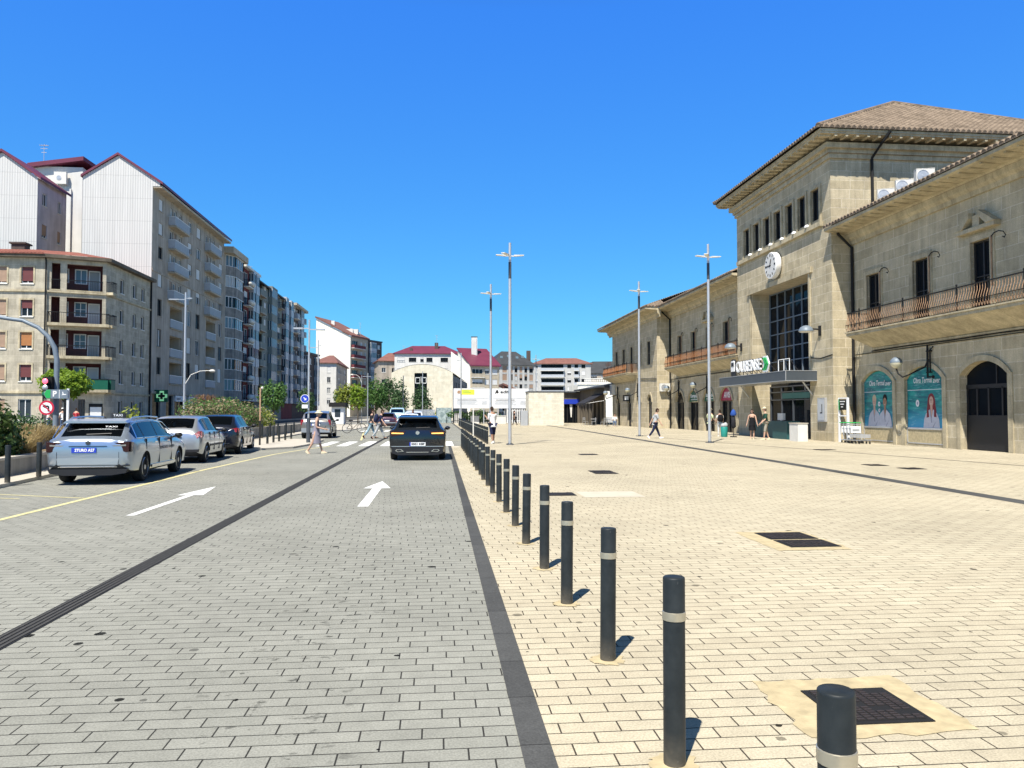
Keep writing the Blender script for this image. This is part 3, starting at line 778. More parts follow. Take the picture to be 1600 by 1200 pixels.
for y in (49.1, 48.0, 47.3, 46.6, 45.9, 45.2, 44.5, 43.7):
    lb.tube([(lx + .1, y, 3.88), (lx + .1, y, 4.6)], .02, 6, 1); lb.tube([(lx + .1, y, 4.55), (lx + .75, y, 3.88)], .02, 6, 1)
for y in (43.1, 42.4, 41.7): lb.tube([(lx + .5, y, 3.88), (lx + .5, y, 4.62)], .022, 6, 0); lb.tube([(lx + .5, y, 4.6), (lx + 1.0, y - .1, 3.88)], .018, 6, 1)
lb.tube([(lx + .5, 43.1, 4.6), (lx + .5, 41.7, 4.6)], .022, 6, 0)
lb.build('lettering', [M['white'], M['plastic'], M['signgreen']], can)
# boards over the left wing's arched doorways
for i, y in enumerate(LARC):
    t = MB(); u = 71 - y
    t.box(XW + .30, XW + .36, y - 1.3, y + 1.3, 0, 2.4, 2); t.box(XW + .24, XW + .30, y - .06, y + .06, 0, 2.4, 1)
    for s in (-1.26, 1.2): t.box(XW + .22, XW + .30, y + s, y + s + .06, 0, 2.4, 1)
    t.box(XW + .22, XW + .30, y - 1.26, y + 1.26, 2.36, 2.42, 1)
    d = t.build('shop_door', [M['green'], M['bframe'], M['darkglass']], ST)
    if i == 0:
        s = MB(); s.flat(arch(-1.28, 1.28, 2.45, .98), (XW + .2, y, 0), (0, -1, 0), (0, 0, 1), 0); s.build('fanlight', M['darkglass'], ST)
        continue
    s = MB(); s.prism(arch(-1.28, 1.28, 2.45, .98), (XW + .08, y, 0), (0, -1, 0), (0, 0, 1), (.06, 0, 0), 0)
    if i < 3: pass
    if i in (1, 2):
        text_into(s, 'Europcar', .42, (XW + .075, y, 2.95), (0, -1, 0), (0, 0, 1), 1, 1.9, .004, .12, .008); s.box(XW + .068, XW + .078, y - .8, y + .8, 2.62, 2.66, 1)
    else: text_into(s, 'AVIS', .62, (XW + .075, y, 2.86), (0, -1, 0), (0, 0, 1), 1, 1.35, .004, .15, .015)
    s.build('sign_board', [M['green'] if i < 3 else M['avis'], M['white']], ST)
# pavilion doors
for y in PDO:
    s = MB(); s.box(XP + .12, XP + .15, y - .75, y + .75, 0, 3.3, 0); s.box(XP + .08, XP + .12, y - .05, y + .05, 0, 3.2, 1); s.box(XP + .08, XP + .12, y - .75, y + .75, 2.4, 2.5, 1)
    s.build('door', [M['darkglass'], M['bframe']], ST)
# big dark doors of the right wing, with panes in the upper half
for y in ARC[2:]:
    s = MB(); s.prism([(-1.36, 0), (1.36, 0)] + arch(-1.36, 1.36, 3.11, .55)[::-1], (XW + .3, y, 0), (0, -1, 0), (0, 0, 1), (.05, 0, 0), 1)
    s.box(XW + .24, XW + .30, y - 1.36, y + 1.36, .02, 1.45, 0)
    for yy in (-1.3, -.72, .05, .72, 1.3): s.box(XW + .25, XW + .30, y + yy - .045, y + yy + .045, 1.4, 2.6, 0)
    s.box(XW + .25, XW + .30, y - 1.36, y + 1.36, 2.55, 2.72, 0); s.box(XW + .25, XW + .30, y - .45, y - .39, 2.7, 3.55, 0)
    s.build('door', [M['plastic'], M['darkglass']], ST)
# downpipes and cables
for x, y in ((XW - .1, TY0 - .25), (XW - .1, 70.8), (XW - .1, TY1 + .25)):
    pb = MB(); pb.tube([(x - .8, y, 11.35), (x - .75, y, 11.0), (x, y, 10.3), (x, y, 0)], .075, 8); pb.build('downpipe', M['iron'], ST)
pb = MB(); pb.tube([(23.6, TY0 - 1.2, 16.3), (23.4, TY0 - .9, 15.9), (23.2, TY0 - .1, 15.2), (23.2, TY0 - .1, 12.0)], .08, 8)
pb.build('downpipe', M['iron'], ST)
kb = MB()
kb.tube([(XW - .05, 8 + i * 2.9, 4.66 + .03 * (i % 2)) for i in range(11)], .03, 6); kb.tube([(XW - .05, 8, 4.60), (XW - .05, 38.6, 4.58)], .02, 6)
kb.tube([(XT - .03, TY0 + .02, 4.62), (XT - .03, 40.2, 4.5), (XT - .03, 41.4, 4.62)], .03, 6)
kb.tube([(XW - .05, 52, 4.64), (XW - .05, 70.9, 4.62)], .035, 6); kb.tube([(XP - .05, 71.1, 4.7), (XP - .05, 78.2, 5.0)], .035, 6)
kb.build('cable', M['iron'], ST)
# curled iron awning hooks beside the french windows
for y in WINY[:4] + LWIN:
    k = MB(); yy = y - .72; k.tube([(XW - .1, yy, 6.6), (XW - .1, yy, 8.6)], .028, 6, 0)
    k.tube([(XW - .1, yy, 8.55), (XW - .13, yy - .2, 8.66), (XW - .16, yy - .5, 8.68), (XW - .2, yy - .8, 8.58), (XW - .2, yy - .92, 8.42), (XW - .2, yy - .85, 8.34), (XW - .2, yy - .76, 8.4)], .022, 6, 1)
    k.build('awning_hook', [M['rust'], M['iron']], ST)
for y in [(TW[i] + TW[i + 1]) / 2 for i in range(6)]:
    k = MB(); k.lathe([(.16, 0), (.15, .08), (.10, .14), (.02, .17)], (XT - .12, y, 11.98), 12, 0); k.build('floodlight', M['white'], ST, smooth=60)
# annexe behind the pavilion
an = thing('station_annexe', 'low weathered stone annexe with a sloping roof beyond the station pavilion', 'annexe', (20, 100, 0))
ab = MB(); ah = [(1.2, 0, 2.1, 3.0, 0), (3.2, .9, 4.0, 3.0, 0), (5.2, 0, 6.4, 3.0, 0), (7.6, 0, 8.6, 3.0, 0), (9.8, 0, 11.0, 3.0, 0), (12.2, 0, 13.4, 3.0, 0), (14.5, 0, 15.6, 3.0, 0)]
facade(ab, (19.8, 106, 0), A_, 16.4, 4.55, ah, .25); facade(ab, (16.2, 106, 0), 0, 3.6, 4.2, [(.3, 0, 3.3, 2.62, 0)], .3)
ab.quad((16.2, 106, 0), (16.2, 120, 0), (16.2, 120, 4.2), (16.2, 106, 4.2)); ab.build('wall', M['darkstone'], an)
for h in ah: put(win_mesh(h[2] - h[0], h[3] - h[1], 1, 1, 'bframe', 'darkglass', None, 0, .2, .06, False), 'window', an, (19.8, 106, 0), A_, h[0], h[1])
rb = MB(); rb.prism([(-.7, 4.45), (-.7, 4.62), (10, 6.6), (10, 4.5)], (19.8, 89.65, 0), (1, 0, 0), (0, 0, 1), (0, 17.0, 0)); rb.box(15.9, 20.0, 105.6, 120, 4.2, 4.4)
rb.build('roof', M['slate'], an)
s = MB(); s.box(16.2, 19.75, 105.9, 105.99, 2.65, 3.3); s.build('blue_fascia', M['signblue'], an)
s = MB(); s.box(16.5, 19.5, 106.25, 106.3, 0, 2.62, 0)
for x in (16.6, 17.3, 18.1, 18.9, 19.3): s.box(x - .05, x + .05, 106.15, 106.25, 0, 2.6, 1)
for x in (16.9, 18.6): s.prism([(-.18, 2.6), (.2, 2.6), (.1, .8), (-.02, .8)], (x, 106.2, 0), (1, 0, 0), (0, 0, 1), (0, -.03, 0), 2)
s.build('shop_window', [M['darkglass'], M['iron'], M['offwhite']], an)
# ---------------------------------------------------------------- houses across the street and beyond the square
def rail_mesh(w, h, out, style='slat', ends=True):
    key = ('rail', round(w, 2), round(h, 2), out, style)
    if key in WC: return WC[key]
    mb = MB()
    if style == 'slat':
        n = int(w / .22)
        for k in range(n): mb.box((k + .2) * w / n, (k + .75) * w / n, -out, -out + .03, .06, h - .06, 0)
        for s in ((0, .03), (w - .03, w)): mb.box(s[0], s[1], -out + .03, 0, .06, h - .06, 0)
    elif style == 'bars':
        n = int(w / .13)
        for k in range(n + 1): mb.box(k * w / n - .009, k * w / n + .009, -out - .009, -out + .009, .0, h, 0)
        for k in range(max(int(out / .13), 1)):
            for x in (0, w): mb.box(x - .009, x + .009, -k * .13 - .009, -k * .13 + .009, 0, h, 0)
    else:
        mb.box(0, w, -out, -out + .08, 0, h - .05, 0); mb.box(0, .08, -out + .08, 0, 0, h - .05, 0); mb.box(w - .08, w, -out + .08, 0, 0, h - .05, 0)
    mb.box(-.02, w + .02, -out - .03, -out + .05, h - .06, h, 1)
    for x in (-.02, w - .03): mb.box(x, x + .05, -out + .05, 0, h - .06, h, 1)
    WC[key] = mb; return mb
def put_balcony(root, O, ang, u, v, w, out, h, style, rmat, smat, tmat=None, slab=.16):
    key = ('balc', round(w, 2), out, h, style, rmat, smat)
    if key not in WC:
        a = MB(); a.box(-.03, w + .03, -out - .04, 0, -slab, 0)
        WC[key] = (a.mesh('balcony', M[smat]), rail_mesh(w, h, out, style).mesh('railing', [M[rmat], M[tmat or rmat]]))
    o = link('balcony', WC[key][0], root, at(O, ang, u, v), ang)
    r = link('railing', WC[key][1], o)
    return o
def prng(s): return random.Random(s)
def roof_on(root, O, ang, L, D, H, kind, rh, ov, m):
    ux, n = frame(ang); O = Vector(O); mb = MB(); q = lambda u, d, z: O + ux * u - n * d + Vector((0, 0, z))
    if kind == 'flat':
        mb.obox(q(-ov, -ov, H), ux * (L + 2 * ov), -n * (D + 2 * ov), (0, 0, rh))
    elif kind == 'gable':
        P = [q(-ov, -ov, H), q(-ov, D / 2, H + rh), q(-ov, D + ov, H)]
        mb.add(P + [p + ux * (L + 2 * ov) for p in P] + [p + Vector((0, 0, .22)) for p in P] + [p + ux * (L + 2 * ov) + Vector((0, 0, .22)) for p in P],
               [(6, 7, 10, 9), (7, 8, 11, 10), (0, 3, 4, 1), (1, 4, 5, 2), (0, 1, 7, 6), (1, 2, 8, 7), (3, 9, 10, 4), (4, 10, 11, 5), (0, 6, 9, 3), (2, 5, 11, 8)])
    else:
        h = min(L, D) / 2
        mb.add([q(-ov, -ov, H), q(L + ov, -ov, H), q(L + ov, D + ov, H), q(-ov, D + ov, H)] + [q(-ov, -ov, H + .2), q(L + ov, -ov, H + .2), q(L + ov, D + ov, H + .2), q(-ov, D + ov, H + .2)] +
               [q(h * .8, D / 2, H + rh), q(L - h * .8, D / 2, H + rh)],
               [(0, 1, 2, 3), (0, 1, 5, 4), (1, 2, 6, 5), (2, 3, 7, 6), (3, 0, 4, 7), (4, 5, 9, 8), (5, 6, 9), (6, 7, 8, 9), (7, 4, 8)])
    return mb.build('roof', M[m], root)
def apt(name, label, O, ang, L, D, H, wall, floors, cols, roof=('flat', .3, .2, 'greyr'), wopt=None, side=None, sidewall=None, shops=(), sill=.9, wh=1.35, seed=1, bands=None, left=None, cat='apartment block', reveal=.22):
    """block of flats: front facade along ang, openings per floor, a window or balcony part in each"""
    rr = prng(seed); root = thing(name, label, cat, O); ux, n = frame(ang)
    wo = dict(fr='wframe', gl='glass', shut='shut_w', smat='offwhite', depth=.12); wo.update(wopt or {})
    holes = []; jobs = []
    for z in floors:
        for c in cols:
            u, wd, k = c[:3]
            if k == 'w': holes.append((u, z + sill, u + wd, z + sill + wh)); jobs.append(('w', u, z + sill, wd, wh))
            elif k == 'd': holes.append((u + .25, z + .02, u + wd - .25, z + 2.3)); jobs.append(('d', u, z, wd, 2.28, c[3]))
            elif k == 'l': holes.append((u, z + .02, u + wd, z + 2.55)); jobs.append(('l', u, z, wd, 2.53, c[3]))
            elif k == 'g': jobs.append(('g', u, z, wd, 0, c[3]))
    for s in shops: holes.append((s[0], .02, s[1], 3.0)); jobs.append(('s', s[0], 0.02, s[1] - s[0], 2.98))
    mb = MB(); facade(mb, O, ang, L, H, holes, reveal)
    q = lambda u, d, z: Vector(O) + ux * u - n * d + Vector((0, 0, z))
    mb.quad(q(L, D, 0), q(0, D, 0), q(0, D, H), q(L, D, H))
    if roof[0] == 'gable':
        for u in (0, L): mb.add([q(u, 0, H), q(u, D, H), q(u, D / 2, H + roof[1])], [(0, 1, 2)], 1)
    rh = []
    for sd, uo in ((side, L), (left, 0)):
        so = q(L, 0, 0) if sd is side and uo == L else q(0, D, 0); sa = ang + R(90) if uo == L else ang - R(90)
        hh = []
        if sd:
            for z in floors:
                for c in sd: hh.append((c[0], z + sill, c[0] + c[1], z + sill + wh))
        facade(mb, so, sa, D, H, hh, reveal, 1)
        for h in hh: rh.append((so, sa, h))
    mb.build('wall', [M[wall], M[sidewall or wall]], root)
    if bands:
        b = MB()
        for z in floors: b.obox(q(0, 0, z - .25), ux * L, n * .08, (0, 0, bands[1]))
        b.build('floor_band', M[bands[0]], root)
    def window(O_, a_, u, v, wd, h, cc=None):
        r = rr.random(); drop = 0 if r < .35 else (.3 if r < .55 else (.6 if r < .75 else 1.0))
        gl = wo['gl'] if rr.random() < .7 else 'curtain'
        put(win_mesh(wd, h, cc or (1 if wd < .8 else 2 if wd < 1.7 else 3), 1, wo['fr'], gl, wo['shut'], drop, wo['depth'], .06, True, wo['smat']), 'window', root, O_, a_, u, v)
    for j in jobs:
        k, u, v, wd, h = j[:5]
        if k == 'w': window(O, ang, u, v, wd, h)
        elif k == 'd':
            put(win_mesh(wd - .5, h, 2 if wd < 3 else 3, 1, wo['fr'], wo['gl'], wo['shut'], rr.choice((0, 0, .4)), wo['depth'], .07, False), 'balcony_door', root, O, ang, u + .25, v + .02)
            put_balcony(root, O, ang, u, v, wd, j[5][0], .98, j[5][1], j[5][2], j[5][3])
        elif k == 'l':
            dm = MB(); key = ('log', wd, j[5][2])
            if key not in WC:
                dm.box(0, wd, 1.3, 1.34, 0, 2.53, 0); dm.box(0, wd, .25, 1.3, 2.5, 2.53, 0); dm.box(0, .04, .2, 1.3, 0, 2.5, 0); dm.box(wd - .04, wd, .2, 1.3, 0, 2.5, 0)
                dm.box(wd * .3, wd * .3 + .9, 1.24, 1.3, .02, 2.1, 1); dm.box(wd * .62, min(wd * .62 + 1.0, wd - .1), 1.24, 1.3, .9, 2.1, 2)
                WC[key] = dm.mesh('loggia', [M[j[5][4]], M['wframe'], M['glass']])
            put(WC[key], 'loggia', root, O, ang, u, v + .02); put_balcony(root, O, ang, u, v + .02, wd, j[5][0], .95, j[5][1], j[5][2], j[5][3])
        elif k == 's': put(win_mesh(wd, h, max(1, int(wd / 1.2)), 1, 'bframe', 'darkglass', None, 0, .2, .07, False), 'shop_window', root, O, ang, u, v)
        elif k == 'g':
            key = ('gbay', wd, j[5])
            if key not in WC:
                g = MB(); g.box(0, wd, -.75, 0, -.2, .85, 0); g.box(.06, wd - .06, -.69, 0, .85, 2.45, 2); g.box(0, wd, -.75, 0, 2.45, 2.75, 0)
                nn = max(2, int(wd / .7))
                for i in range(nn + 1): g.box(i * (wd - .06) / nn, i * (wd - .06) / nn + .06, -.74, -.66, .85, 2.45, 1)
                for i in range(2): g.box(-.005, .06, -.74 + i * .4, -.66 + i * .4, .85, 2.45, 1); g.box(wd - .06, wd + .005, -.74 + i * .4, -.66 + i * .4, .85, 2.45, 1)
                WC[key] = g.mesh('bay_window', [M[j[5][0]], M['wframe'], M[j[5][1]]])
            put(WC[key], 'bay_window', root, O, ang, u, v)
    for so, sa, h in rh: window(so, sa, h[0], h[1], h[2] - h[0], h[3] - h[1])
    roof_on(root, O, ang, L, D, H, *roof)
    return root, q
def antenna(root, p, h, name='antenna'):
    mb = MB(); mb.tube([p, (p[0], p[1], p[2] + h)], .035, 6)
    for k, z in enumerate((.95, .8, .62)): mb.box(p[0] - .5 + k * .1, p[0] + .5 - k * .1, p[1] - .03, p[1] + .03, p[2] + h * z - .03, p[2] + h * z + .03)
    for k in range(5): mb.box(p[0] - .45 + k * .2, p[0] - .42 + k * .2, p[1] - .25, p[1] + .25, p[2] + h * .95 - .02, p[2] + h * .95 + .02)
    return mb.build(name, M['galv'], root)
E_ = R(90)
# --- stone corner house with recessed corner balconies
ch = thing('corner_house', 'four storey granite corner house with red tile roof and recessed corner balconies', 'apartment house', (-40, 76, 0))
FZ = [4.25, 7.1, 9.95, 12.85]; CA = R(20); cA = (-34.3, 71.0, 0)
cB = at(cA, CA, 4.7, 0)
wb = MB(); fo = (-56, 71, 0)
XS = [-35.85, -38.05, -40.4, -42.7, -45.0, -47.3]
fh = [(x + 56 - .5, z, x + 56 + .5, z + 1.45) for z in FZ for x in XS] + [(x + 56 - .55, .9, x + 56 + .55, 2.7) for x in XS]
facade(wb, fo, 0, 21.7, 15.3, fh, .2)
LZ = [3.45, 6.4, 9.3, 12.3]
lh = [(a, z + .12, b, z + 2.45) for z in LZ for a, b in ((.42, 1.08), (1.6, 4.4))] + [(.5, .1, 1.5, 2.7), (2.0, .4, 3.2, 2.7)]
facade(wb, cA, CA, 4.7, 15.3, lh, .35)
YS = [76.15, 79.2, 81.35]; eo = (cB[0], cB[1], 0); el = 83.6 - cB[1]
eh = [(y - cB[1] - .42, z - .05, y - cB[1] + .42, z + 1.3) for z in FZ for y in YS] + [(y - cB[1] - .45, .9, y - cB[1] + .45, 2.6) for y in YS]
facade(wb, eo, E_, el, 15.3, eh, .2)
wb.build('wall', M['stone_left'], ch)
for i, h in enumerate(fh):
    rs = [('shut_m', 1.0), ('shut_m', .55), ('shut_o', 1.0), ('shut_t', .8), ('shut_m', .7), ('shut_t', .9)]
    s = {0: ('shut_m', .9), 6: ('shut_m', .5), 12: ('shut_o', .9), 18: ('shut_m', .95)}.get(23 - i if i < 24 else 99, rs[(i * 5) % 6])
    k = i % 6; fl = i // 6
    if k == 0: s = [('shut_m', .75), ('shut_o', .8), ('shut_m', .5), ('shut_m', .85), ('shut_m', .0)][min(fl, 4)]
    put(win_mesh(h[2] - h[0], h[3] - h[1], 2, 1, 'wframe', 'glass', s[0], s[1], .14, .07, True, 'offwhite'), 'window', ch, fo, 0, h[0], h[1])
fb = MB()
for h in fh[:24]:
    for a in ((h[0] - .14, h[0] + .0, h[1] - .02, h[3] + .14), (h[2], h[2] + .14, h[1] - .02, h[3] + .14), (h[0], h[2], h[3], h[3] + .14)): fb.box(-56 + a[0], -56 + a[1], 70.95, 71.02, a[2], a[3])
for z in (3.2, 12.12): fb.box(-56, -34.3, 70.86, 71.02, z, z + .16); fb.obox(at(cA, CA, -.02, z), frame(CA)[0] * 4.75, frame(CA)[1] * .14, (0, 0, .16)); fb.box(cB[0] - .02, cB[0] + .14, cB[1], 83.6, z, z + .16)
fb.build('window_surround', M['stone_plain'], ch)
for h in eh: put(win_mesh(h[2] - h[0], h[3] - h[1], 1, 1, 'wframe', 'glass', 'shut_w', 0, .16, .06, True, 'offwhite'), 'window', ch, eo, E_, h[0], h[1])
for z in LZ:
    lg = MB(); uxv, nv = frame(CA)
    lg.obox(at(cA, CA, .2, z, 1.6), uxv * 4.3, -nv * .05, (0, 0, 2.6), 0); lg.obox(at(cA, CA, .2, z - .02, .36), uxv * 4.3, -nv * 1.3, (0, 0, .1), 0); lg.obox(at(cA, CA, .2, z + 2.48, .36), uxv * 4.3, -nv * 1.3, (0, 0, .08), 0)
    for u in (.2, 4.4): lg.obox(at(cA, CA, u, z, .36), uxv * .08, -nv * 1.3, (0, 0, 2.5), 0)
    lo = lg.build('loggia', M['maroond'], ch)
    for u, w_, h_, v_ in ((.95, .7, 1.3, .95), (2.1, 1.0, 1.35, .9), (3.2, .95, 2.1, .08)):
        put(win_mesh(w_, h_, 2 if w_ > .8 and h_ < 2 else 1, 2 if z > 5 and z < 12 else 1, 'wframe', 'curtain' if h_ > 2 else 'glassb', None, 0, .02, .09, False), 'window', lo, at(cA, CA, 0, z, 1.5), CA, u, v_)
    if z in (6.4, 9.3):
        b = put_balcony(ch, cA, CA, .25, z + .1, 4.75, .75, .95, 'bars', 'iron', 'stone_plain', 'iron', .25)
    elif z < 4: put_balcony(ch, cA, CA, .25, z + .1, 4.75, .75, .95, 'panel', 'green', 'stone_plain', 'iron', .25)
    else:
        for a, b in ((.42, 1.08), (1.6, 4.4)): put_balcony(ch, cA, CA, a, z + .12, b - a, .0, .9, 'bars', 'iron', 'stone_plain', 'iron', .1)
    e = put_balcony(ch, eo, E_, .05, z + .1, .9, .55, .95, 'panel' if z < 4 else 'bars', 'green' if z < 4 else 'iron', 'stone_plain', 'iron', .25)
eb = MB(); ov = .55
ev = [(-57, 71 - ov), (-34.3 + .1, 71 - ov), (cB[0] + ov, cB[1] - ov * .55), (cB[0] + ov, 83.55)]; iv = [(-57, 71.3), (-34.4, 71.3), (cB[0] - .3, cB[1] + .3), (cB[0] - .3, 83.55)]
for k in range(3):
    a, b, c, d = ev[k], ev[k + 1], iv[k + 1], iv[k]
    eb.add([(p[0], p[1], z) for z in (15.12, 15.4) for p in (a, b, c, d)], [(3, 2, 1, 0), (4, 5, 6, 7), (0, 1, 5, 4), (2, 3, 7, 6)])
eb.build('eave', M['darkstone'], ch)
rb = MB(); rp = [(-57, 77, 17.0), (-37.2, 77, 17.0), (-34.6, 77.5, 16.95), (-34.6, 83.55, 16.95)]; ee = [(x * 1.0, y, 15.42) for x, y in ev]
tile_roof(rb, (-57, ee[0][1] - .1, 15.42), (-34.2, ee[0][1] - .1, 15.42), (0, 1, .235), 6, lambda s: 6.6 if s < 19.4 else max(.05, 6.6 * (22.8 - s) / 3.4), 0, .3, .08)
rb.quad(ee[1], ee[2], rp[2], rp[1], 0); rb.quad(ee[2], ee[3], rp[3], rp[2], 0); rb.quad(ee[0], ee[1], rp[1], rp[0], 0)

rb.build('roof', M['rtile'], ch)
pb = MB(); pb.tube([(-34.25, 70.75, 15.2), (-34.25, 70.85, 14.8), (-34.25, 70.85, 0)], .07, 8); pb.build('downpipe', M['iron'], ch); pb = MB(); pb.tube([(cB[0] + .1, 83.35, 15.2), (cB[0] + .1, 83.35, 0)], .09, 8); pb.build('downpipe', M['iron'], ch)
pb = MB(); pb.box(-40.2, -39.0, 76.6, 77.6, 16.6, 17.5); pb.box(-40.35, -38.85, 76.45, 77.75, 17.5, 17.65); pb.build('chimney', M['brownr'], ch)
db = MB(); db.flat([(0, 0), (1.1, 0), (1.1, 1.2), (0, 1.2)], at(cA, CA, 3.5, 1.1, -.03), frame(CA)[0], (0, 0, 1), 0); db.flat([(.1, .1), (1.0, .1), (1.0, .9), (.1, .9)], at(cA, CA, 3.5, 1.1, -.045), frame(CA)[0], (0, 0, 1), 1); db.build('shop_board', [M['iron'], M['wframe']], ch)
# --- tall block with a white clad gable
gb = thing('gable_block', 'tall grey apartment block with blank white ribbed gable and white slatted balconies', 'apartment block', (-33, 97, 0))
wl = MB(); ge = 25.35; go = (-29.9, 83.6, 0)
wl.add([(-36.95, 83.6, 0), (-29.9, 83.6, 0), (-29.9, 83.6, ge), (-29.15, 83.6, ge), (-29.15, 83.6, 25.75), (-33.43, 83.6, 28.5), (-36.95, 83.6, 26.2)], [(0, 1, 2, 3, 4, 5, 6)], 1)
F2 = [4.7, 7.7, 11.0, 14.1, 17.2, 19.8, 22.4]
FW2 = [(5.6, 7.45), (8.6, 10.5), (11.9, 13.75), (15.05, 16.75), (18.1, 19.4), (20.7, 22.0), (23.3, 24.6)]
hs = []; jb = []
for i, z in enumerate(F2):
    lo_ = i < 3; h0, hh = (.6, 1.6) if i < 4 else (.95, 1.2)
    for u, w_ in ((1.9, 1.25), (11.7, 1.5), (15.0, 1.6), (24.9, 1.7)): hs.append((u, FW2[i][0], u + w_, FW2[i][1])); jb.append(('w',) + hs[-1])
    for u0 in (4.9, 18.4):
        if lo_: hs.append((u0 + .9, z + .02, u0 + 5.0, z + 2.45)); jb.append(('l',) + hs[-1])
        else:
            for du, w_ in ((.5, .85), (1.75, .85), (3.6, .8)): hs.append((u0 + du, z + .02, u0 + du + w_, z + 2.1)); jb.append(('d',) + hs[-1])
            jb.append(('b', u0, z, u0 + 5.0, 0))
SH = [(.8, 3.2), (5.0, 7.2), (7.8, 11.0), (12.4, 16.4), (18.2, 21.6), (22.4, 25.6)]
for a, b in SH: hs.append((a, .05, b, 3.4))
facade(wl, go, E_, 27.3, ge, hs, .25); wl.quad((-29.9, 110.9, 0), (-36.95, 110.9, 0), (-36.95, 110.9, 26), (-29.9, 110.9, ge)); wl.quad((-36.95, 83.6, 0), (-36.95, 110.9, 0), (-36.95, 110.9, 26.2), (-36.95, 83.6, 26.2))
wl.build('wall', [M['greyr'], M['corr']], gb)
rr = prng(5)
for j in jb:
    k, u0, z0, u1, z1 = j
    if k == 'w': put(win_mesh(u1 - u0, z1 - z0, 2, 1, 'wframe' if rr.random() < .4 else 'bframe', rr.choice(('glassb', 'glass', 'glass', 'darkglass', 'curtain')), 'shut_w', rr.choice((0, 0, .5, 1.)), .14, .07, True, 'greyr'), 'window', gb, go, E_, u0, z0)
    elif k == 'd': put(win_mesh(u1 - u0, z1 - z0, 1, 1, 'wframe', rr.choice(('glass', 'curtain', 'glassb')), 'shut_t', rr.choice((0, 0, .6)), .14, .07, False), 'balcony_door', gb, go, E_, u0, z0)
    elif k == 'b': put_balcony(gb, go, E_, u0, z0, u1 - u0, .75, 1.0, 'slat', 'rail', 'tanr', 'white', .18)
    else:
        g = MB(); w_ = u1 - u0; key = ('glog',)
        if key not in WC:
            g.box(0, w_, 1.4, 1.45, 0, 2.43, 0); g.box(0, .05, .2, 1.4, 0, 2.43, 0); g.box(w_ - .05, w_, .2, 1.4, 0, 2.43, 0); g.box(0, w_, .2, 1.4, 2.38, 2.43, 0)
            g.box(.6, 1.5, 1.33, 1.4, 0, 2.1, 1); g.box(.68, 1.42, 1.31, 1.33, .1, 2.0, 2); g.box(2.4, 3.6, 1.33, 1.4, .9, 2.1, 1); g.box(2.48, 3.52, 1.31, 1.33, 1.0, 2.0, 2)
            WC[key] = g.mesh('loggia', [M['tanr'], M['wframe'], M['glass']])
        put(WC[key], 'loggia', gb, go, E_, u0, z0); put_balcony(gb, go, E_, u0, z0, w_, .12, .98, 'slat', 'rail', 'tanr', 'white', .1)
for i, (a, b) in enumerate(SH): put(win_mesh(b - a, 3.35, 1 if b - a < 2.5 else 2, 1, 'bframe', 'darkglass', None, 0, .2, .08, False), 'shop_window', gb, go, E_, a, .05)
cb = MB(); cb.box(-29.92, -29.7, 83.6, 110.9, 3.5, 3.75); cb.box(-29.92, -29.82, 83.6, 110.9, 16.45, 16.7); cb.build('string_course', M['greyr'], gb)
rb = MB(); rb.add([(-33.43, 83.4, 28.55), (-33.43, 111, 28.55), (-28.85, 111, 25.5), (-28.85, 83.4, 25.5), (-37.1, 83.4, 26.1), (-37.1, 111, 26.1)] + [(-33.43, 83.4, 28.8), (-33.43, 111, 28.8), (-28.85, 111, 25.78), (-28.85, 83.4, 25.78), (-37.1, 83.4, 26.35), (-37.1, 111, 26.35)],
   [(6, 7, 8, 9), (6, 10, 11, 7), (0, 6, 9, 3), (0, 4, 10, 6), (3, 9, 8, 2), (0, 3, 2, 1), (0, 1, 5, 4), (4, 5, 11, 10), (1, 2, 8, 7), (1, 7, 11, 5)])
rb.build('roof', M['magroof'], gb)
sb = MB(); sb.box(-29.9, -28.95, 83.65, 110.9, 25.2, 25.42); sb.build('soffit', M['tanr'], gb)
for i, (a, b, m1, txt) in enumerate([(7.6, 11.2, 'wframe', ''), (12.3, 16.6, 'offwhite', ''), (18.0, 21.8, 'signblue', '')]):
    s = MB(); s.box(-29.88, -29.72, 83.6 + a, 83.6 + b, 2.75 if i != 1 else 2.5, 3.42, 0); s.box(-29.735, -29.70, 83.6 + a + .3, 83.6 + b - 1.9, 2.92, 3.2, 1); s.build('shop_sign', [M[m1], M['signgreen'] if i == 1 else M['midgrey']], gb)
cr = thing('pharmacy_cross', 'lit green pharmacy cross sign projecting above a shop door', 'pharmacy sign', (-29.4, 84.9, 2.6))
c = MB(); cc = [(-.75, -.28), (-.28, -.28), (-.28, -.75), (.28, -.75), (.28, -.28), (.75, -.28), (.75, .28), (.28, .28), (.28, .75), (-.28, .75), (-.28, .28), (-.75, .28)]
c.box(-29.88, -28.5, 84.95, 85.1, 2.6, 3.9, 2); c.prism([(p[0] * .72, p[1] * .72) for p in cc], (-29.1, 84.95, 3.25), (1, 0, 0), (0, 0, 1), (0, -.12, 0), 0); c.prism([(p[0] * .46, p[1] * .46) for p in cc], (-29.1, 84.83, 3.25), (1, 0, 0), (0, 0, 1), (0, -.02, 0), 1)
M['cross'] = emis('green_cross_light', (.30, .75, .38), .28); c.build('cross_panel', [M['cross'], M['iron'], M['green']], cr)
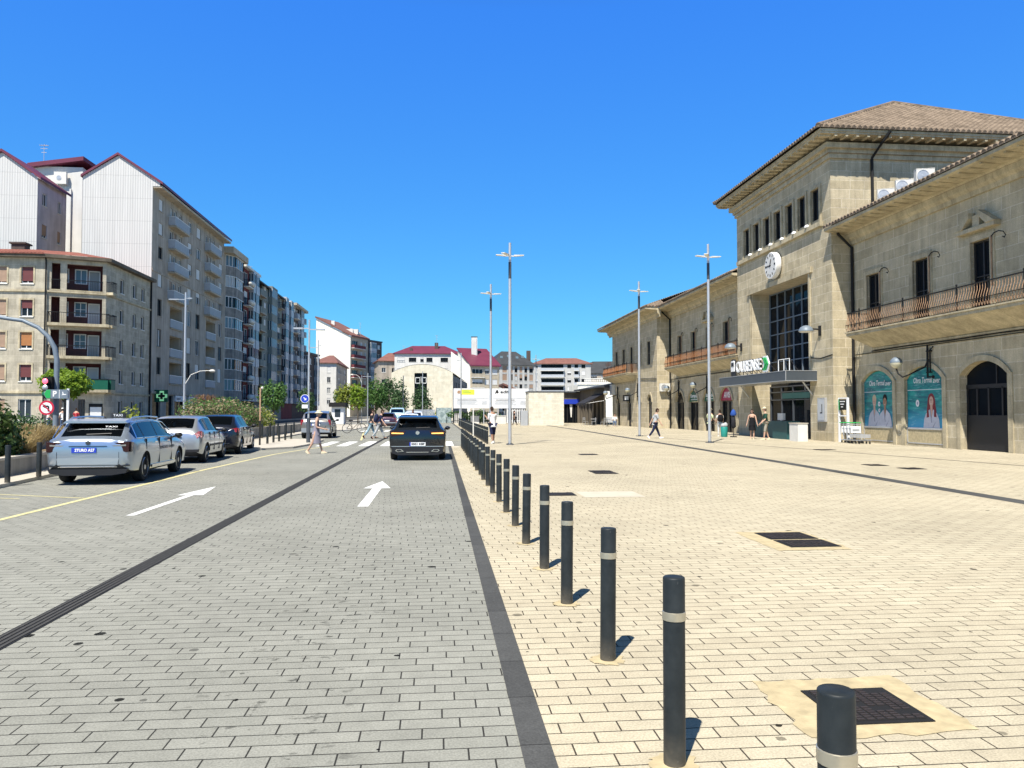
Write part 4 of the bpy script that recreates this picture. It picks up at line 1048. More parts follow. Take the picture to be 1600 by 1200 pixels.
# --- second ribbed gable and the white blocks behind it
g0 = thing('gable_house', 'white ribbed gable house with lilac shaded side wall behind the stone corner house', 'apartment house', (-46, 88, 0))
wl = MB(); wl.add([(-50, 83.6, 0), (-41.4, 83.6, 0), (-41.4, 83.6, 25.9), (-44.95, 83.6, 28.45), (-50, 83.6, 25.0)], [(0, 1, 2, 3, 4)], 1)
sh = [(1.0, 23.3, 1.9, 24.6), (4.3, 23.3, 5.0, 24.6), (1.0, 19.9, 2.0, 21.3), (4.3, 19.9, 5.0, 21.3)]
facade(wl, (-41.4, 83.6, 0), E_, 6.2, 25.9, sh, .2); wl.quad((-41.4, 89.8, 0), (-50, 89.8, 0), (-50, 89.8, 25.5), (-41.4, 89.8, 25.9)); wl.build('wall', [M['lilac'], M['corr']], g0)
for h in sh: put(win_mesh(h[2] - h[0], h[3] - h[1], 2, 1, 'wframe', 'glass', 'shut_t', .0 if h[1] > 22 else .8, .1, .07, True), 'window', g0, (-41.4, 83.6, 0), E_, h[0], h[1])
rb = MB(); rb.add([(x, y, z + d) for d in (.02, .3) for y in (83.35, 90.1) for x, z in ((-50, 25.0), (-44.95, 28.5), (-41.0, 25.65))], [(6, 7, 10, 9), (7, 8, 11, 10), (0, 1, 7, 6), (1, 2, 8, 7), (2, 5, 11, 8), (0, 3, 4, 1), (1, 4, 5, 2), (3, 9, 10, 4), (4, 10, 11, 5)]); rb.build('roof', M['magroof'], g0)
wk = thing('white_block', 'plain white building block with maroon roof edge between the two ribbed gables', 'building', (-46, 101, 0))
wl = MB(); wl.box(-48.5, -42.9, 97, 108, 0, 31.2); wl.box(-44.6, -44.1, 96.75, 97, 0, 28.5); wl.build('wall', M['whiter'], wk)
wl = MB(); wl.box(-42.88, -41.3, 98, 108, 0, 30.0); wl.build('rear_wall', M['lilac'], wk)  # shaded face of the block, shade painted in as lilac
rb = MB(); rb.add([(x, y, z) for x, y, z in ((-49, 96.4, 30.9), (-42.6, 96.4, 31.9), (-40.3, 101, 30.4), (-40.3, 109, 30.4), (-42.6, 109, 31.9), (-49, 109, 30.9))] + [(x, y, z + .5) for x, y, z in ((-49, 96.4, 30.9), (-42.6, 96.4, 31.9), (-40.3, 101, 30.4), (-40.3, 109, 30.4), (-42.6, 109, 31.9), (-49, 109, 30.9))],
   [(0, 1, 7, 6), (1, 2, 8, 7), (2, 3, 9, 8), (6, 7, 10, 11), (7, 8, 9, 10), (0, 1, 4, 5), (1, 2, 3, 4)]); rb.build('roof', M['magroof'], wk)
antenna(wk, (-47.4, 97, 31.3), 2.6)
def ac_unit(loc, rz, label, group, w=.95, h=.75):
    t = thing('air_conditioner', label, 'air conditioner', (0, 0, 0), 0, group)
    b = MB(); b.box(-w / 2, w / 2, -.18, .18, .06, h, 0); b.box(-w / 2 - .01, w / 2 + .01, -.19, .19, h, h + .02, 0)
    for x in (-.3, .3): b.box(x - .03, x + .03, -.18, .18, 0, .06, 1)
    b.build('casing', [M['offwhite'], M['galv']], t)
    f = MB(); f.lathe([(.26, -.19), (.27, -.215), (.24, -.215), (.23, -.2)], (-.12, 0, h / 2 + .03), 24, 0, 'y')
    f.build('fan_ring', M['galv'], t)
    g = MB()
    for k in range(8): g.box(-.12 - .24 * math.cos(.2 + k * .18), -.12 + .24 * math.cos(.2 + k * .18), -.205, -.2, h / 2 - .18 + k * .06, h / 2 - .17 + k * .06, 1)
    g.lathe([(.23, -.188), (.22, -.192), (.01, -.192)], (-.12, 0, h / 2 + .03), 24, 0, 'y'); g.lathe([(.07, -.19), (.06, -.215), (.01, -.215)], (-.12, 0, h / 2 + .03), 12, 1, 'y')
    g.build('fan_grille', [M['darkgrey'], M['galv']], t)
    return move(t, loc, rz)
G_ = 'air conditioners outside the buildings'
ac_unit((23.2, 37.6, 12.48), R(-25), 'lowest white air conditioner on the station roof, next to the tower', G_, .8, .66)
ac_unit((23.2, 36.0, 12.48), R(-25), 'middle of three white air conditioners on the station roof', G_, .8, .66)
ac_unit((23.2, 34.4, 12.48), R(-15), 'white air conditioner with round fan standing highest in view on the station roof', G_, .82, .7)
ac_unit((21.35, 70.75, 3.45), R(0), 'white air conditioner on the lit stone wall of the far station pavilion', G_, .95, .8)
ac_unit((-45.2, 96.5, 28.9), R(0), 'white air conditioner high on the white block between gables', G_, 1.4, 1.5)
# --- the row of flats that runs on down the street
X0 = -29.9
F7 = [3.4 + 2.95 * i for i in range(7)]
br = thing('bay_block', 'grey flats with stacked glazed bays and stained panels', 'apartment block', (X0, 116, 0))
wl = MB(); facade(wl, (X0, 110.9, 0), E_, 10.6, 24.2); wl.box(-38, X0 - .02, 110.95, 121.5, 0, 24.2); wl.build('wall', M['greyr'], br)
bp = [(X0, 111.9), (X0 + 1.0, 113.5), (X0 + 1.0, 117.9), (X0, 119.2)]
for i, z in enumerate(F7):
    b = MB(); b.add([(x, y, zz) for zz in (z - .15, z + 1.2) for x, y in bp], [(0, 1, 2, 3), (4, 5, 6, 7), (0, 1, 5, 4), (1, 2, 6, 5), (2, 3, 7, 6)], 0)
    bay = b.build('bay', M['bayr'], br)
    g = MB(); cc = ('glassb', 'glass', 'curtain')[i % 3]
    g.add([(x - .08, y, zz) for zz in (z + 1.2, z + 2.8) for x, y in bp], [(0, 1, 5, 4), (1, 2, 6, 5), (2, 3, 7, 6)], 1)
    for (xa, ya), (xb, yb), n in ((bp[0], bp[1], 3), (bp[1], bp[2], 4), (bp[2], bp[3], 1)):
        for k in range(n + 1):
            t = k / n; g.cbox((xa + (xb - xa) * t - .04, ya + (yb - ya) * t, z + 2.0), (.1, .09, 1.6), 0)
        g.obox((xa - .06, ya, z + 1.2), (xb - xa, yb - ya, 0), (.1, 0, 0), (0, 0, .06), 0); g.obox((xa - .06, ya, z + 2.72), (xb - xa, yb - ya, 0), (.1, 0, 0), (0, 0, .09), 0)
    g.build('bay_glazing', [M['wframe'], M[cc]], bay)
wv = MB(); wv.box(X0 - .01, X0 + .02, 119.3, 121.4, 3, 23.9); wv.build('side_strip', M['bayr'], br)
roof_on(br, (X0 + 1.0, 111.2, 0), E_, 8.0, 9, 23.95, 'flat', .9, .3, 'tanr')
s = MB(); s.box(X0 - .02, X0 + .04, 113, 115, .05, 2.8); s.box(X0 - .02, X0 + .04, 117, 120, .05, 2.8); s.build('shop_door', M['darkglass'], br)
B = lambda out, st, rm, sm, bk=None: (out, st, rm, sm, bk or sm)
rt, q = apt('maroon_block', 'maroon and white flats with slim white window strips', (X0, 121.5, 0), E_, 8.6, 9, 23.9, 'redr', F7,
    [(.6, 2.8, 'd', B(.9, 'bars', 'iron', 'offwhite')), (3.9, 1.5, 'g', ('rail', 'glassb')), (5.9, 2.2, 'g', ('rail', 'glassb'))], ('flat', .35, .7, 'offwhite'), seed=3)
pb = MB(); pb.ball((0, 0, 0), .42, 10, 6); pbm = pb.mesh('flower_pot', M['offwhite'], 60)
for z in F7:                                       # round pots along the balcony edge
    for k in range(3): link('flower_pot', pbm, rt, (X0 + 1.0, 122.4 + k * .8, z + .45))
rt, q = apt('green_block', 'grey green flats with rounded corner balconies and white framed windows', (X0, 130.1, 0), E_, 21.6, 10, 23.2, 'greenr', F7,
    [(.5, 4.4, 'l', B(.75, 'panel', 'greenr', 'greyr', 'brownr')), (6.2, 1.5, 'w'), (9.2, 4.6, 'g', ('greenr', 'glassb')), (14.9, 1.3, 'w'), (17.3, 2.8, 'd', B(.8, 'bars', 'iron', 'greyr'))], ('gable', 1.6, .6, 'slate'), wopt=dict(depth=.1), wh=1.5, seed=4, bands=('greenr', .5))
s = MB(); s.box(X0 - 4.5, X0 - 3.0, 133, 134.5, 23.5, 26.0); s.build('chimney', M['brownr'], rt); antenna(rt, (X0 - 3, 131.5, 23.8), 3.6); antenna(rt, (X0 - 2.5, 136, 24), 2.8)
apt('pale_blue_block', 'narrow flats with pale blue glazed strips between green and end blocks', (X0, 151.8, 0), E_, 11, 10, 23.0, 'redr', F7,
    [(.4, 2.6, 'g', ('rail', 'glassb')), (3.5, 1.6, 'w'), (5.5, 2.6, 'g', ('rail', 'glassb')), (8.6, 1.8, 'w')], ('flat', .4, .5, 'greyr'), seed=6)
apt('end_block', 'last brown flats of the left hand row with mixed enclosed balconies', (X0, 162.9, 0), E_, 12.2, 10, 23.6, 'brownr', F7,
    [(.4, 3.2, 'd', B(.9, 'slat', 'rail', 'offwhite')), (4.2, 1.2, 'w'), (6.2, 3.4, 'g', ('rail', 'glassb')), (10.2, 1.5, 'd', B(.9, 'slat', 'rail', 'offwhite'))], ('flat', .5, 1.0, 'tanr'), seed=7)
# --- across the side street
apt('narrow_brown_block', 'narrow dark brown flats just past the side street', (-30.4, 178.5, 0), R(82), 12, 9, 15.0, 'brownr', [3.2, 6.1, 9.0, 11.8], [(1, 1.6, 'g', ('rail', 'glassb')), (5, 1.3, 'w'), (8.5, 2, 'g', ('rail', 'glassb'))], ('flat', .4, .3, 'slate'), seed=8)
rt, q = apt('pale_block', 'small pale block with red hipped tile roof under the tall white gable', (-31.4, 200, 0), 0, 5.7, 24, 13.9, 'whiter', [2.6, 5.3, 8.0, 10.7], [(3.4, .9, 'w')], ('hip', 2.9, .5, 'rtile_far'), seed=9, side=[(2.0, .8), (4.5, 2.6), (8.5, .8), (11, .8), (14, .8), (17, 2.), (20.5, .8)], sidewall='greyr', wh=1.5)  # darker grey side wall carries that face's shade in its colour
rt = thing('white_gable_block', 'tall building with huge blank white end wall and dark pitched roof', 'apartment block', (-32, 250, 0))
wd = Vector((math.sin(R(20)), math.cos(R(20)), 0)); wa = R(70); wo_ = (-26.6, 240, 0)
wl = MB(); wl.add([(-37, 240, 0), (-26.6, 240, 0), (-26.6, 240, 24.8), (-37, 240, 30.1)], [(0, 1, 2, 3)], 1)
hw = []; FW = [3 + 3.05 * i for i in range(7)]
for z in FW: hw += [(1.2, z + .02, 5.2, z + 2.4), (7.0, z + .9, 8.4, z + 2.2), (10.0, z + .9, 11.2, z + 2.2)]
facade(wl, wo_, wa, 12.5, 24.8, hw, .3); wl.quad((-37, 240, 0), (-37, 252, 0), (-37, 252, 30), (-37, 240, 30)); wl.build('wall', [M['tanr'], M['cream']], rt)
for h in hw:
    if h[2] - h[0] > 3: put(win_mesh(4.0, 2.38, 3, 1, 'wframe', 'glass', None, 0, .28, .08, False), 'balcony_door', rt, wo_, wa, h[0], h[1]); put_balcony(rt, wo_, wa, h[0] - .6, h[1], 8.2, 1.0, .95, 'panel', 'redr', 'offwhite', 'redr')
    else: put(win_mesh(h[2] - h[0], h[3] - h[1], 2, 1, 'wframe', 'curtain', None, 0, .1, .08, True), 'window', rt, wo_, wa, h[0], h[1])
rb = MB(); e1 = Vector(wo_) + wd * 13; rb.add([(-37.3, 239.6, 30.3), (-26.2, 239.6, 24.7), (e1.x + .4, e1.y, 24.7), (e1.x - 10, e1.y + 3, 30.3)] + [(-37.3, 239.6, 30.8), (-26.2, 239.6, 25.2), (e1.x + .4, e1.y, 25.2), (e1.x - 10, e1.y + 3, 30.8)], [(0, 1, 2, 3), (4, 5, 6, 7), (0, 1, 5, 4), (1, 2, 6, 5), (2, 3, 7, 6), (3, 0, 4, 7)]); rb.build('roof', M['rtile_far'], rt)
s = MB()
for x, y, z in ((-32.2, 242, 28.4), (-27, 246, 26.4), (-25, 249, 25.6)): s.box(x - .5, x + .5, y - .5, y + .5, z - .6, z + 1.3)
s.box(-30, -25, 246, 249, 26, 27.6); s.build('chimney', M['offwhite'], rt); antenna(rt, (-24.5, 248, 26), 4)
apt('dark_tower', 'dark slate clad flats with stacked white window bays', tuple(Vector(wo_) + wd * 12.6), R(62), 8.2, 9, 24.5, 'brownr', FW, [(.6, 3.4, 'g', ('rail', 'glassb')), (5.6, 1.6, 'w')], ('flat', .4, .2, 'slate'), seed=11, side=[(2, 1.5), (5, 1.5)])
apt('low_grey_house', 'low grey house with tiled roof squeezed beside the pale arched hall', (-17.5, 232, 0), R(10), 9, 12, 16.6, 'greyr', [3, 6, 9, 12.4], [(1, 1.2, 'w'), (4, 1.2, 'w'), (6.6, 1.2, 'w')], ('hip', 3.0, .6, 'rtile_far'), seed=12, cat='house')
# --- arched stone hall
hl = thing('arched_hall', 'pale stone hall with curved top and dark tall window facing the street', 'hall', (-2.8, 141, 0))
ha = R(-6); ho = (-8.3, 141.2, 0); hu, hn = frame(ha)
wl = MB(); av = arch(0, 11.2, 8.6, 1.55, 20)
facade(wl, ho, ha, 11.2, 8.6, [(4.2, 3.2, 6.5, 8.6, 0)], .4)
wl.add([at(ho, ha, *p) for p in av], [tuple(range(len(av)))])
sl = at(ho, ha, 11.2, 0); facade(wl, sl, ha + R(90), 40, 8.2, [(4 + i * 4, 2.5, 5.2 + i * 4, 7.2) for i in range(8)], .3, 1)
wl.quad(at(ho, ha, 0, 0), at(ho, ha, 0, 0, 40), at(ho, ha, 0, 8.6, 40), at(ho, ha, 0, 8.6)); wl.build('wall', [M['chapel'], M['slate']], hl)  # side wall coloured dark slate to stand for its shade
for i in range(8): put(win_mesh(1.2, 4.7, 1, 4, 'galv', 'glass', None, 0, .2, .06, False), 'window', hl, sl, ha + R(90), 4 + i * 4, 2.5)
w_ = put(win_mesh(2.3, 5.4, 2, 4, 'bframe', 'darkglass', None, 0, .3, .08, False), 'window', hl, ho, ha, 4.2, 3.2)
s = MB()
for u in (.15, 1.3): s.box(u, u + .9, .1, .16, 3.5, 3.62, 0); s.box(u, u + .9, .1, .16, 4.5, 4.62, 0); s.box(u, u + .1, .1, .16, 3.5, 4.6, 0); s.box(u + .8, u + .9, .1, .16, 3.5, 4.6, 0)
link('casement', s.mesh('casement', M['wframe']), w_)
rb = MB(); av2 = arch(-.05, 11.25, 8.62, 1.6, 20)
rb.add([at(ho, ha, *p, 0.1) for p in av2] + [at(ho, ha, p[0], p[1] - .35, 40) for p in av2], [(i, i + 1, len(av2) + i + 1, len(av2) + i) for i in range(20)]); rb.build('roof', M['darkstone'], hl)
# --- skyline beyond the square
rt, q = apt('maroon_roof_block', 'white flats with wide maroon roof rising behind the arched hall', (-12.6, 230, 0), R(-2), 19.5, 12, 18.7, 'whiter', [3, 6, 9, 12.2, 15.4], [(.8, 2.2, 'w'), (4.2, 2.2, 'w'), (7.6, 1.0, 'w'), (9.4, 1.8, 'w'), (13.6, 2.2, 'w')], ('hip', 2.9, .5, 'magroof'), wopt=dict(fr='bframe', gl='darkglass'), wh=1.3, seed=13, side=[(1.5, 1.8), (5, 1.8), (8.5, 1.8)])
s = MB(); s.box(-.8, .3, 233, 234, 20.5, 22.4); s.box(-8.2, -7.4, 231.5, 232.5, 19.4, 20.6); s.build('chimney', M['brownr'], rt); antenna(rt, (-.2, 233, 21.5), 3.2); antenna(rt, (-10, 233, 19), 2.4)
rt, q = apt('tan_gable_block', 'tan sided flats with maroon sloping roof and a tall white stack', (9.0, 210, 0), R(20), 8.6, 11, 14.0, 'tanr', [2.2, 5.2, 8.2, 11.0], [(.3, 3.6, 'd', B(.8, 'panel', 'tanr', 'offwhite')), (4.4, 1.2, 'w'), (6.6, 1.5, 'w')], ('flat', .1, .1, 'magroof'), seed=14, wopt=dict(gl='glass'))
bO = q(0, 0, 0)
s = MB(); P = [q(-.3, -.7, 14.0), q(9, -.7, 14.0), q(9, 9.5, 19.4), q(-.3, 9.5, 19.4)]; s.add(P + [p + Vector((0, 0, .35)) for p in P], [(0, 1, 2, 3), (4, 5, 6, 7), (0, 1, 5, 4), (1, 2, 6, 5), (2, 3, 7, 6), (3, 0, 4, 7)]); s.build('roof_slope', M['magroof'], rt)
s = MB(); s.add([q(0, 0, 13.9), q(0, 9.3, 13.9), q(0, 9.3, 19.3)], [(0, 1, 2)]); s.add([q(0, 0, 0), q(-3.2, 6.4, 0), q(-3.2, 6.4, 18.4), q(0, 0, 14.1)], [(0, 1, 2, 3)]); s.build('gable', M['cream'], rt)
st_ = thing('white_stack', 'tall square white chimney tower above the maroon sloping roof', 'chimney tower', (10.4, 217, 0))
s = MB(); s.box(9.6, 11.2, 216.2, 217.6, 14.5, 22.6, 0); s.box(10.9, 11.0, 216.12, 216.2, 17, 22.2, 1); s.build('shaft', [M['whiter'], M['galv']], st_)
s = MB(); s.box(9.5, 11.3, 216.1, 217.7, 22.6, 22.75); s.build('cap', M['darkgrey'], st_)
rt, q = apt('slate_roof_block', 'white flats with dark slate mansard roof and many narrow windows', (17.0, 228, 0), R(16), 12.8, 10, 15.4, 'far_white', [1.5, 4.5, 7.6, 10.6, 13.0], [(.4, 1.1, 'w'), (2.5, 1.4, 'w'), (4.8, 1.0, 'w'), (6.4, .9, 'w'), (8.0, .9, 'w'), (9.6, .9, 'w'), (11.2, 1.2, 'w')], ('hip', 4.6, .6, 'slate'), wopt=dict(fr='bframe', gl='darkglass', shut='shut_t'), wh=1.9, sill=.3, seed=15)
s = MB(); s.box(27.2, 28.4, 233, 234, 17, 20.2); s.build('chimney', M['brownr'], rt)
s = MB()
for u, d in ((2.5, 2.), (5, 2.6), (7.6, 2.), (9.6, 2.4)): c = q(u, d, 16.2 + d * .7); s.obox(c, frame(R(16))[0] * .9, Vector((0, .5, .45)) * 1.6, (0, -.05, .1))
s.build('skylight', M['glassb'], rt)
rt, q = apt('red_roof_block', 'wide white flats with long balconies and red tiled roof in the distance', (35.2, 280, 0), R(-6), 21, 12, 19.0, 'far_white', [2.6, 5.5, 8.4, 11.3, 14.2, 16.6], [(.6, .9, 'w'), (2.6, 8.6, 'd', B(1.2, 'panel', 'rail', 'offwhite')), (12.4, 1.4, 'w'), (14.8, 1.8, 'd', B(1., 'panel', 'rail', 'offwhite')), (17.6, 1.4, 'w')], ('hip', 2.6, .7, 'rtile_far'), wopt=dict(gl='darkglass', fr='bframe'), seed=16)
rt, q = apt('far_slate_block', 'distant dark roofed flats with a cluster of chimneys near the station', (55.5, 300, 0), R(-12), 26, 14, 16.6, 'greyr', [2, 5, 8, 11, 13.6], [(1, 2.4, 'w'), (5, 2.4, 'w'), (9, 2.4, 'w'), (13, 2.4, 'w'), (17, 2.4, 'w'), (21, 2.4, 'w')], ('hip', 5.2, .6, 'slate'), wopt=dict(gl='darkglass', fr='wframe'), seed=17)
for k, (u, d) in enumerate(((2.0, 5), (3.3, 6), (5.2, 6.4), (6.8, 7), (11.5, 4), (12.4, 4.4), (15, 5))):
    s = MB(); c = q(u, d, 18.2); s.box(c.x - .55, c.x + .55, c.y - .5, c.y + .5, c.z - .6, c.z + 2.2 + (k % 3) * .5); s.build('chimney', M['brownr'], rt)
tc = thing('terrace_building', 'low white terrace building with balustrade over the station annexe', 'building', (48, 232, 0))
s = MB(); s.box(41.5, 60, 225, 240, 0, 9.6, 0); s.box(41.2, 60, 224.7, 225, 9.6, 10.3, 0); s.build('wall', M['cream'], tc)
s = MB()
for k in range(18): s.lathe([(.1, 0), (.2, .3), (.08, .7), (.16, 1.0)], (43.6 + k * .62, 224.9, 10.3), 8, 0)
s.box(43.2, 55, 224.75, 225.1, 11.3, 11.5); s.build('balustrade', M['offwhite'], tc)
sh = thing('tiled_shed', 'low shed with sloping brown tiled roof behind the long white billboard', 'shed', (15, 128, 0))
s = MB(); s.box(11.6, 17.6, 124, 132, 0, 3.0); s.build('wall', M['offwhite'], sh)
s = MB(); P = [(10.6, 123.5, 5.9), (17.2, 123.5, 3.1), (17.2, 133, 3.1), (10.6, 133, 5.9)]; s.add(P + [(a, b, c + .3) for a, b, c in P] , [(0, 1, 2, 3), (4, 5, 6, 7), (0, 1, 5, 4), (1, 2, 6, 5), (3, 0, 4, 7)]); s.add([(10.6, 124, 5.9), (17.2, 124, 3.1), (10.6, 124, 3.0)], [(0, 1, 2)]); s.build('roof', M['rtile_far'], sh)
# --- free standing pale stone wall block in the plaza
ws = thing('stone_wall_block', 'free standing pale ashlar wall block at the far end of the plaza', 'wall block', (12.4, 88, 0))
s = MB(); s.box(10.38, 14.43, 87, 90, 0, 3.84); s.build('masonry', M['wallstone'], ws)
s = MB(); s.box(10.3, 14.5, 86.93, 90.1, 3.84, 3.93); s.build('coping', M['darkgrey'], ws)
s = MB(); s.box(9.5, 10.3, 87.2, 87.9, 0, 1.7); s.build('side_cabinet', M['galv'], ws)
# ---------------------------------------------------------------- vehicles
def paint(name, col, metal=.5, rough=.28):
    t = NT(name); b = t.b
    b.inputs['Coat Weight'].default_value = .8; b.inputs['Coat Roughness'].default_value = .04
    v = t.obj(); c = t.mix(t.noise(v, 160., 2.), tuple(x * .92 for x in col), tuple(min(1, x * 1.08) for x in col))
    m_ = t.done(c, rough, metal); df = t.n('BsdfDiffuse'); df.inputs[0].default_value = (.03, .03, .032, 1); mx = t.n('MixShader')
    t.t.links.new(t.n('NewGeometry').outputs['Backfacing'], mx.inputs[0]); t.t.links.new(b.outputs[0], mx.inputs[1]); t.t.links.new(df.outputs[0], mx.inputs[2]); t.t.links.new(mx.outputs[0], t.out.inputs[0])
    return m_
def carglass(name, tint, ior):
    t = NT(name); tr = t.n('BsdfTransparent'); tr.inputs[0].default_value = (*tint, 1); gl = t.n('BsdfGlossy'); gl.inputs['Roughness'].default_value = .02
    fr = t.n('Fresnel'); fr.inputs[0].default_value = ior; mx = t.n('MixShader'); t.t.links.new(fr.outputs[0], mx.inputs[0]); t.t.links.new(tr.outputs[0], mx.inputs[1]); t.t.links.new(gl.outputs[0], mx.inputs[2]); t.t.links.new(mx.outputs[0], t.out.inputs[0])
    return t.mat
M['carglass'] = carglass('privacy_car_glass', (.12, .15, .21), 1.75); M['clearglass'] = carglass('clear_car_glass', (.66, .72, .72), 1.55)
M['silver'] = paint('silver_blue_paint', (.40, .46, .53), .75, .28)
M['silver2'] = paint('silver_paint', (.50, .52, .54), .7, .3)
M['navy'] = paint('dark_navy_paint', (.012, .015, .026), .4, .22)
M['graphite'] = paint('graphite_paint', (.022, .025, .03), .6, .2)
M['greysilver'] = paint('warm_silver_paint', (.25, .235, .22), .6, .32)
M['whitecar'] = paint('white_car_paint', (.80, .80, .79), 0., .3)
M['palebluecar'] = paint('pale_blue_paint', (.42, .58, .62), 0., .4)
M['plumcar'] = paint('plum_paint', (.07, .03, .05), .4, .3)
M['cabin'] = simple('car_cabin', (.10, .10, .10), .8, var=.2)
M['amber'] = emis('amber_tail_light', (1.0, .5, .12), .8)
def lerp_spec(st, y):
    for i in range(len(st) - 1):
        if st[i][0] <= y <= st[i + 1][0]:
            t = (y - st[i][0]) / (st[i + 1][0] - st[i][0]); a = st[max(i - 1, 0)]; b = st[i]; c = st[i + 1]; d = st[min(i + 2, len(st) - 1)]
            o = []
            for k in range(1, 8):
                m0 = (c[k] - a[k]) / max(c[0] - a[0], 1e-6) * (c[0] - b[0]); m1 = (d[k] - b[k]) / max(d[0] - b[0], 1e-6) * (c[0] - b[0])
                dl = c[k] - b[k]
                if (b[k] - a[k]) * dl <= 0: m0 = 0
                if (d[k] - c[k]) * dl <= 0: m1 = 0
                m0 = max(min(m0, abs(dl) * 2.5), -abs(dl) * 2.5); m1 = max(min(m1, abs(dl) * 2.5), -abs(dl) * 2.5)
                t2, t3 = t * t, t * t * t
                o.append((2 * t3 - 3 * t2 + 1) * b[k] + (t3 - 2 * t2 + t) * m0 + (-2 * t3 + 3 * t2) * c[k] + (t3 - t2) * m1)
            return o
    return list(st[-1][1:8])
def section(y, p):
    zb, wl, wm, wb, zbelt, wr, zr = p
    g = lambda t: (wb + (wr - wb) * t, zbelt + (zr - .05 - zbelt) * t)
    return [(0, zb), (wl * .8, zb), (wl, zb + .07), (wm - .005, zb + .24), (wm, zb + .30), (wm + .012, (zb + zbelt) * .5 + .06), (wm - .004, zbelt - .12), (wb + .012, zbelt - .02), g(.06), g(.92), (wr, zr - .05), (wr * .86, zr - .012), (wr * .45, zr + .004), (0, zr + .008)]
def car_body(st, wheels, wr, side, rear, front, mats, rb=.0):
    ys = sorted({s[0] for s in st} | {v for a in side for v in a} | set(rear) | set(front))
    fill = []
    for a, b in zip(ys[:-1], ys[1:]):
        n = max(1, int((b - a) / .14)); fill += [a + (b - a) * k / n for k in range(n)]
    ys = fill + [ys[-1]]
    mb = MB(); N = 14; rings = []
    for y in ys:
        s = section(y, lerp_spec(st, y)); ring = [(x, y, z) for x, z in s] + [(-x, y, z) for x, z in s[-2:0:-1]]; rings.append(ring)
    n = len(rings[0]); mb.v = [p for r in rings for p in r]
    for i in range(len(ys) - 1):
        ym = (ys[i] + ys[i + 1]) / 2
        for k in range(n):
            kk = k if k < N - 1 else n - 1 - k
            m = 0
            if kk <= 1: m = 2
            elif kk == 8 and any(a < ym < b for a, b in side): m = 1
            elif kk == 8 and side[0][0] < ym < side[-1][1]: m = 2
            elif kk >= 11 and (rear[0] < ym < rear[1] or front[0] < ym < front[1]): m = 1
            mb.f.append([i * n + k, (i + 1) * n + k, (i + 1) * n + (k + 1) % n, i * n + (k + 1) % n]); mb.m.append(m)
    mb.f.append(list(range(n))); mb.m.append(0); mb.f.append(list(range((len(ys) - 1) * n, len(ys) * n))[::-1]); mb.m.append(0)
    me = mb.mesh('body', mats, recalc=True)
    ob = bpy.data.objects.new('body', me); COL.objects.link(ob)
    cut = MB()
    for y in wheels:
        for s in (-1, 1): cut.lathe([(wr, .55), (wr, 1.3)] if s > 0 else [(wr, -1.3), (wr, -.55)], (0, y, wr - .045), 28, 2, 'x')
    cm = cut.mesh('cut', mats, recalc=True); co = bpy.data.objects.new('cut', cm); COL.objects.link(co)
    md = ob.modifiers.new('b', 'BOOLEAN'); md.operation = 'DIFFERENCE'; md.object = co; md.solver = 'EXACT'
    dg = bpy.context.evaluated_depsgraph_get(); dg.update()
    res = bpy.data.meshes.new_from_object(ob.evaluated_get(dg)); res.name = 'body'
    bpy.data.objects.remove(ob); bpy.data.objects.remove(co)
    smooth_mesh(res, 32)
    return res
TY = {}
def wheel_parts(root, x, y, r, w, style, rim='rim'):
    key = (r, w, style, rim)
    if key not in TY:
        t = MB(); t.lathe([(r * .66, -w / 2), (r * .94, -w / 2), (r, -w / 2 + .03), (r, w / 2 - .03), (r * .94, w / 2), (r * .66, w / 2)], (0, 0, 0), 32, 0, 'x')
        m = MB(); m.lathe([(r * .67, -w / 2 - .002), (r * .67, w / 2 + .004), (r * .62, w / 2 + .006), (r * .6, w / 2 - .05), (.04, w / 2 - .07)], (0, 0, 0), 32, 1, 'x')
        n = {'five': 5, 'cap': 7, 'ten': 9}[style]; ww = {'five': .055, 'cap': .05, 'ten': .035}[style]
        for k in range(n):
            a = 2 * math.pi * k / n; d = Vector((0, math.cos(a), math.sin(a))); e = Vector((0, -math.sin(a), math.cos(a)))
            m.obox(Vector((w / 2 - .05, 0, 0)) - e * ww / 2, d * r * .63, e * ww, (.045, 0, 0), 0)
        m.lathe([(.065, w / 2 - .06), (.06, w / 2 + .004), (.01, w / 2 + .01)], (0, 0, 0), 16, 0, 'x')
        m.lathe([(r * .62, w / 2 - .03), (r * .69, w / 2 + .004), (r * .65, w / 2 + .012), (r * .6, w / 2 - .03)], (0, 0, 0), 32, 0, 'x')
        TY[key] = (t.mesh('wheel', M['tyre'], 40), m.mesh('rim', [M[rim], M['plastic']], 30))
    o = link('wheel', TY[key][0], root, (x, y, r)); link('rim', TY[key][1], o)
    if x < 0: o.rotation_euler = (0, 0, math.pi)
    return o
def poly_part(name, poly, y, d, mat, root, mirror=False, smooth=None):
    """part cut from an x-z outline, facing backwards, from y to y + d"""
    out = []
    for s in ((1, -1) if mirror else (1,)):
        mb = MB(); mb.prism([(p[0] * s, p[1]) for p in poly], (0, y, 0), (1, 0, 0), (0, 0, 1), (0, d, 0)); out.append(mb.build(name, mat if isinstance(mat, list) else [mat], root, recalc=True))
    return out
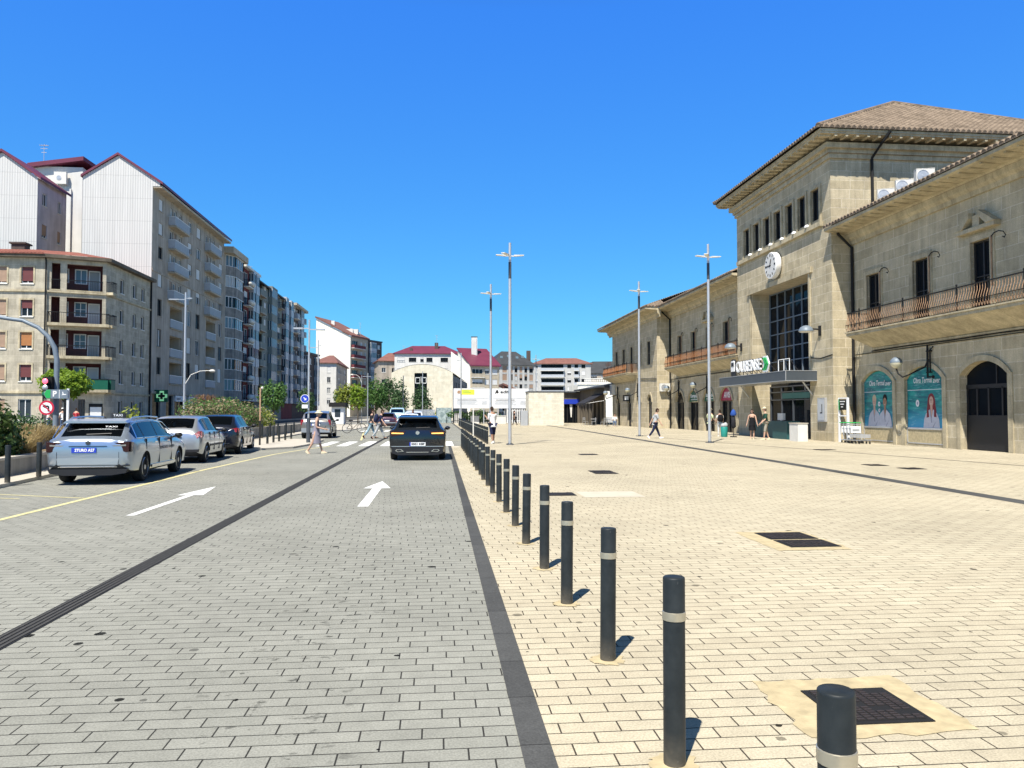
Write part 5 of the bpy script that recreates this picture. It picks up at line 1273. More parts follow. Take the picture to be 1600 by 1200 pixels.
def lamp_wrap(root, poly, y, d, sy, mat, name='tail_lamp', inner=None):
    """tail lamps: outline on the back plus the piece that wraps round the corner"""
    for s in (1, -1):
        mb = MB(); mb.prism([(p[0] * s, p[1]) for p in poly], (0, y, 0), (1, 0, 0), (0, 0, 1), (0, d, 0), 0)
        if sy: mb.prism([(sy[1], sy[2]), (sy[1] + sy[3], sy[2] + .03), (sy[1] + sy[3] * .8, sy[4] - .02), (sy[1], sy[4])], (s * sy[0], 0, 0), (0, 1, 0), (0, 0, 1), (s * -.12, 0, 0), 0)
        if inner: mb.prism([(p[0] * s, p[1]) for p in inner[0]], (0, y - .006, 0), (1, 0, 0), (0, 0, 1), (0, .01, 0), 1)
        mb.build(name, [M[mat], M[inner[1]] if inner else M[mat]], root, recalc=True)
def plate(root, x, z, y, w, h, txt, bg='white', fg='plastic', tw=None):
    mb = MB(); mb.box(x - w / 2, x + w / 2, y - .012, y, z - h / 2, z + h / 2, 0)
    if txt: text_into(mb, txt, h * .78, (x + w * .03, y - .014, z), (1, 0, 0), (0, 0, 1), 1, tw or w * .82, .001, 0, .004)
    if bg == 'white': mb.box(x - w / 2, x - w / 2 + w * .08, y - .015, y - .012, z - h / 2, z + h / 2, 2)
    return mb.build('number_plate', [M[bg], M[fg], M['signblue']], root)
def mirrors(root, y, z, x, mat):
    for s in (1, -1):
        mb = MB(); mb.ball((s * (x + .13), y, z), .1, 12, 8, 0, .72); mb.tube([(s * (x - .04), y + .03, z - .05), (s * (x + .1), y, z - .02)], .03, 6, 1)
        mb.build('wing_mirror', [M[mat], M['plastic']], root, smooth=60)
def handles(root, ys, z, x, mat):
    for s in (1, -1):
        for y in ys:
            mb = MB(); mb.box(s * x - .012, s * x + .02, y - .11, y + .11, z - .018, z + .018); mb.build('door_handle', M[mat], root)
def shuts(root, ys, x, z0, z1):
    mb = MB()
    for s in (1, -1):
        for y in ys: mb.box(s * x - .03, s * x + .0105, y - .006, y + .006, z0, z1)
    mb.build('door_gap', M['plastic'], root)
def make_car(label, loc, st, wheels, wr, wx, side, rear, front, body, style, group='parked and driving cars', rz=0, cat='car', name='parked_car', glass='carglass', rim='rim'):
    t = thing(name, label, cat, (0, 0, 0), 0, group)
    link('body', car_body(st, wheels, wr + .045, side, rear, front, [M[body], M[glass], M['plastic']]), t)
    ib = MB(); zb = st[4][5]; wi = st[5][4] - .12; ib.box(-wi, wi, st[3][0] + .12, st[-4][0] - .1, .30, zb - .22, 0)
    for y, h_ in ((.1, .26), (-.95, .16)):
        for x in ((-.36, .36) if h_ > .2 else (-.4, 0, .4)):
            ib.lathe([(.19, 0), (.22, .1), (.2, h_ - .02), (.12, h_ + .04)], (x, y, zb - .24), 10, 0); ib.lathe([(.06, 0), (.13, .04), (.13, .15), (.07, .18)], (x, y - .03, zb - .2 + h_ + .03), 10, 0)
    link('interior', ib.mesh('interior', M['cabin'], 50), t)
    for y in wheels:
        for s in (1, -1): wheel_parts(t, s * wx, y, wr, .21, style, rim)
    return t
def fin(root, y, z, m='plastic'):
    mb = MB(); mb.prism([(0, 0), (.16, 0), (.02, .07)], (-.015, y, z), (0, 1, 0), (0, 0, 1), (.03, 0, 0)); mb.build('roof_fin', M[m], root)
# silver estate taxi
WST = [(-2.43, .40, .66, .72, .66, .90, .60, .95), (-2.40, .33, .76, .82, .77, .97, .70, 1.01), (-2.32, .27, .83, .885, .84, 1.0, .735, 1.06), (-2.2, .24, .86, .91, .87, 1.01, .735, 1.13), (-1.82, .22, .88, .925, .885, 1.02, .69, 1.405), (-1.45, .21, .9, .93, .885, 1.02, .68, 1.45), (-.6, .2, .9, .93, .885, 1.005, .68, 1.478), (.2, .2, .9, .93, .885, .985, .67, 1.455),
       (.62, .2, .9, .93, .885, .97, .65, 1.38), (1.35, .2, .9, .93, .87, .935, .78, .985), (1.9, .2, .89, .92, .83, .86, .72, .91), (2.25, .22, .85, .88, .76, .76, .62, .80), (2.40, .28, .75, .78, .66, .64, .55, .67), (2.43, .36, .66, .68, .58, .58, .48, .60)]
t = make_car('silver estate taxi with blue plate and tinted windows, nearest of the parked cars', None, WST, (-1.42, 1.42), .335, .80, [(-2.05, -1.45), (-1.38, -.42), (-.34, .62), (.68, 1.12)], (-2.27, -1.86), (.7, 1.33), 'silver', 'ten', rim='rim')
lamp_wrap(t, [(.38, .93), (.87, .97), (.86, .74), (.80, .73), (.55, .82)], -2.425, .2, (.90, -2.36, .74, .22, .96), 'lampdark', inner=([(.5, .885), (.80, .905), (.80, .87), (.55, .86)], 'chrome'))
poly_part('tailgate_trim', [(-.66, .60), (.66, .60), (.62, .46), (-.62, .46)], -2.436, .06, M['silver2'], t)
poly_part('tailgate_trim', [(-.40, .875), (.40, .875), (.40, .86), (-.40, .86)], -2.442, .06, M['plastic'], t)
plate(t, -.08, .78, -2.437, .52, .11, '2TURO A27', 'signblue', 'white', .42)
mb = MB(); mb.lathe([(.052, -.004), (.052, .012), (.04, .012), (.04, -.004)], (0, -2.44, .945), 20, 0, 'y'); mb.prism([(-.03, -.02), (.03, .0), (-.01, .035)], (0, -2.445, .945), (1, 0, 0), (0, 0, 1), (0, .01, 0)); mb.build('badge', M['darkgrey'], t)
mb = MB(); mb.prism([(-.84, .36), (.84, .36), (.80, .27), (.5, .22), (-.5, .22), (-.80, .27)], (0, -2.425, 0), (1, 0, 0), (0, 0, 1), (0, .15, 0)); mb.prism([(.45, .43), (.86, .445), (.86, .42), (.5, .41)], (0, -2.42, 0), (1, 0, 0), (0, 0, 1), (0, .2, 0)); mb.prism([(-.45, .43), (-.86, .445), (-.86, .42), (-.5, .41)], (0, -2.42, 0), (1, 0, 0), (0, 0, 1), (0, .2, 0)); mb.build('rear_bumper', M['plastic'], t)
mb = MB(); mb.box(-.62, .62, -2.437, -2.42, .40, .416); mb.build('bumper_strip', M['chrome'], t)
mb = MB(); mb.box(-.66, .66, -2.436, -2.42, .436, .444); mb.box(-.655, -.648, -2.436, -2.42, .44, .74); mb.box(.648, .655, -2.436, -2.42, .44, .74); mb.build('tailgate_gap', M['plastic'], t)
for s in (1, -1):
    mb = MB(); mb.tube([(s * .66, -1.75, 1.44), (s * .655, -1.6, 1.5), (s * .66, -.6, 1.525), (s * .65, .3, 1.5), (s * .64, .42, 1.455)], .02, 6); mb.build('roof_rail', M['silver2'], t)
    mb = MB(); mb.tube([(s * .905, -2.0, 1.035), (s * .897, -.5, 1.03), (s * .893, 1.1, .985)], .012, 6); mb.tube([(s * .9, -2.03, 1.04), (s * .76, -1.98, 1.33), (s * .72, -1.5, 1.42), (s * .715, -.3, 1.44), (s * .715, .5, 1.37), (s * .86, 1.15, .99)], .011, 6); mb.build('window_trim', M['chrome'], t)
    mb = MB(); mb.box(s * .935 - .012, s * .935 + .012, -1.0, 1.0, .30, .36); mb.build('sill_trim', M['chrome'], t)
mb = MB(); mb.prism([(-.70, 0), (.70, 0), (.64, .05), (-.64, .05)], (0, -2.02, 1.375), (1, 0, 0), (0, 0, 1), (0, .3, .05)); mb.build('rear_spoiler', M['silver'], t)
mb = MB(); text_into(mb, 'TAXI', .055, (.34, -2.008, 1.295), (1, 0, 0), (0, .55, .8), 0, .26, .002); mb.tube([(-.1, -2.245, 1.125), (.42, -2.215, 1.145)], .014, 6, 1); mb.build('rear_wiper', [M['white'], M['plastic']], t)
mirrors(t, .95, 1.02, .90, 'plastic'); handles(t, (-.72, .32), .90, .935, 'chrome'); fin(t, -1.5, 1.46); shuts(t, (-1.40, -.38, .66), .93, .38, 1.0)
mb = MB(); mb.box(-.28, .02, -.2, -.05, 1.485, 1.6, 0); text_into(mb, 'TAXI', .085, (-.13, -.205, 1.545), (1, 0, 0), (0, 0, 1), 1, .22, .002); mb.build('taxi_light', [M['plastic'], M['white']], t)
mb = MB()
for s in (1, -1): text_into(mb, 'RADIO TAXI', .10, (s * .944, .25, .74), (0, s, 0), (0, 0, 1), 0, 1.2, .002)
mb.build('door_lettering', M['darkgrey'], t)
move(t, (-7.66, 19.9, 0), R(3.2)); t.scale = (.965, .98, .975)
# small silver hatchback
HST = [(-2.0, .36, .62, .68, .62, .86, .50, .92), (-1.96, .28, .74, .80, .74, .93, .62, 1.0), (-1.86, .24, .80, .85, .80, .96, .66, 1.08), (-1.72, .22, .82, .865, .825, .975, .66, 1.17), (-1.38, .21, .84, .87, .835, .985, .62, 1.40), (-1.0, .2, .85, .875, .835, .98, .60, 1.455), (-.3, .2, .85, .875, .835, .965, .60, 1.475), (.2, .2, .85, .875, .835, .95, .59, 1.43), (.45, .2, .85, .875, .83, .94, .57, 1.36), (1.2, .2, .84, .865, .80, .90, .72, .95),
       (1.6, .21, .82, .85, .76, .82, .62, .86), (1.9, .25, .74, .77, .66, .68, .52, .72), (2.02, .33, .60, .62, .54, .56, .42, .58)]
t = make_car('small silver hatchback with red tail lamps parked behind the estate taxi', None, HST, (-1.22, 1.32), .30, .755, [(-1.42, -.92), (-.84, -.28), (-.2, .42), (.48, 1.0)], (-1.84, -1.42), (.5, 1.18), 'silver2', 'cap', glass='clearglass')
lamp_wrap(t, [(.52, .72), (.62, .90), (.82, 1.0), (.82, .86), (.72, .74)], -1.98, .3, (.865, -1.93, .8, .30, .99), 'lampred')
plate(t, 0, .70, -1.995, .50, .11, '4312 CRT', 'white', 'plastic')
mb = MB(); mb.box(-.3, .3, -2.02, -1.98, .79, .82); mb.prism([(-.8, .44), (.8, .44), (.78, .36), (-.78, .36)], (0, -2.015, 0), (1, 0, 0), (0, 0, 1), (0, .2, 0)); mb.build('bumper_strip', M['plastic'], t)
mirrors(t, .85, .98, .84, 'plastic'); handles(t, (-.62, .12), .86, .885, 'silver2'); fin(t, -1.1, 1.46); shuts(t, (-.88, -.24, .5), .876, .36, .95)
for s in (1, -1):
    mb = MB(); mb.box(s * .878 - .01, s * .878 + .014, -.85, .95, .50, .56); mb.build('side_strip', M['plastic'], t)
mb = MB(); mb.tube([(-.1, -1.86, 1.09), (.4, -1.83, 1.11)], .012, 6); mb.build('rear_wiper', M['plastic'], t)
mb = MB(); text_into(mb, '207', .05, (.45, -1.995, .77), (1, 0, 0), (0, 0, 1), 0, .13, .003); mb.build('badge', M['chrome'], t)
move(t, (-8.17, 26.35, 0), R(3.5))
# dark navy hatchback farther on
KST = [(a[0] * 1.06, a[1], a[2] * 1.03, a[3] * 1.03, a[4] * 1.03, a[5] + .05, a[6] * 1.06, a[7] + .02) for a in HST]
t = make_car('dark navy hatchback third in the parked row, before the planted bed', None, KST, (-1.32, 1.34), .32, .775, [(-1.42, -1.0), (-.9, -.28), (-.2, .44), (.5, 1.0)], (-1.95, -1.5), (.55, 1.25), 'navy', 'ten')
lamp_wrap(t, [(.46, .92), (.84, 1.0), (.84, .84), (.52, .82)], -2.09, .28, (.89, -2.0, .82, .28, .99), 'lampred')
plate(t, 0, .72, -2.115, .5, .11, '', 'white'); mb = MB(); mb.box(-.6, .6, -2.13, -2.08, .40, .43); mb.build('bumper_strip', M['chrome'], t)
mirrors(t, .88, 1.03, .86, 'plastic'); handles(t, (-.66, .14), .90, .91, 'navy'); fin(t, -1.15, 1.47); shuts(t, (-.95, -.24, .52), .902, .36, 1.0)
move(t, (-8.36, 31.4, 0), R(4))
# graphite hatchback driving away in the lane
GST = [(-2.13, .34, .70, .80, .74, .86, .64, .92), (-2.10, .25, .82, .89, .82, .95, .71, 1.0), (-2.0, .20, .86, .91, .85, .985, .74, 1.05), (-1.88, .18, .87, .915, .86, 1.0, .72, 1.13), (-1.52, .18, .88, .915, .86, 1.0, .655, 1.395), (-1.15, .18, .88, .915, .86, .995, .64, 1.445), (-.3, .17, .88, .915, .86, .98, .63, 1.46), (.2, .17, .88, .915, .86, .96, .62, 1.43), (.5, .17, .88, .915, .855, .95, .60, 1.36), (1.25, .17, .88, .905, .83, .91, .74, .96), (1.7, .18, .85, .88, .78, .83, .64, .87), (2.0, .22, .76, .79, .68, .70, .54, .73), (2.13, .3, .62, .65, .56, .58, .44, .6)]
t = make_car('dark graphite hatchback with lit amber lamps driving away in the right lane', None, GST, (-1.3, 1.33), .325, .80, [(-1.6, -1.05), (-.95, -.28), (-.2, .46), (.52, 1.05)], (-1.96, -1.55), (.56, 1.23), 'graphite', 'five', name='driving_car', glass='clearglass')
lamp_wrap(t, [(.38, .955), (.86, .985), (.86, .79), (.80, .79), (.46, .85)], -2.135, .25, (.90, -2.08, .80, .26, .97), 'lampdark', inner=([(.45, .905), (.84, .915), (.84, .875), (.46, .87)], 'amber'))
plate(t, 0, .54, -2.142, .52, .115, '0501 KBF', 'white', 'plastic')
mb = MB(); mb.lathe([(.062, -.006), (.062, .01), (.05, .01)], (0, -2.14, .905), 20, 0, 'y'); mb.build('badge', M['chrome'], t)
mb = MB(); text_into(mb, 'GTD', .06, (-.58, -2.125, .755), (1, 0, 0), (0, 0, 1), 0, .2, .003); mb.build('badge', M['chrome'], t)
mb = MB(); mb.prism([(-.82, .40), (-.6, .445), (.6, .445), (.82, .40), (.82, .24), (.6, .18), (-.6, .18), (-.82, .24)], (0, -2.14, 0), (1, 0, 0), (0, 0, 1), (0, .2, 0)); mb.build('rear_bumper', M['plastic'], t)
for s in (1, -1):
    mb = MB(); a = [(s * .44, .30), (s * .52, .37), (s * .68, .37), (s * .72, .32), (s * .64, .28)]; mb.prism(a, (0, -2.155, 0), (1, 0, 0), (0, 0, 1), (0, .05, 0), 0); c = Vector((sum(p[0] for p in a) / 5, sum(p[1] for p in a) / 5)); mb.prism([((p[0] - c.x) * .72 + c.x, (p[1] - c.y) * .68 + c.y) for p in a], (0, -2.158, 0), (1, 0, 0), (0, 0, 1), (0, .05, 0), 1); mb.build('exhaust_trim', [M['chrome'], M['plastic']], t)
mb = MB(); mb.box(-.36, .36, -2.15, -2.13, .265, .285); mb.build('bumper_strip', M['chrome'], t)
mb = MB(); mb.prism([(-.70, .76), (-.62, .62), (.62, .62), (.70, .76), (.69, .76), (.615, .63), (-.615, .63), (-.69, .76)], (0, -2.137, 0), (1, 0, 0), (0, 0, 1), (0, .03, 0)); mb.build('tailgate_gap', M['plastic'], t)
mb = MB(); mb.prism([(-.42, .62), (.42, .62), (.36, .47), (-.36, .47)], (0, -2.134, 0), (1, 0, 0), (0, 0, 1), (0, .03, 0)); mb.build('plate_recess', M['plastic'], t)
mb = MB(); mb.box(-.84, .84, -2.139, -2.10, .455, .475); mb.build('bumper_edge', M['silver2'], t)
mb = MB(); mb.prism([(-.66, 0), (.66, 0), (.60, .05), (-.60, .05)], (0, -1.72, 1.365), (1, 0, 0), (0, 0, 1), (0, .3, .05)); mb.build('rear_spoiler', M['graphite'], t)
mb = MB(); mb.tube([(-.05, -1.985, 1.065), (.4, -1.96, 1.08)], .013, 6); mb.build('rear_wiper', M['plastic'], t)
mirrors(t, .9, 1.0, .87, 'graphite'); handles(t, (-.66, .16), .88, .925, 'graphite'); fin(t, -1.2, 1.455); shuts(t, (-1.0, -.24, .54), .915, .34, .97)
move(t, (-.62, 27.45, 0), R(-.3))
# people carrier at the far kerb
VST = [(a[0] * 1.05, a[1] + .02, a[2] * 1.02, a[3] * 1.02, a[4] * 1.02, a[5] + .05, a[6] * 1.12, (a[7] + .17 if a[7] > 1.0 else a[7] + .06)) for a in HST]
VST[3] = (-1.9, .24, .84, .885, .845, 1.03, .74, 1.42); VST[2] = (-1.98, .26, .82, .87, .83, 1.02, .76, 1.12)
t = make_car('grey silver people carrier stopped beyond the zebra crossing', None, VST, (-1.32, 1.38), .32, .77, [(-1.8, -1.02), (-.9, -.28), (-.2, .46), (.52, 1.05)], (-1.96, -1.75), (.6, 1.25), 'greysilver', 'cap', glass='clearglass')
lamp_wrap(t, [(.70, .78), (.72, 1.12), (.84, 1.12), (.86, .80)], -2.06, .25, (.875, -2.0, .8, .14, 1.1), 'lampred'); plate(t, 0, .82, -2.105, .5, .11, '', 'white')
mb = MB(); mb.box(-.3, .3, -2.13, -2.09, .93, .96); mb.prism([(-.82, .62), (.82, .62), (.82, .36), (-.82, .36)], (0, -2.115, 0), (1, 0, 0), (0, 0, 1), (0, .2, 0)); mb.build('rear_bumper', M['silver2'], t)
mirrors(t, .9, 1.06, .87, 'plastic'); handles(t, (-.6, .14), .92, .90, 'silver2'); shuts(t, (-.95, -.24, .52), .893, .36, 1.0)
move(t, (-7.25, 48.75, 0), R(2))
# far traffic
t = make_car('white hatchback half hidden ahead of the graphite car', None, HST, (-1.22, 1.32), .30, .755, [(-1.42, -.92), (-.84, -.28), (-.2, .42), (.48, 1.0)], (-1.84, -1.42), (.5, 1.18), 'whitecar', 'cap', name='driving_car'); lamp_wrap(t, [(.52, .72), (.62, .90), (.82, 1.0), (.82, .86), (.72, .74)], -1.98, .3, None, 'lampred'); move(t, (-1.9, 54, 0), 0)
t = make_car('plum coloured car with red lamps waiting far down the left lane', None, KST, (-1.32, 1.34), .32, .775, [(-1.42, -1.0), (-.9, -.28), (-.2, .44), (.5, 1.0)], (-1.95, -1.5), (.55, 1.25), 'plumcar', 'cap', name='driving_car'); lamp_wrap(t, [(.46, .92), (.84, 1.0), (.84, .80), (.52, .78)], -2.09, .28, None, 'lampred'); plate(t, 0, .72, -2.115, .5, .11, '', 'white'); mb = MB(); mb.box(-.8, .8, -2.13, -2.05, .5, .58); mb.build('bumper_strip', M['silver2'], t); move(t, (-4.75, 76, 0), 0)
t = make_car('pale blue delivery van far down the street behind the plum car', None, VST, (-1.32, 1.38), .32, .77, [(-.2, .46), (.52, 1.05)], (-1.96, -1.75), (.6, 1.25), 'palebluecar', 'cap', cat='van', name='delivery_van'); t.scale = (1.1, 1.15, 1.25); move(t, (-4.6, 92, 0), 0)
t = make_car('tall white car farthest ahead in the lane of the graphite car', None, VST, (-1.32, 1.38), .32, .77, [(-1.8, -1.02), (-.9, -.28), (-.2, .46), (.52, 1.05)], (-1.96, -1.75), (.6, 1.25), 'whitecar', 'cap', name='driving_car'); move(t, (-2.0, 68, 0), 0)
# bicycle leaning at the far kerb
t = thing('bicycle', 'black bicycle parked on the far pavement past the zebra crossing', 'bicycle', (0, 0, 0))
for x in (-.52, .52):
    mb = MB(); n = 28; mb.tube([(x + .33 * math.cos(2 * math.pi * k / n), 0, .34 + .33 * math.sin(2 * math.pi * k / n)) for k in range(n + 1)], .022, 6, 0)
    for k in range(10): a = math.pi * k / 10; mb.tube([(x + .32 * math.cos(a), 0, .34 + .32 * math.sin(a)), (x - .32 * math.cos(a), 0, .34 - .32 * math.sin(a))], .004, 4, 1)
    mb.build('wheel', [M['tyre'], M['galv']], t)
mb = MB()
for a, b in (((-.52, .34), (-.12, .30)), ((-.12, .30), (-.25, .85)), ((-.52, .34), (-.22, .75)), ((-.12, .30), (.36, .78)), ((-.22, .78), (.35, .82)), ((.33, .95), (.52, .34))): mb.tube([(a[0], 0, a[1]), (b[0], 0, b[1])], .02, 6)
mb.build('frame', M['iron'], t)
mb = MB(); mb.tube([(.25, -.28, 1.0), (.33, -.1, 1.02), (.33, .1, 1.02), (.25, .28, 1.0)], .016, 6); mb.build('handlebar', M['iron'], t)
mb = MB(); mb.tube([(-.40, 0, .9), (-.2, 0, .92), (-.1, 0, .9)], [.07, .05, .025], 8); mb.build('saddle', M['plastic'], t)
move(t, (-5.95, 56.5, .05), R(12))
# ---------------------------------------------------------------- people
def cloth(name, c, var=.08): return simple('cloth_' + name, c, .85, var=var, vs=9., bump=.15, bs=60., spec=.15)
for n_, c_ in dict(white=(.72, .72, .70), lilac=(.25, .23, .275), navy=(.02, .025, .06), jeans=(.08, .12, .19), palejeans=(.28, .40, .47), grey=(.40, .41, .41), black=(.012, .012, .014), green=(.025, .07, .05), camo=(.33, .30, .24), pink=(.55, .25, .32), yellow=(.62, .66, .40), dark=(.03, .03, .035), straw=(.62, .55, .38), hairb=(.035, .022, .015), hairg=(.35, .33, .30), blue=(.03, .08, .30), red=(.4, .04, .05)).items():
    M['c_' + n_] = cloth(n_, c_)
def skin_mesh(pts, edges, rads, mat, extra=None, sub=1):
    me = bpy.data.meshes.new('s'); me.from_pydata([tuple(p) for p in pts], edges, [])
    o = bpy.data.objects.new('s', me); COL.objects.link(o)
    o.modifiers.new('k', 'SKIN'); sk = me.skin_vertices[0].data
    for i, r in enumerate(rads):
        sk[i].radius = r if isinstance(r, tuple) else (r, r); sk[i].use_root = (i == 0)
    sm = o.modifiers.new('s', 'SUBSURF'); sm.levels = sub
    dg = bpy.context.evaluated_depsgraph_get(); dg.update()
    res = bpy.data.meshes.new_from_object(o.evaluated_get(dg)); bpy.data.objects.remove(o)
    res.materials.clear(); res.materials.append(mat)
    if extra:
        bm = bmesh.new(); bm.from_mesh(res); tmp = extra.mesh('x', [mat]); bm.from_mesh(tmp); bm.to_mesh(res); bm.free()
    smooth_mesh(res, 180)
    return res
def rotx(v, a): return Vector((v[0], v[1] * math.cos(a) - v[2] * math.sin(a), v[1] * math.sin(a) + v[2] * math.cos(a)))
def person(label, loc, rz, h=1.72, lean=0, legs=((0, 0), (0, 0)), arms=((0, 10, 8), (0, 10, 8)), top='c_white', bottom='c_jeans', kind='trousers', shoe='c_dark', hair='c_hairb', skin='skin', sleeve=.75, hat=None, long_hair=False, pack=None, hold=None, glasses=False, build=1.0, seated=False, look=0, group=None, name='person'):
    """walking, standing or seated figure facing +Y; legs ((hip, knee) left, right), arms ((swing, bend, out) ...), degrees"""
    k = h / 1.72; t = thing(name, label, 'person', (0, 0, 0), 0, group); S = lambda *p: Vector(p) * k
    hipz = .93 if not seated else .50
    pel = S(0, 0, hipz); up = rotx((0, 0, 1), -R(lean)) * k; fw = rotx((0, 1, 0), -R(lean)) * k
    B = lambda x, y, z: pel + Vector((x * k, 0, 0)) + fw * y + up * z
    pts, ed, rd = [pel], [], [.125 * k * build]; nm = {'pel': 0}
    def add(n, p, r, par): pts.append(p); rd.append(tuple(q * k for q in r) if isinstance(r, tuple) else r * k); ed.append((nm[par], len(pts) - 1)); nm[n] = len(pts) - 1
    add('waist', B(0, 0, .18), (.125 * build, .10 * build), 'pel'); add('chest', B(0, 0, .38), (.145 * build, .105 * build), 'waist'); add('collar', B(0, -.005, .50), (.10, .075), 'chest'); add('neck', B(0, .01, .57), .052, 'collar'); add('jaw', B(0, .02, .63), .06, 'neck')
    J = {}
    for s, sd in ((-1, 'L'), (1, 'R')):
        sw, bend, out = arms[0 if s < 0 else 1]
        sh = B(s * .175, 0, .455); d = rotx((0, 0, -1), R(sw - lean)); d = (d + Vector((s * math.tan(R(out)), 0, 0))).normalized()
        el = sh + d * .28 * k; d2 = rotx(d, R(bend)); wr = el + d2 * .25 * k
        add('sh' + sd, sh, .058 * build, 'collar'); add('el' + sd, el, .042, 'sh' + sd); add('wr' + sd, wr, .029, 'el' + sd)
        palm = wr + d2 * .07 * k; add('pm' + sd, palm, (.022, .034), 'wr' + sd); cr = d2.cross(Vector((s, 0, 0))).normalized()
        for q, (ln, off) in enumerate(((.07, -.028), (.08, -.010), (.075, .010), (.058, .027))):
            a = palm + d2 * .045 * k + cr * off * k; add('f%d' % q + sd, a, .010, 'pm' + sd); add('g%d' % q + sd, a + rotx(d2, R(18)) * ln * k, .0075, 'f%d' % q + sd)
        add('th' + sd, wr + d2 * .06 * k + (cr * .045 - Vector((s * .012, 0, 0))) * k, .011, 'wr' + sd)
        J['el' + sd] = el; J['wr' + sd] = wr; J['sh' + sd] = sh; J['pm' + sd] = palm
        hp, kn = legs[0 if s < 0 else 1]
        hj = B(s * .09, 0, -.06) if not seated else S(s * .1, .02, hipz - .03); dl = rotx((0, 0, -1), R(hp)); knj = hj + dl * .42 * k; dk = rotx(dl, -R(kn)); an = knj + dk * .40 * k
        add('hp' + sd, hj, .095 * build, 'pel'); add('kn' + sd, knj, .062, 'hp' + sd); add('an' + sd, an, .038, 'kn' + sd)
        add('to' + sd, an + rotx(dk, R(82)) * .14 * k + Vector((0, 0, -.035 * k)), (.036, .026), 'an' + sd)
        J['hj' + sd] = hj; J['kn' + sd] = knj; J['an' + sd] = an; J['dk' + sd] = dk
    hd = MB(); hc = B(0, .035, .72); la = Matrix.Rotation(R(look), 3, 'Z')
    def H(x, y, z): return hc + la @ (Vector((x * k, 0, 0)) + Vector((0, y * k, 0)) + Vector((0, 0, z * k)))
    n1, n2 = 14, 10; vs = []
    for i in range(n2 + 1):
        a = math.pi * i / n2; z = -math.cos(a) * .122; r = math.sin(a)
        for j in range(n1):
            b = 2 * math.pi * j / n1; fx = .076 * (1 - .18 * max(0, -z / .12)); x, y = fx * r * math.cos(b), .096 * r * math.sin(b)
            if y > .05 and abs(x) < .03: y += .012 * max(0, 1 - abs(z + .02) / .03)
            vs.append(H(x, y + (.012 if z < -.05 else 0), z))
    hd.add(vs, [(i * n1 + j, i * n1 + (j + 1) % n1, (i + 1) * n1 + (j + 1) % n1, (i + 1) * n1 + j) for i in range(n2) for j in range(n1)])
    hd.add([H(0, .095, .03), H(-.018, .09, -.03), H(.018, .09, -.03), H(0, .118, -.022)], [(0, 1, 3), (0, 3, 2), (1, 2, 3)])
    for s in (-1, 1): hd.ball(H(s * .076, 0, -.005), .022 * k, 6, 5, 0, 1.5)
    body = link('body', skin_mesh(pts, ed, rd, M[skin], hd), t)
    fm = MB()
    for s in (-1, 1): fm.ball(H(s * .03, .084, .012), .011 * k, 6, 4, 0)
    fm.box(*[v for ab in zip(H(-.022, .083, -.064), H(.022, .094, -.056)) for v in sorted(ab)], 1); fm.build('face_features', [M['plastic'], M['c_pink']], body)
    # clothes as their own layers
    def layer(nmz, names, grow, mat, stop=None):
        idx = {}; P = []; E2 = []; Rr = []
        for n in names:
            i = nm[n]; idx[i] = len(P); P.append(pts[i]); r = rd[i] if isinstance(rd[i], tuple) else (rd[i], rd[i]); Rr.append((r[0] + grow, r[1] + grow))
        for a, b in ed:
            if a in idx and b in idx: E2.append((idx[a], idx[b]))
        for par, end, f, r in stop or []:
            P.append(pts[nm[par]].lerp(end, f)); Rr.append((r, r)); E2.append((idx[nm[par]], len(P) - 1))
        return link(nmz, skin_mesh(P, E2, Rr, M[mat]), t)
    arm = [('sh' + s, J['el' + s], sleeve, .062 * k) for s in 'LR'] if sleeve <= 1 else [('el' + s, J['wr' + s], .9, .045 * k) for s in 'LR']
    an_ = ['shL', 'shR'] + (['elL', 'elR'] if sleeve > 1 else [])
    layer('top', ['pel', 'waist', 'chest', 'collar'] + an_, .024 * k, top, (arm if sleeve > .1 else []) + ([('pel', pel - up * .13, 1.0, .158 * k * build)] if not seated else []))
    if kind in ('trousers', 'shorts'):
        f = 1.0 if kind == 'trousers' else .12
        layer(kind, ['pel', 'hpL', 'hpR', 'knL', 'knR'], .013 * k, bottom, [('kn' + s, J['an' + s], .93 if kind == 'trousers' else .14, (.052 if kind == 'trousers' else .082) * k) for s in 'LR'])
    else:
        mb = MB(); z1 = min(J['knL'].z, J['knR'].z) + (.04 if kind == 'dress' else -.03) * k; n = 24; rings = []
        my = (J['knL'].y + J['knR'].y) / 2; sp = abs(J['knL'].y - J['knR'].y) / 2
        for i in range(7):
            u = i / 6; z = (pel.z + .16 * k) * (1 - u) + z1 * u
            rx = (.15 + .035 * u) * k * build; ry = (.125 + .045 * u) * k * build + sp * .30 * u
            rings += [(rx * math.cos(2 * math.pi * j / n) * (1 + .06 * u * math.cos(6 * math.pi * j / n * 2)), my * u + B(0, 0, .16).y * (1 - u) + ry * math.sin(2 * math.pi * j / n) * (1 + .06 * u * math.sin(5 * math.pi * j / n * 2)), z) for j in range(n)]
        mb.add(rings, [(i * n + j, i * n + (j + 1) % n, (i + 1) * n + (j + 1) % n, (i + 1) * n + j) for i in range(6) for j in range(n)]); mb.build('skirt', M[bottom], t, smooth=180)
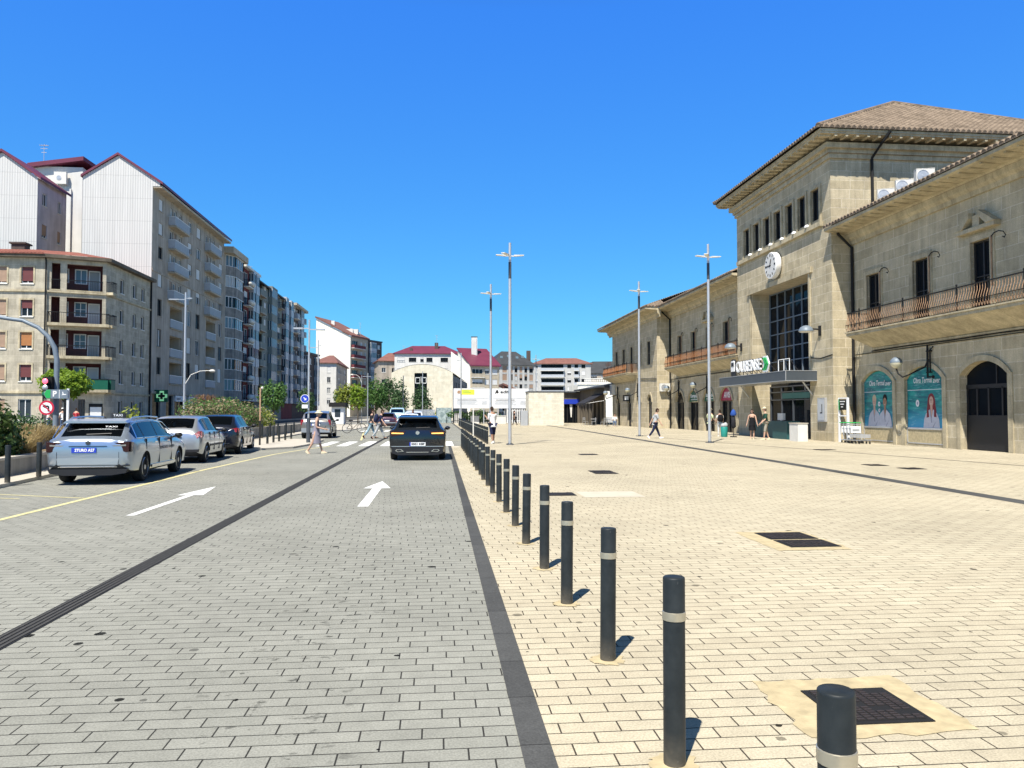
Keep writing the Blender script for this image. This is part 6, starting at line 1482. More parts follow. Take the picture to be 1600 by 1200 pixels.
    for s in 'LR':
        mb = MB(); a = J['an' + s]; d = rotx(J['dk' + s], R(82)); e = Vector((1, 0, 0)); u = d.cross(e) * -1
        vs = []
        for q, (w_, z0, z1, y) in enumerate(((.036, -.075, .03, -.06), (.043, -.075, .02, .0), (.046, -.075, -.01, .08), (.040, -.075, -.035, .15), (.018, -.07, -.055, .19))):
            vs += [a + e * x * w_ * k + d * y * k + J['dk' + s] * -z * k for x, z in ((-1, z0), (1, z0), (.8, z1), (-.8, z1))]
        mb.add(vs, [(i * 4 + j, i * 4 + (j + 1) % 4, i * 4 + 4 + (j + 1) % 4, i * 4 + 4 + j) for i in range(4) for j in range(4)] + [(0, 1, 2, 3), (16, 19, 18, 17)]); mb.build('shoe', M[shoe], t, smooth=50)
    mb = MB(); vs = []; n1 = 14
    for i in range(6):
        a = math.pi * (.46 + .54 * i / 5)
        for j in range(n1):
            b = 2 * math.pi * j / n1; x, y, z = .086 * math.sin(a) * math.cos(b), .106 * math.sin(a) * math.sin(b), -.131 * math.cos(a)
            if y > .05 and z < .05: z = .055
            if y < -.02 and i == 0: z -= .06
            if long_hair and y < .03 and i == 0: z -= .14; y -= .02
            vs.append(H(x, y - .006, z))
    mb.add(vs, [(i * n1 + j, i * n1 + (j + 1) % n1, (i + 1) * n1 + (j + 1) % n1, (i + 1) * n1 + j) for i in range(5) for j in range(n1)]); mb.build('hair', M[hair], t, smooth=180)
    if hat:
        mb = MB(); b = H(0, 0, .05)
        if hat[1] == 'cap': mb.lathe([(.098 * k, 0), (.098 * k, .03 * k), (.07 * k, .085 * k), (.01, .1 * k)], b, 16); f = la @ Vector((0, 1, 0)); c = b + f * .13 * k; mb.obox(c - la @ Vector((.07 * k, .06 * k, 0)), la @ Vector((.14 * k, 0, 0)), la @ Vector((0, .11 * k, -.015)), (0, 0, .012))
        else: mb.lathe([(.17 * k, -.02), (.175 * k, -.01), (.10 * k, .02), (.095 * k, .07 * k), (.06 * k, .10 * k), (.01, .105 * k)], b, 20)
        mb.build('hat', M[hat[0]], t, smooth=60)
    if glasses:
        mb = MB()
        for s in (-1, 1): mb.cbox(H(s * .032, .098, .012), (.05 * k, .012, .03 * k))
        mb.build('sunglasses', M['plastic'], t)
    for p in pack or []:
        mb = MB(); c = B(0, -.24, .27); n = 12
        vs = []
        for i, (f, z) in enumerate(((.6, -.24), (1, -.18), (1.05, .02), (.95, .17), (.5, .25))): vs += [c + Vector((math.cos(2 * math.pi * j / n) * .17 * f * k, 0, 0)) + fw * (math.sin(2 * math.pi * j / n) * .125 * f) + up * z for j in range(n)]
        mb.add(vs, [(i * n + j, i * n + (j + 1) % n, (i + 1) * n + (j + 1) % n, (i + 1) * n + j) for i in range(4) for j in range(n)] + [tuple(range(n)), tuple(range(4 * n, 5 * n))])
        for s in (-1, 1): mb.tube([B(s * .11, -.13, .08), B(s * .13, -.14, .3), B(s * .13, -.04, .52), B(s * .13, .13, .42), B(s * .14, .08, .2), B(s * .15, -.1, .1)], .02, 6)
        bp = tag(mb.build('backpack', M[p[0]], None, smooth=60), p[1], 'backpack'); bp['p'] = 1; t['packs'] = 1; move(bp, loc, rz); del bp['p']
    if hold == 'phone':
        c = (J['pmL'] + J['pmR']) / 2; mb = MB(); mb.obox(c + Vector((-.035, .0, 0)), (.07, 0, 0), (0, .05, .13), (0, -.008, .004)); o = tag(mb.build('phone', M['plastic'], None), 'dark phone held by the ' + ('woman in the lilac dress' if 'lilac' in label else 'man in the white T-shirt'), 'phone'); move(o, loc, rz)
    if 'packs' in t: del t['packs']
    # set the lowest sole on the ground
    if not seated:
        dz = min((J['an' + s] + J['dk' + s] * .075 * k).z for s in 'LR'); loc = (loc[0], loc[1], loc[2] - dz)
        for o in bpy.data.objects:
            if o.name.startswith(('backpack', 'phone')) and o.parent is None and abs(o.location.x - loc[0]) < 1e-5 and abs(o.location.y - loc[1]) < 1e-5: o.location.z = loc[2]
    return move(t, loc, rz)
WALK = ((20, 4), (-15, 16)); WIDE = ((25, 4), (-21, 16))
person('woman in lilac grey sleeveless dress and pale hat, walking over the road', (-4.6, 30.0, 0), R(-90), 1.60, 6, WALK, ((8, 70, 4), (5, 78, 4)), 'c_lilac', 'c_lilac', 'skirt', 'c_straw', 'c_hairg', 'skin', .05, ('c_straw', 'sun'), hold='phone', build=.92)
person('man in navy top and pale trousers striding across the zebra crossing', (-3.35, 45.4, 0), R(-90), 1.74, 12, WIDE, ((15, 25, 8), (30, 20, 8)), 'c_navy', 'c_grey', 'trousers', 'c_black', 'c_hairb', pack=[('c_navy', 'big navy backpack on the man crossing the zebra stripes')])
person('person in pale jeans and dark top crossing just behind the backpack wearer', (-3.9, 46.3, 0), R(-90), 1.7, 6, ((22, 6), (-22, 18)), ((-20, 10, 8), (22, 20, 8)), 'c_dark', 'c_palejeans', 'trousers', 'c_black', 'c_hairb')
person('woman in pink shirt and white trousers walking beyond the zebra crossing', (-1.95, 63.0, 0), R(180), 1.7, 2, ((10, 2), (-10, 8)), ((-10, 10, 8), (10, 20, 8)), 'c_pink', 'c_white', 'trousers', 'c_straw', 'c_hairb', 'skin2', long_hair=True)
person('man in loose white T-shirt and navy shorts beside the bollards, seen from behind', (2.78, 38.6, 0), R(28), 1.78, 3, ((-8, 6), (6, 2)), ((12, 115, 2), (10, 110, 2)), 'c_white', 'c_navy', 'shorts', 'c_white', 'c_hairb', 'skin2', 1.0, hold='phone', build=1.12)
person('man in pale T-shirt and dark trousers striding across the open plaza', (12.95, 44.9, 0), R(-90), 1.80, 8, WIDE, ((-28, 12, 8), (24, 14, 8)), 'c_grey', 'c_navy', 'trousers', 'c_white', 'c_hairb', 'skin', .95)
person('woman in black dress and sunglasses standing by the station entrance', (18.25, 43.25, 0), R(150), 1.66, 0, ((4, 0), (-3, 0)), ((4, 8, 14), (2, 8, 14)), 'c_black', 'c_black', 'dress', 'c_straw', 'c_hairb', 'skin', .05, glasses=True, long_hair=True, build=1.12)
person('man in green T-shirt, patterned shorts and cap standing at the entrance', (18.65, 42.3, 0), R(80), 1.78, 2, ((10, 2), (-8, 8)), ((12, 40, 8), (8, 30, 10)), 'c_green', 'c_camo', 'shorts', 'c_straw', 'c_hairb', 'skin', 1.0, ('c_straw', 'cap'), look=10)
person('person in pale yellow T-shirt and cap queueing by the arched shop door', (17.55, 48.3, 0), R(-60), 1.74, 0, ((4, 0), (-4, 0)), ((5, 20, 8), (10, 40, 8)), 'c_yellow', 'c_dark', 'shorts', 'c_white', 'c_hairb', 'skin', 1.0, ('c_straw', 'cap'))
person('person in white trousers with black backpack by the arched shop door', (18.15, 48.1, 0), R(-10), 1.66, 0, ((6, 0), (-6, 2)), ((5, 20, 8), (10, 40, 8)), 'c_white', 'c_white', 'trousers', 'c_white', 'c_hairb', 'skin', .8, pack=[('c_black', 'black backpack worn by the person in white trousers')])
person('man in white shirt and jeans sitting at a cafe table below the station', (19.05, 81.4, 0), R(165), 1.76, 6, ((82, 76), (86, 88)), ((35, 60, 10), (30, 55, 10)), 'c_white', 'c_jeans', 'trousers', 'c_dark', 'c_hairb', 'skin', 1.0, seated=True)
person('person in dark clothes and white cap walking by the far picket fence', (9.2, 91.2, 0), R(60), 1.74, 3, ((14, 2), (-12, 10)), ((-10, 10, 8), (12, 20, 8)), 'c_dark', 'c_black', 'trousers', 'c_dark', 'c_hairb', 'skin', .95, ('c_white', 'cap'))
for i, (x, y, c, rz, hat, lb) in enumerate(((-29.4, 66.2, 'c_red', 0, None, 'person in red top outside the corner house'), (-30.6, 66.5, 'c_white', 40, ('c_white', 'cap'), 'person in white with white cap outside the corner house'), (-31.6, 66.3, 'c_white', -60, None, 'bareheaded person in white outside the corner house'))):
    person(lb, (x, y, .12), R(rz), 1.7, 0, ((6, 2), (-6, 2)), ((8, 20, 8), (8, 30, 8)), c, 'c_jeans', 'trousers', 'c_dark', 'c_hairb', 'skin', .9, hat)
# ---------------------------------------------------------------- street furniture
def bollard(name='bollard', band=True, h=.845, r=.05, cement=False):
    t = thing(name, '', 'bollard')
    mb = MB(); mb.lathe([(r * .98, 0), (r, .02), (r, h - .008), (r * .97, h - .002), (r * .92, h), (.002, h + .001)], (0, 0, 0), 20); link('post', mb.mesh('post', M['bollard'], 40), t)
    if band:
        b = MB(); b.lathe([(r + .0005, h - .195), (r + .003, h - .193), (r + .003, h - .157), (r + .0005, h - .155)], (0, 0, 0), 20); link('steel_band', b.mesh('steel_band', M['steel'], 40), t)
    return t
B0 = bollard(); proto = B0
cem = MB(); rr = prng(2); n = 26
cem.flat([((.11 + rr.uniform(-.025, .03)) * math.cos(2 * math.pi * k / n), (.10 + rr.uniform(-.025, .03)) * math.sin(2 * math.pi * k / n)) for k in range(n)], (0, 0, .004), (1, 0, 0), (0, 1, 0)); cemm = cem.mesh('cement_foot', M['mortar'])
rr = prng(3)
for i in range(23):
    y = 2.03 + 1.4555 * i
    o = B0 if i == 0 else dup(proto)
    o['label'] = 'anthracite bollard with steel band by the kerb strip, ' + ('nearest of its row' if i == 0 else ordw(i) + ' of its row'); o['group'] = 'bollards along the kerb strip'
    move(o, (1.09 + rr.uniform(-.012, .012), y + rr.uniform(-.02, .02), 0), rr.uniform(0, 6)); o.rotation_euler.x = rr.gauss(0, .007); o.rotation_euler.y = rr.gauss(0, .007)
    if i in (0, 1, 2, 3, 5, 6, 8): link('cement_foot', cemm, o, (0, 0, 0), i * 1.3)
p2 = dup(proto)
for i in range(35):
    o = p2 if i == 0 else dup(p2)
    o['label'] = 'anthracite bollard of the long row beyond the zebra crossing, ' + ('nearest one' if i == 0 else ordw(i) + ' from the near end'); o['group'] = 'bollards beyond the zebra crossing'
    move(o, (2.46, 37.8 + 1.45 * i, 0), i * .7); o.rotation_euler.x = rr.gauss(0, .007); o.rotation_euler.y = rr.gauss(0, .007)
B3 = bollard('bollard', False, .80, .055)
Lp = [(-9.15, 17.5), (-9.27, 19.05), (-9.35, 20.6), (-9.4, 22.1), (-9.45, 23.6)]
for i, p in enumerate(Lp):
    o = B3 if i == 0 else dup(B3)
    o['label'] = 'plain dark bollard on the left pavement by the planter wall, ' + ('nearest of its row' if i == 0 else ordw(i) + ' of its row'); o['group'] = 'bollards on the left pavement'; move(o, (p[0], p[1], .08), i)
for i, y in enumerate((37.4, 38.85, 40.3, 42.0, 43.8)):
    o = dup(B3); o['label'] = 'plain dark bollard at the pavement edge before the zebra crossing, ' + ('nearest of five' if i == 0 else ordw(i) + ' of five'); o['group'] = 'bollards by the left end of the zebra crossing'; move(o, (-7.98 - .02 * i, y, .08), i)
for i, y in enumerate((45.0, 47.1, 49.4, 52, 54.8, 58, 61)):
    o = dup(B3); o['label'] = 'plain dark bollard close to the far planter wall, ' + ('nearest of seven' if i == 0 else ordw(i) + ' of seven'); o['group'] = 'bollards along the far planter wall'; move(o, (-9.9, y, .08), i)
for i, x in enumerate((1.3, 2.2, 3.1, 4.0)):
    o = dup(B3); o['label'] = 'dark bollard across the far end of the street, ' + ('leftmost of four' if i == 0 else ordw(i) + ' of four from the left'); o['group'] = 'bollards at the far end of the street'; move(o, (x, 104, 0), i)
# tall plaza lamps
def plaza_lamp(h=9.8):
    t = thing('street_lamp', '', 'street lamp')
    mb = MB(); mb.lathe([(.082, 0), (.078, 3), (.07, h - 2.5), (.062, h), (.001, h + .005)], (0, 0, 0), 16, 0); link('pole', mb.mesh('pole', M['galv'], 50), t)
    mb = MB(); mb.lathe([(.071, h - 1.75), (.073, h - 1.74), (.072, h - .95), (.068, h - .94)], (0, 0, 0), 16); link('dark_sleeve', mb.mesh('dark_sleeve', M['darkgrey'], 50), t)
    mb = MB(); mb.box(-.17, .17, -.17, .17, 0, .025); mb.lathe([(.12, .025), (.09, .09)], (0, 0, 0), 12)
    for x in (-.13, .13):
        for y in (-.13, .13): mb.lathe([(.02, .025), (.02, .06)], (x, y, 0), 6)
    link('base_plate', mb.mesh('base_plate', M['darkgrey']), t)
    for a in (0, 180, 235):
        d = Vector((math.cos(R(a)), math.sin(R(a)), 0)); e = Vector((-d.y, d.x, 0)); mb = MB()
        mb.obox(d * .05 - e * .02 + Vector((0, 0, h - .66)), d * .2, e * .04, (0, 0, .04), 0)
        vs = [d * u + e * v + Vector((0, 0, h - .66 + w_ + (u - .2) * .05)) for u, v, w_ in ((.2, -.08, 0), (.2, .08, 0), (.68, .10, .02), (.68, -.10, .02), (.2, -.08, .07), (.2, .08, .07), (.68, .10, .05), (.68, -.10, .05))]
        mb.add(vs, [(0, 1, 2, 3), (4, 5, 6, 7), (0, 1, 5, 4), (1, 2, 6, 5), (2, 3, 7, 6), (3, 0, 4, 7)], 0); link('lamp_head', mb.mesh('lamp_head', M['offwhite']), t)
    return t
L0 = plaza_lamp()
for i, (x, y, lb) in enumerate(((3.5, 37.0, 'tall slim steel plaza lamp nearest the bollards, beside the man in white'), (13.9, 38.3, 'tall slim steel plaza lamp before the station canopy'), (3.42, 49.2, 'slim plaza lamp in front of the white billboards'), (13.1, 49.0, 'slim plaza lamp standing before the far station pavilion'), (14.25, 110.5, 'distant plaza lamp rising behind the pale stone wall block'))):
    o = L0 if i == 0 else dup(L0); o['label'] = lb; o['group'] = 'tall plaza lamps'; move(o, (x, y, 0), R(6 * i)); o.scale.z = (1, 1.045, 1, 1.03, 1)[i]
def pole_lamp(loc, h, label, arms, r=.055, sleeve=0, name='street_lamp', mat='galv', group='slim street lamps of the side streets'):
    t = thing(name, label, 'street lamp', (0, 0, 0), 0, group)
    mb = MB(); mb.lathe([(r, 0), (r * .8, h), (.002, h + .01)], (0, 0, 0), 12); mb.build('pole', M[mat], t, smooth=50)
    if sleeve: mb = MB(); mb.lathe([(r + .05, 0), (r + .05, sleeve), (r, sleeve + .01)], (0, 0, 0), 16); mb.build('dark_sleeve', M['darkgrey'], t, smooth=50)
    for a, ln, z, kind in arms:
        d = Vector((math.cos(R(a)), math.sin(R(a)), 0)); mb = MB()
        if kind == 'flat': e = Vector((-d.y, d.x, 0)); mb.obox(Vector((0, 0, z)) - e * .03, d * ln * .5, e * .06, (0, 0, .05)); mb.obox(d * ln * .4 + Vector((0, 0, z - .01)) - e * .09, d * ln * .6, e * .18, (0, 0, .07))
        else:
            mb.tube([Vector((0, 0, z - 1.2)), d * ln * .25 + Vector((0, 0, z - .35)), d * ln * .6 + Vector((0, 0, z - .05)), d * ln + Vector((0, 0, z))], .035, 6); mb.ball(tuple(d * (ln + .15) + Vector((0, 0, z - .03))), .24, 12, 8, 0, .5)
        mb.build('lamp_arm', M['offwhite' if kind != 'flat' else 'galv'], t)
    return move(t, loc)
t = pole_lamp((-6.3, 38.7, .08), 6.05, 'slim lamp with two flat arms and dark foot by the zebra crossing', [(0, .75, 5.55, 'flat'), (180, .75, 5.6, 'flat')], .05, 1.2)
s = MB(); s.lathe([(.21, -.02), (.21, .01)], (0, -.08, 2.15), 24, 1, 'y'); s.lathe([(.185, -.028), (.185, -.02)], (0, -.08, 2.15), 24, 0, 'y'); s.prism([(-.09, -.02), (.02, -.02), (.02, -.08), (.1, .0), (.02, .08), (.02, .02), (-.09, .02)], (0, -.11, 2.15), (.7, 0, -.7), (.7, 0, .7), (0, .004, 0), 1); s.box(-.14, .14, -.1, -.08, 1.68, 1.86, 1)
rs = thing('road_sign', 'round blue direction sign with white arrow on the slim lamp post', 'road sign', (0, 0, 0)); s.build('disc', [M['signblue'], M['white']], rs); move(rs, (-6.45, 38.6, .08))
pole_lamp((-20.2, 64, .0), 11.2, 'tall lamp mast before the grey gable block', [(180, 1.3, 10.6, 'flat'), (0, .5, 10.7, 'flat'), (0, 2.0, 4.9, 'curve')], .09)
pole_lamp((-12.1, 80, .0), 8.9, 'slim mast before the narrow brown flats', [(180, .8, 8.1, 'flat'), (0, .3, 8.3, 'flat')], .06)
pole_lamp((-9.3, 105, .0), 6.8, 'slim mast among the street trees, left of the arched hall', [(180, .7, 6.3, 'flat'), (0, .4, 6.3, 'flat')], .07)
pole_lamp((-10.6, 110, .0), 6.7, 'lamp with curved arm above the yellow green tree', [(180, 1.2, 6.8, 'curve')], .05)
pole_lamp((-4.7, 108, .0), 6.6, 'plain dark mast before the arched hall, left of its window', [(0, .2, 6.5, 'flat')], .07, mat='darkgrey')
pole_lamp((-1.95, 104, .0), 7.0, 'slim mast before the window of the arched hall', [(180, .3, 6.2, 'flat')], .06)
pole_lamp((2.47, 80, .0), 7.7, 'slim mast in front of the left billboard', [(180, .45, 6.9, 'flat')], .07)
t = thing('marker_post', 'thin rusty brown post standing at the left pavement corner', 'post', (0, 0, 0)); mb = MB(); mb.box(-.035, .035, -.035, .035, 0, 1.1, 0); mb.box(-.03, .03, -.03, .03, 1.1, 2.6, 1); mb.ball((.08, 0, 2.6), .06, 8, 6, 2); mb.build('shaft', [M['iron'], M['rust'], M['offwhite']], t); move(t, (-8.02, 36.0, .08))
t = thing('marker_post', 'thin white post standing between the two bollard rows', 'post', (0, 0, 0)); mb = MB(); mb.box(-.035, .035, -.035, .035, 0, 1.9); mb.build('shaft', M['offwhite'], t); move(t, (2.35, 50.2, 0))
# traffic light on a curved mast, no-left-turn sign, car park sign
t = thing('traffic_light', 'traffic light with lit red lamp on a curved overhanging mast', 'traffic light', (-15.45, 33, 0))
mb = MB(); mb.tube([(-15.45, 33, 0), (-15.45, 33, 3.7), (-15.55, 33, 4.2), (-15.8, 33, 4.65), (-16.2, 33, 5.02), (-16.8, 33, 5.3), (-17.7, 33, 5.42), (-19.2, 33, 5.4)], [.11, .10, .095, .09, .085, .08, .075, .07], 12); mb.build('mast', M['midgrey'], t, smooth=60)
mb = MB(); mb.box(-15.82, -15.5, 32.7, 32.92, 2.12, 3.0, 0)
for z in (2.82, 2.56, 2.30): mb.lathe([(.125, -.16), (.13, -.02), (.12, 0)], (-15.66, 32.7, z), 16, 0, 'y')
hd = mb.build('signal_head', M['iron'], t)
M['redlamp'] = emis('red_signal', (1.0, .12, .2), 1.2)
for z, m in ((2.82, 'redlamp'), (2.56, 'galv'), (2.30, 'green')):
    b = MB(); b.lathe([(.11, -.02), (.09, -.05), (.002, -.06)], (-15.66, 32.53, z), 16, 0, 'y'); b.build('lens', M[m], hd, smooth=60)
t = thing('road_sign', 'round no left turn sign with red ring on the traffic light mast', 'road sign', (-15.5, 32.35, 1.75))
mb = MB(); c = (-15.5, 32.34, 1.75); mb.lathe([(.29, 0), (.29, .02)], c, 32, 0, 'y'); mb.lathe([(.215, -.006), (.215, 0)], c, 32, 1, 'y')
mb.prism([(.05, -.15), (.11, -.15), (.11, .05), (.07, .09), (-.04, .09), (-.04, .14), (-.15, .06), (-.04, -.02), (-.04, .03), (.05, .03)], (c[0], c[1] - .012, c[2]), (1, 0, 0), (0, 0, 1), (0, .006, 0), 2)
mb.prism([(-.16, .13), (-.13, .16), (.16, -.13), (.13, -.16)], (c[0], c[1] - .018, c[2]), (1, 0, 0), (0, 0, 1), (0, .006, 0), 0); mb.build('disc', [M['signred'], M['white'], M['iron']], t)
t = thing('car_park_sign', 'grey arrow shaped car park sign with green tip and letter P', 'direction sign', (-14.7, 33, 0))
mb = MB(); mb.box(-14.78, -14.7, 32.42, 32.49, 0, 2.52, 0); mb.build('post', M['white'], t)
mb = MB(); mb.prism([(-.92, .18), (-.82, .36), (0, .36), (0, 0), (-.82, 0)], (-14.72, 32.38, 2.12), (1, 0, 0), (0, 0, 1), (0, .03, 0), 0); mb.prism([(-.90, .18), (-.81, .345), (-.66, .345), (-.66, .015), (-.81, .015)], (-14.72, 32.375, 2.12), (1, 0, 0), (0, 0, 1), (0, .01, 0), 1)
text_into(mb, 'P', .30, (-15.22, 32.372, 2.3), (1, 0, 0), (0, 0, 1), 2, None, .003, 0, .012); mb.box(-15.05, -15.03, 32.37, 32.38, 2.13, 2.47, 2); mb.prism([(-.06, -.02), (.12, .0), (.12, .03), (.02, .03), (.0, .12), (-.03, .12), (-.02, .02)], (-14.9, 32.375, 2.27), (1, 0, 0), (0, 0, 1), (0, .004, 0), 2); mb.build('board', [M['midgrey'], M['signgreen'], M['white']], t)
# planter walls of the left hand beds
def pw(label, poly, z1):
    t = thing('planter_wall', label, 'planter wall', (poly[0][0], poly[0][1], 0)); mb = MB()
    for a, b in zip(poly[:-1], poly[1:]):
        d = (Vector(b) - Vector(a)).normalized(); nn = Vector((-d.y, d.x)) * .22
        mb.obox((a[0], a[1], .0), (b[0] - a[0], b[1] - a[1], 0), (nn.x, nn.y, 0), (0, 0, z1))
    mb.build('wall', M['planter'], t)
    cp = MB()
    for a, b in zip(poly[:-1], poly[1:]):
        d = (Vector(b) - Vector(a)).normalized(); nn = Vector((-d.y, d.x)); o = Vector(a) - nn * .03
        cp.obox((o.x, o.y, z1), (b[0] - a[0], b[1] - a[1], 0), (nn.x * .28, nn.y * .28, 0), (0, 0, .06))
    cp.build('coping', M['walk'], t)
pw('low concrete planter wall along the left pavement beside the parked cars', [(-10.02, 4), (-10.02, 18.7), (-10.35, 21.7), (-10.4, 31.4)], .46)
pw('low concrete planter wall behind the zebra crossing bollards', [(-10.4, 36), (-10.45, 64)], .62)
pw('pale stepped wall behind the dry grasses and the big dark shrub', [(-12.2, 20), (-12.6, 30), (-12.8, 33)], .95)
mb = MB(); mb.prism([(-10.15, 4), (-10.15, 18.7), (-10.5, 21.7), (-10.5, 64), (-15.5, 64), (-15.5, 4)], (0, 0, 0), (1, 0, 0), (0, 1, 0), (0, 0, .42)); struct(mb.build('planting_soil', M['soil'], recalc=True))
# billboards on posts
def board(x0, x1, label, logo):
    t = thing('billboard', label, 'billboard', ((x0 + x1) / 2, 100, 0)); mb = MB(); mb.box(x0, x1, 100, 100.08, 2.02, 4.6, 0)
    c = (x0 + x1) / 2
    for z, h in ((3.28, .05), (2.32, .04)): mb.box(x0 + .15, x1 - .15, 99.985, 100, z, z + h, 1)
    mb.box(x0 + .5, x0 + 3.0, 99.985, 100, 3.06, 3.14, 2)
    for k in range(4): mb.box(x0 + .35 + .1 * (k % 2), x0 + 3.2 - .2 * (k % 3), 99.985, 100, 2.9 - k * .13, 2.95 - k * .13, 1); mb.box(x1 - 1.1, x1 - .3 - .1 * (k % 2), 99.985, 100, 2.9 - k * .13, 2.95 - k * .13, 1)
    if logo == 'crest':
        mb.box(x0 + .35, x0 + 2.7, 99.98, 100, 3.8, 4.45, 3); mb.box(x0 + .35, x0 + 1.05, 99.975, 99.98, 3.8, 4.45, 0)
        mb.prism([(-.2, .1), (.2, .1), (.26, .3), (.12, .5), (-.12, .5), (-.26, .3)], (x0 + .72, 99.96, 3.83), (1, 0, 0), (0, 0, 1), (0, .01, 0), 4); mb.box(x0 + 1.2, x0 + 2.3, 99.972, 99.98, 4.08, 4.14, 5); mb.box(x0 + 1.2, x0 + 2.0, 99.972, 99.98, 4.25, 4.31, 5)
    else:
        mb.prism([(0, 0), (.22, .48), (.34, .48), (.5, .1), (.3, 0), (.2, .12), (.12, 0)], (x0 + .4, 99.98, 3.95), (1, 0, 0), (0, 0, 1), (0, .01, 0), 2); text_into(mb, 'adif', .52, (x0 + 1.65, 99.985, 4.15), (1, 0, 0), (0, 0, 1), 2, 1.2, .004, .1, .012)
    mb.build('panel', [M['white'], M['galv'], M['iron'], M['signyel'], M['rust'], M['signgreen']], t)
    for x in (x0 + .8, x1 - .8): p = MB(); p.box(x - .06, x + .06, 100.08, 100.2, 0, 4.4); p.build('post', M['galv'], t)
board(2.12, 6.85, 'white billboard with yellow block and crest at the far end', 'crest'); board(7.1, 11.9, 'white billboard with black logo lettering, right of the crest board', 'adif')
def fence(x0, x1, y, h, label, m, sp=.22, w=.09, name='picket_fence'):
    t = thing(name, label, 'fence', ((x0 + x1) / 2, y, 0)); mb = MB(); n = int((x1 - x0) / sp)
    for k in range(n): mb.box(x0 + k * sp, x0 + k * sp + w, y - .02, y + .02, .1, h)
    for z in (.35, h - .25): mb.box(x0, x1, y + .021, y + .06, z, z + .08)
    mb.build('pickets', M[m], t)
    return t
fence(9.0, 15.0, 99.0, 1.9, 'white picket fence right of the billboards', 'white'); fence(2.2, 8.8, 101.5, 1.6, 'dark iron picket fence behind the billboard posts', 'iron'); fence(-5.5, -.2, 112, 1.9, 'grey metal fence in front of the arched hall', 'galv', .2, .15)
t = thing('painted_panel', 'grey green mural covered hoarding at the end of the street', 'hoarding', (.9, 110, 0)); mb = MB(); mb.box(-.1, 2.0, 110, 110.1, 0, 2.15); n_ = NT('mural_paint'); v = n_.obj(); c = n_.mix(n_.ramp(n_.noise(v, 2.2, 4.), (.42, 0.), (.6, 1.)), (.18, .24, .24), (.40, .47, .45)); M['mural'] = n_.done(c, .6); mb.build('boarding', M['mural'], t)
mb = MB(); mb.box(-.15, -.1, 109.95, 110.15, 0, 2.2); mb.box(2.0, 2.05, 109.95, 110.15, 0, 2.2); mb.build('frame', M['darkgrey'], t)
for i, (x, y, w_, h_, lb) in enumerate(((2.3, 103, .9, 1.3, 'white gatepost block left of the billboard posts'), (4.4, 101, 1.1, .95, 'white masonry block below the left billboard'), (7.6, 99.5, 1.3, 1.0, 'pale masonry block below the right billboard'))):
    t = thing('masonry_block', lb, 'gatepost', (x, y, 0)); mb = MB(); mb.box(x, x + w_, y, y + .7, 0, h_); mb.box(x - .05, x + w_ + .05, y - .05, y + .75, h_, h_ + .08); mb.build('pier', M['whiter'], t)
t = thing('shelter', 'dark shelter with yellow green roof edge by the white fence', 'shelter', (11.6, 112, 0)); mb = MB(); mb.box(9.9, 13.6, 111, 114, 2.75, 3.1); mb.build('roof', M['signyel'], t); mb = MB(); mb.box(10, 13.5, 113.4, 113.5, 0, 2.75); mb.build('rear_wall', M['darkgrey'], t)
for x in (10.1, 13.4): mb = MB(); mb.box(x - .05, x + .05, 111.1, 111.2, 0, 2.75); mb.build('post', M['white'], t)
t = thing('kiosk', 'white street kiosk with dark flat roof near the street trees', 'kiosk', (-12.8, 100, 0)); mb = MB(); mb.box(-13.4, -11.9, 100, 102, 0, 2.2); mb.build('body', M['white'], t); mb = MB(); mb.box(-13.7, -11.6, 99.6, 102.4, 2.2, 2.75); mb.build('roof', M['iron'], t); mb = MB(); mb.box(-13.0, -12.3, 99.97, 100, .9, 1.9); mb.build('window', M['glass'], t)
# ---------------------------------------------------------------- on and before the station front
ck = thing('station_clock', 'round white wall clock with black marks over the tall window', 'clock', (XT - .3, 45.5, 10.62)); c = (XT - .42, 45.5, 10.62)
mb = MB(); mb.lathe([(.79, .34), (.82, .3), (.82, .02), (.78, -.02), (.72, -.015)], c, 40, 0, 'x'); mb.build('case', M['white'], ck, smooth=40)
mb = MB(); mb.lathe([(.76, -.018), (.002, -.022)], c, 40, 0, 'x'); fc = mb.build('dial', M['shut_w'], ck)
mb = MB()
def dial(a, r0, r1, w_, d): v = Vector((0, -math.sin(a), math.cos(a))); e = Vector((0, -math.cos(a), -math.sin(a))); mb.obox(Vector(c) + Vector((-.03 - d, 0, 0)) + v * r0 - e * w_ / 2, v * (r1 - r0), e * w_, (.008, 0, 0))
for k in range(12): dial(2 * math.pi * k / 12, .55, .71, .11 if k % 3 == 0 else .075, 0)
dial(R(-90), -.12, .58, .06, .01); dial(R(22), -.1, .40, .08, .02); mb.build('marks_and_hands', M['iron'], fc)
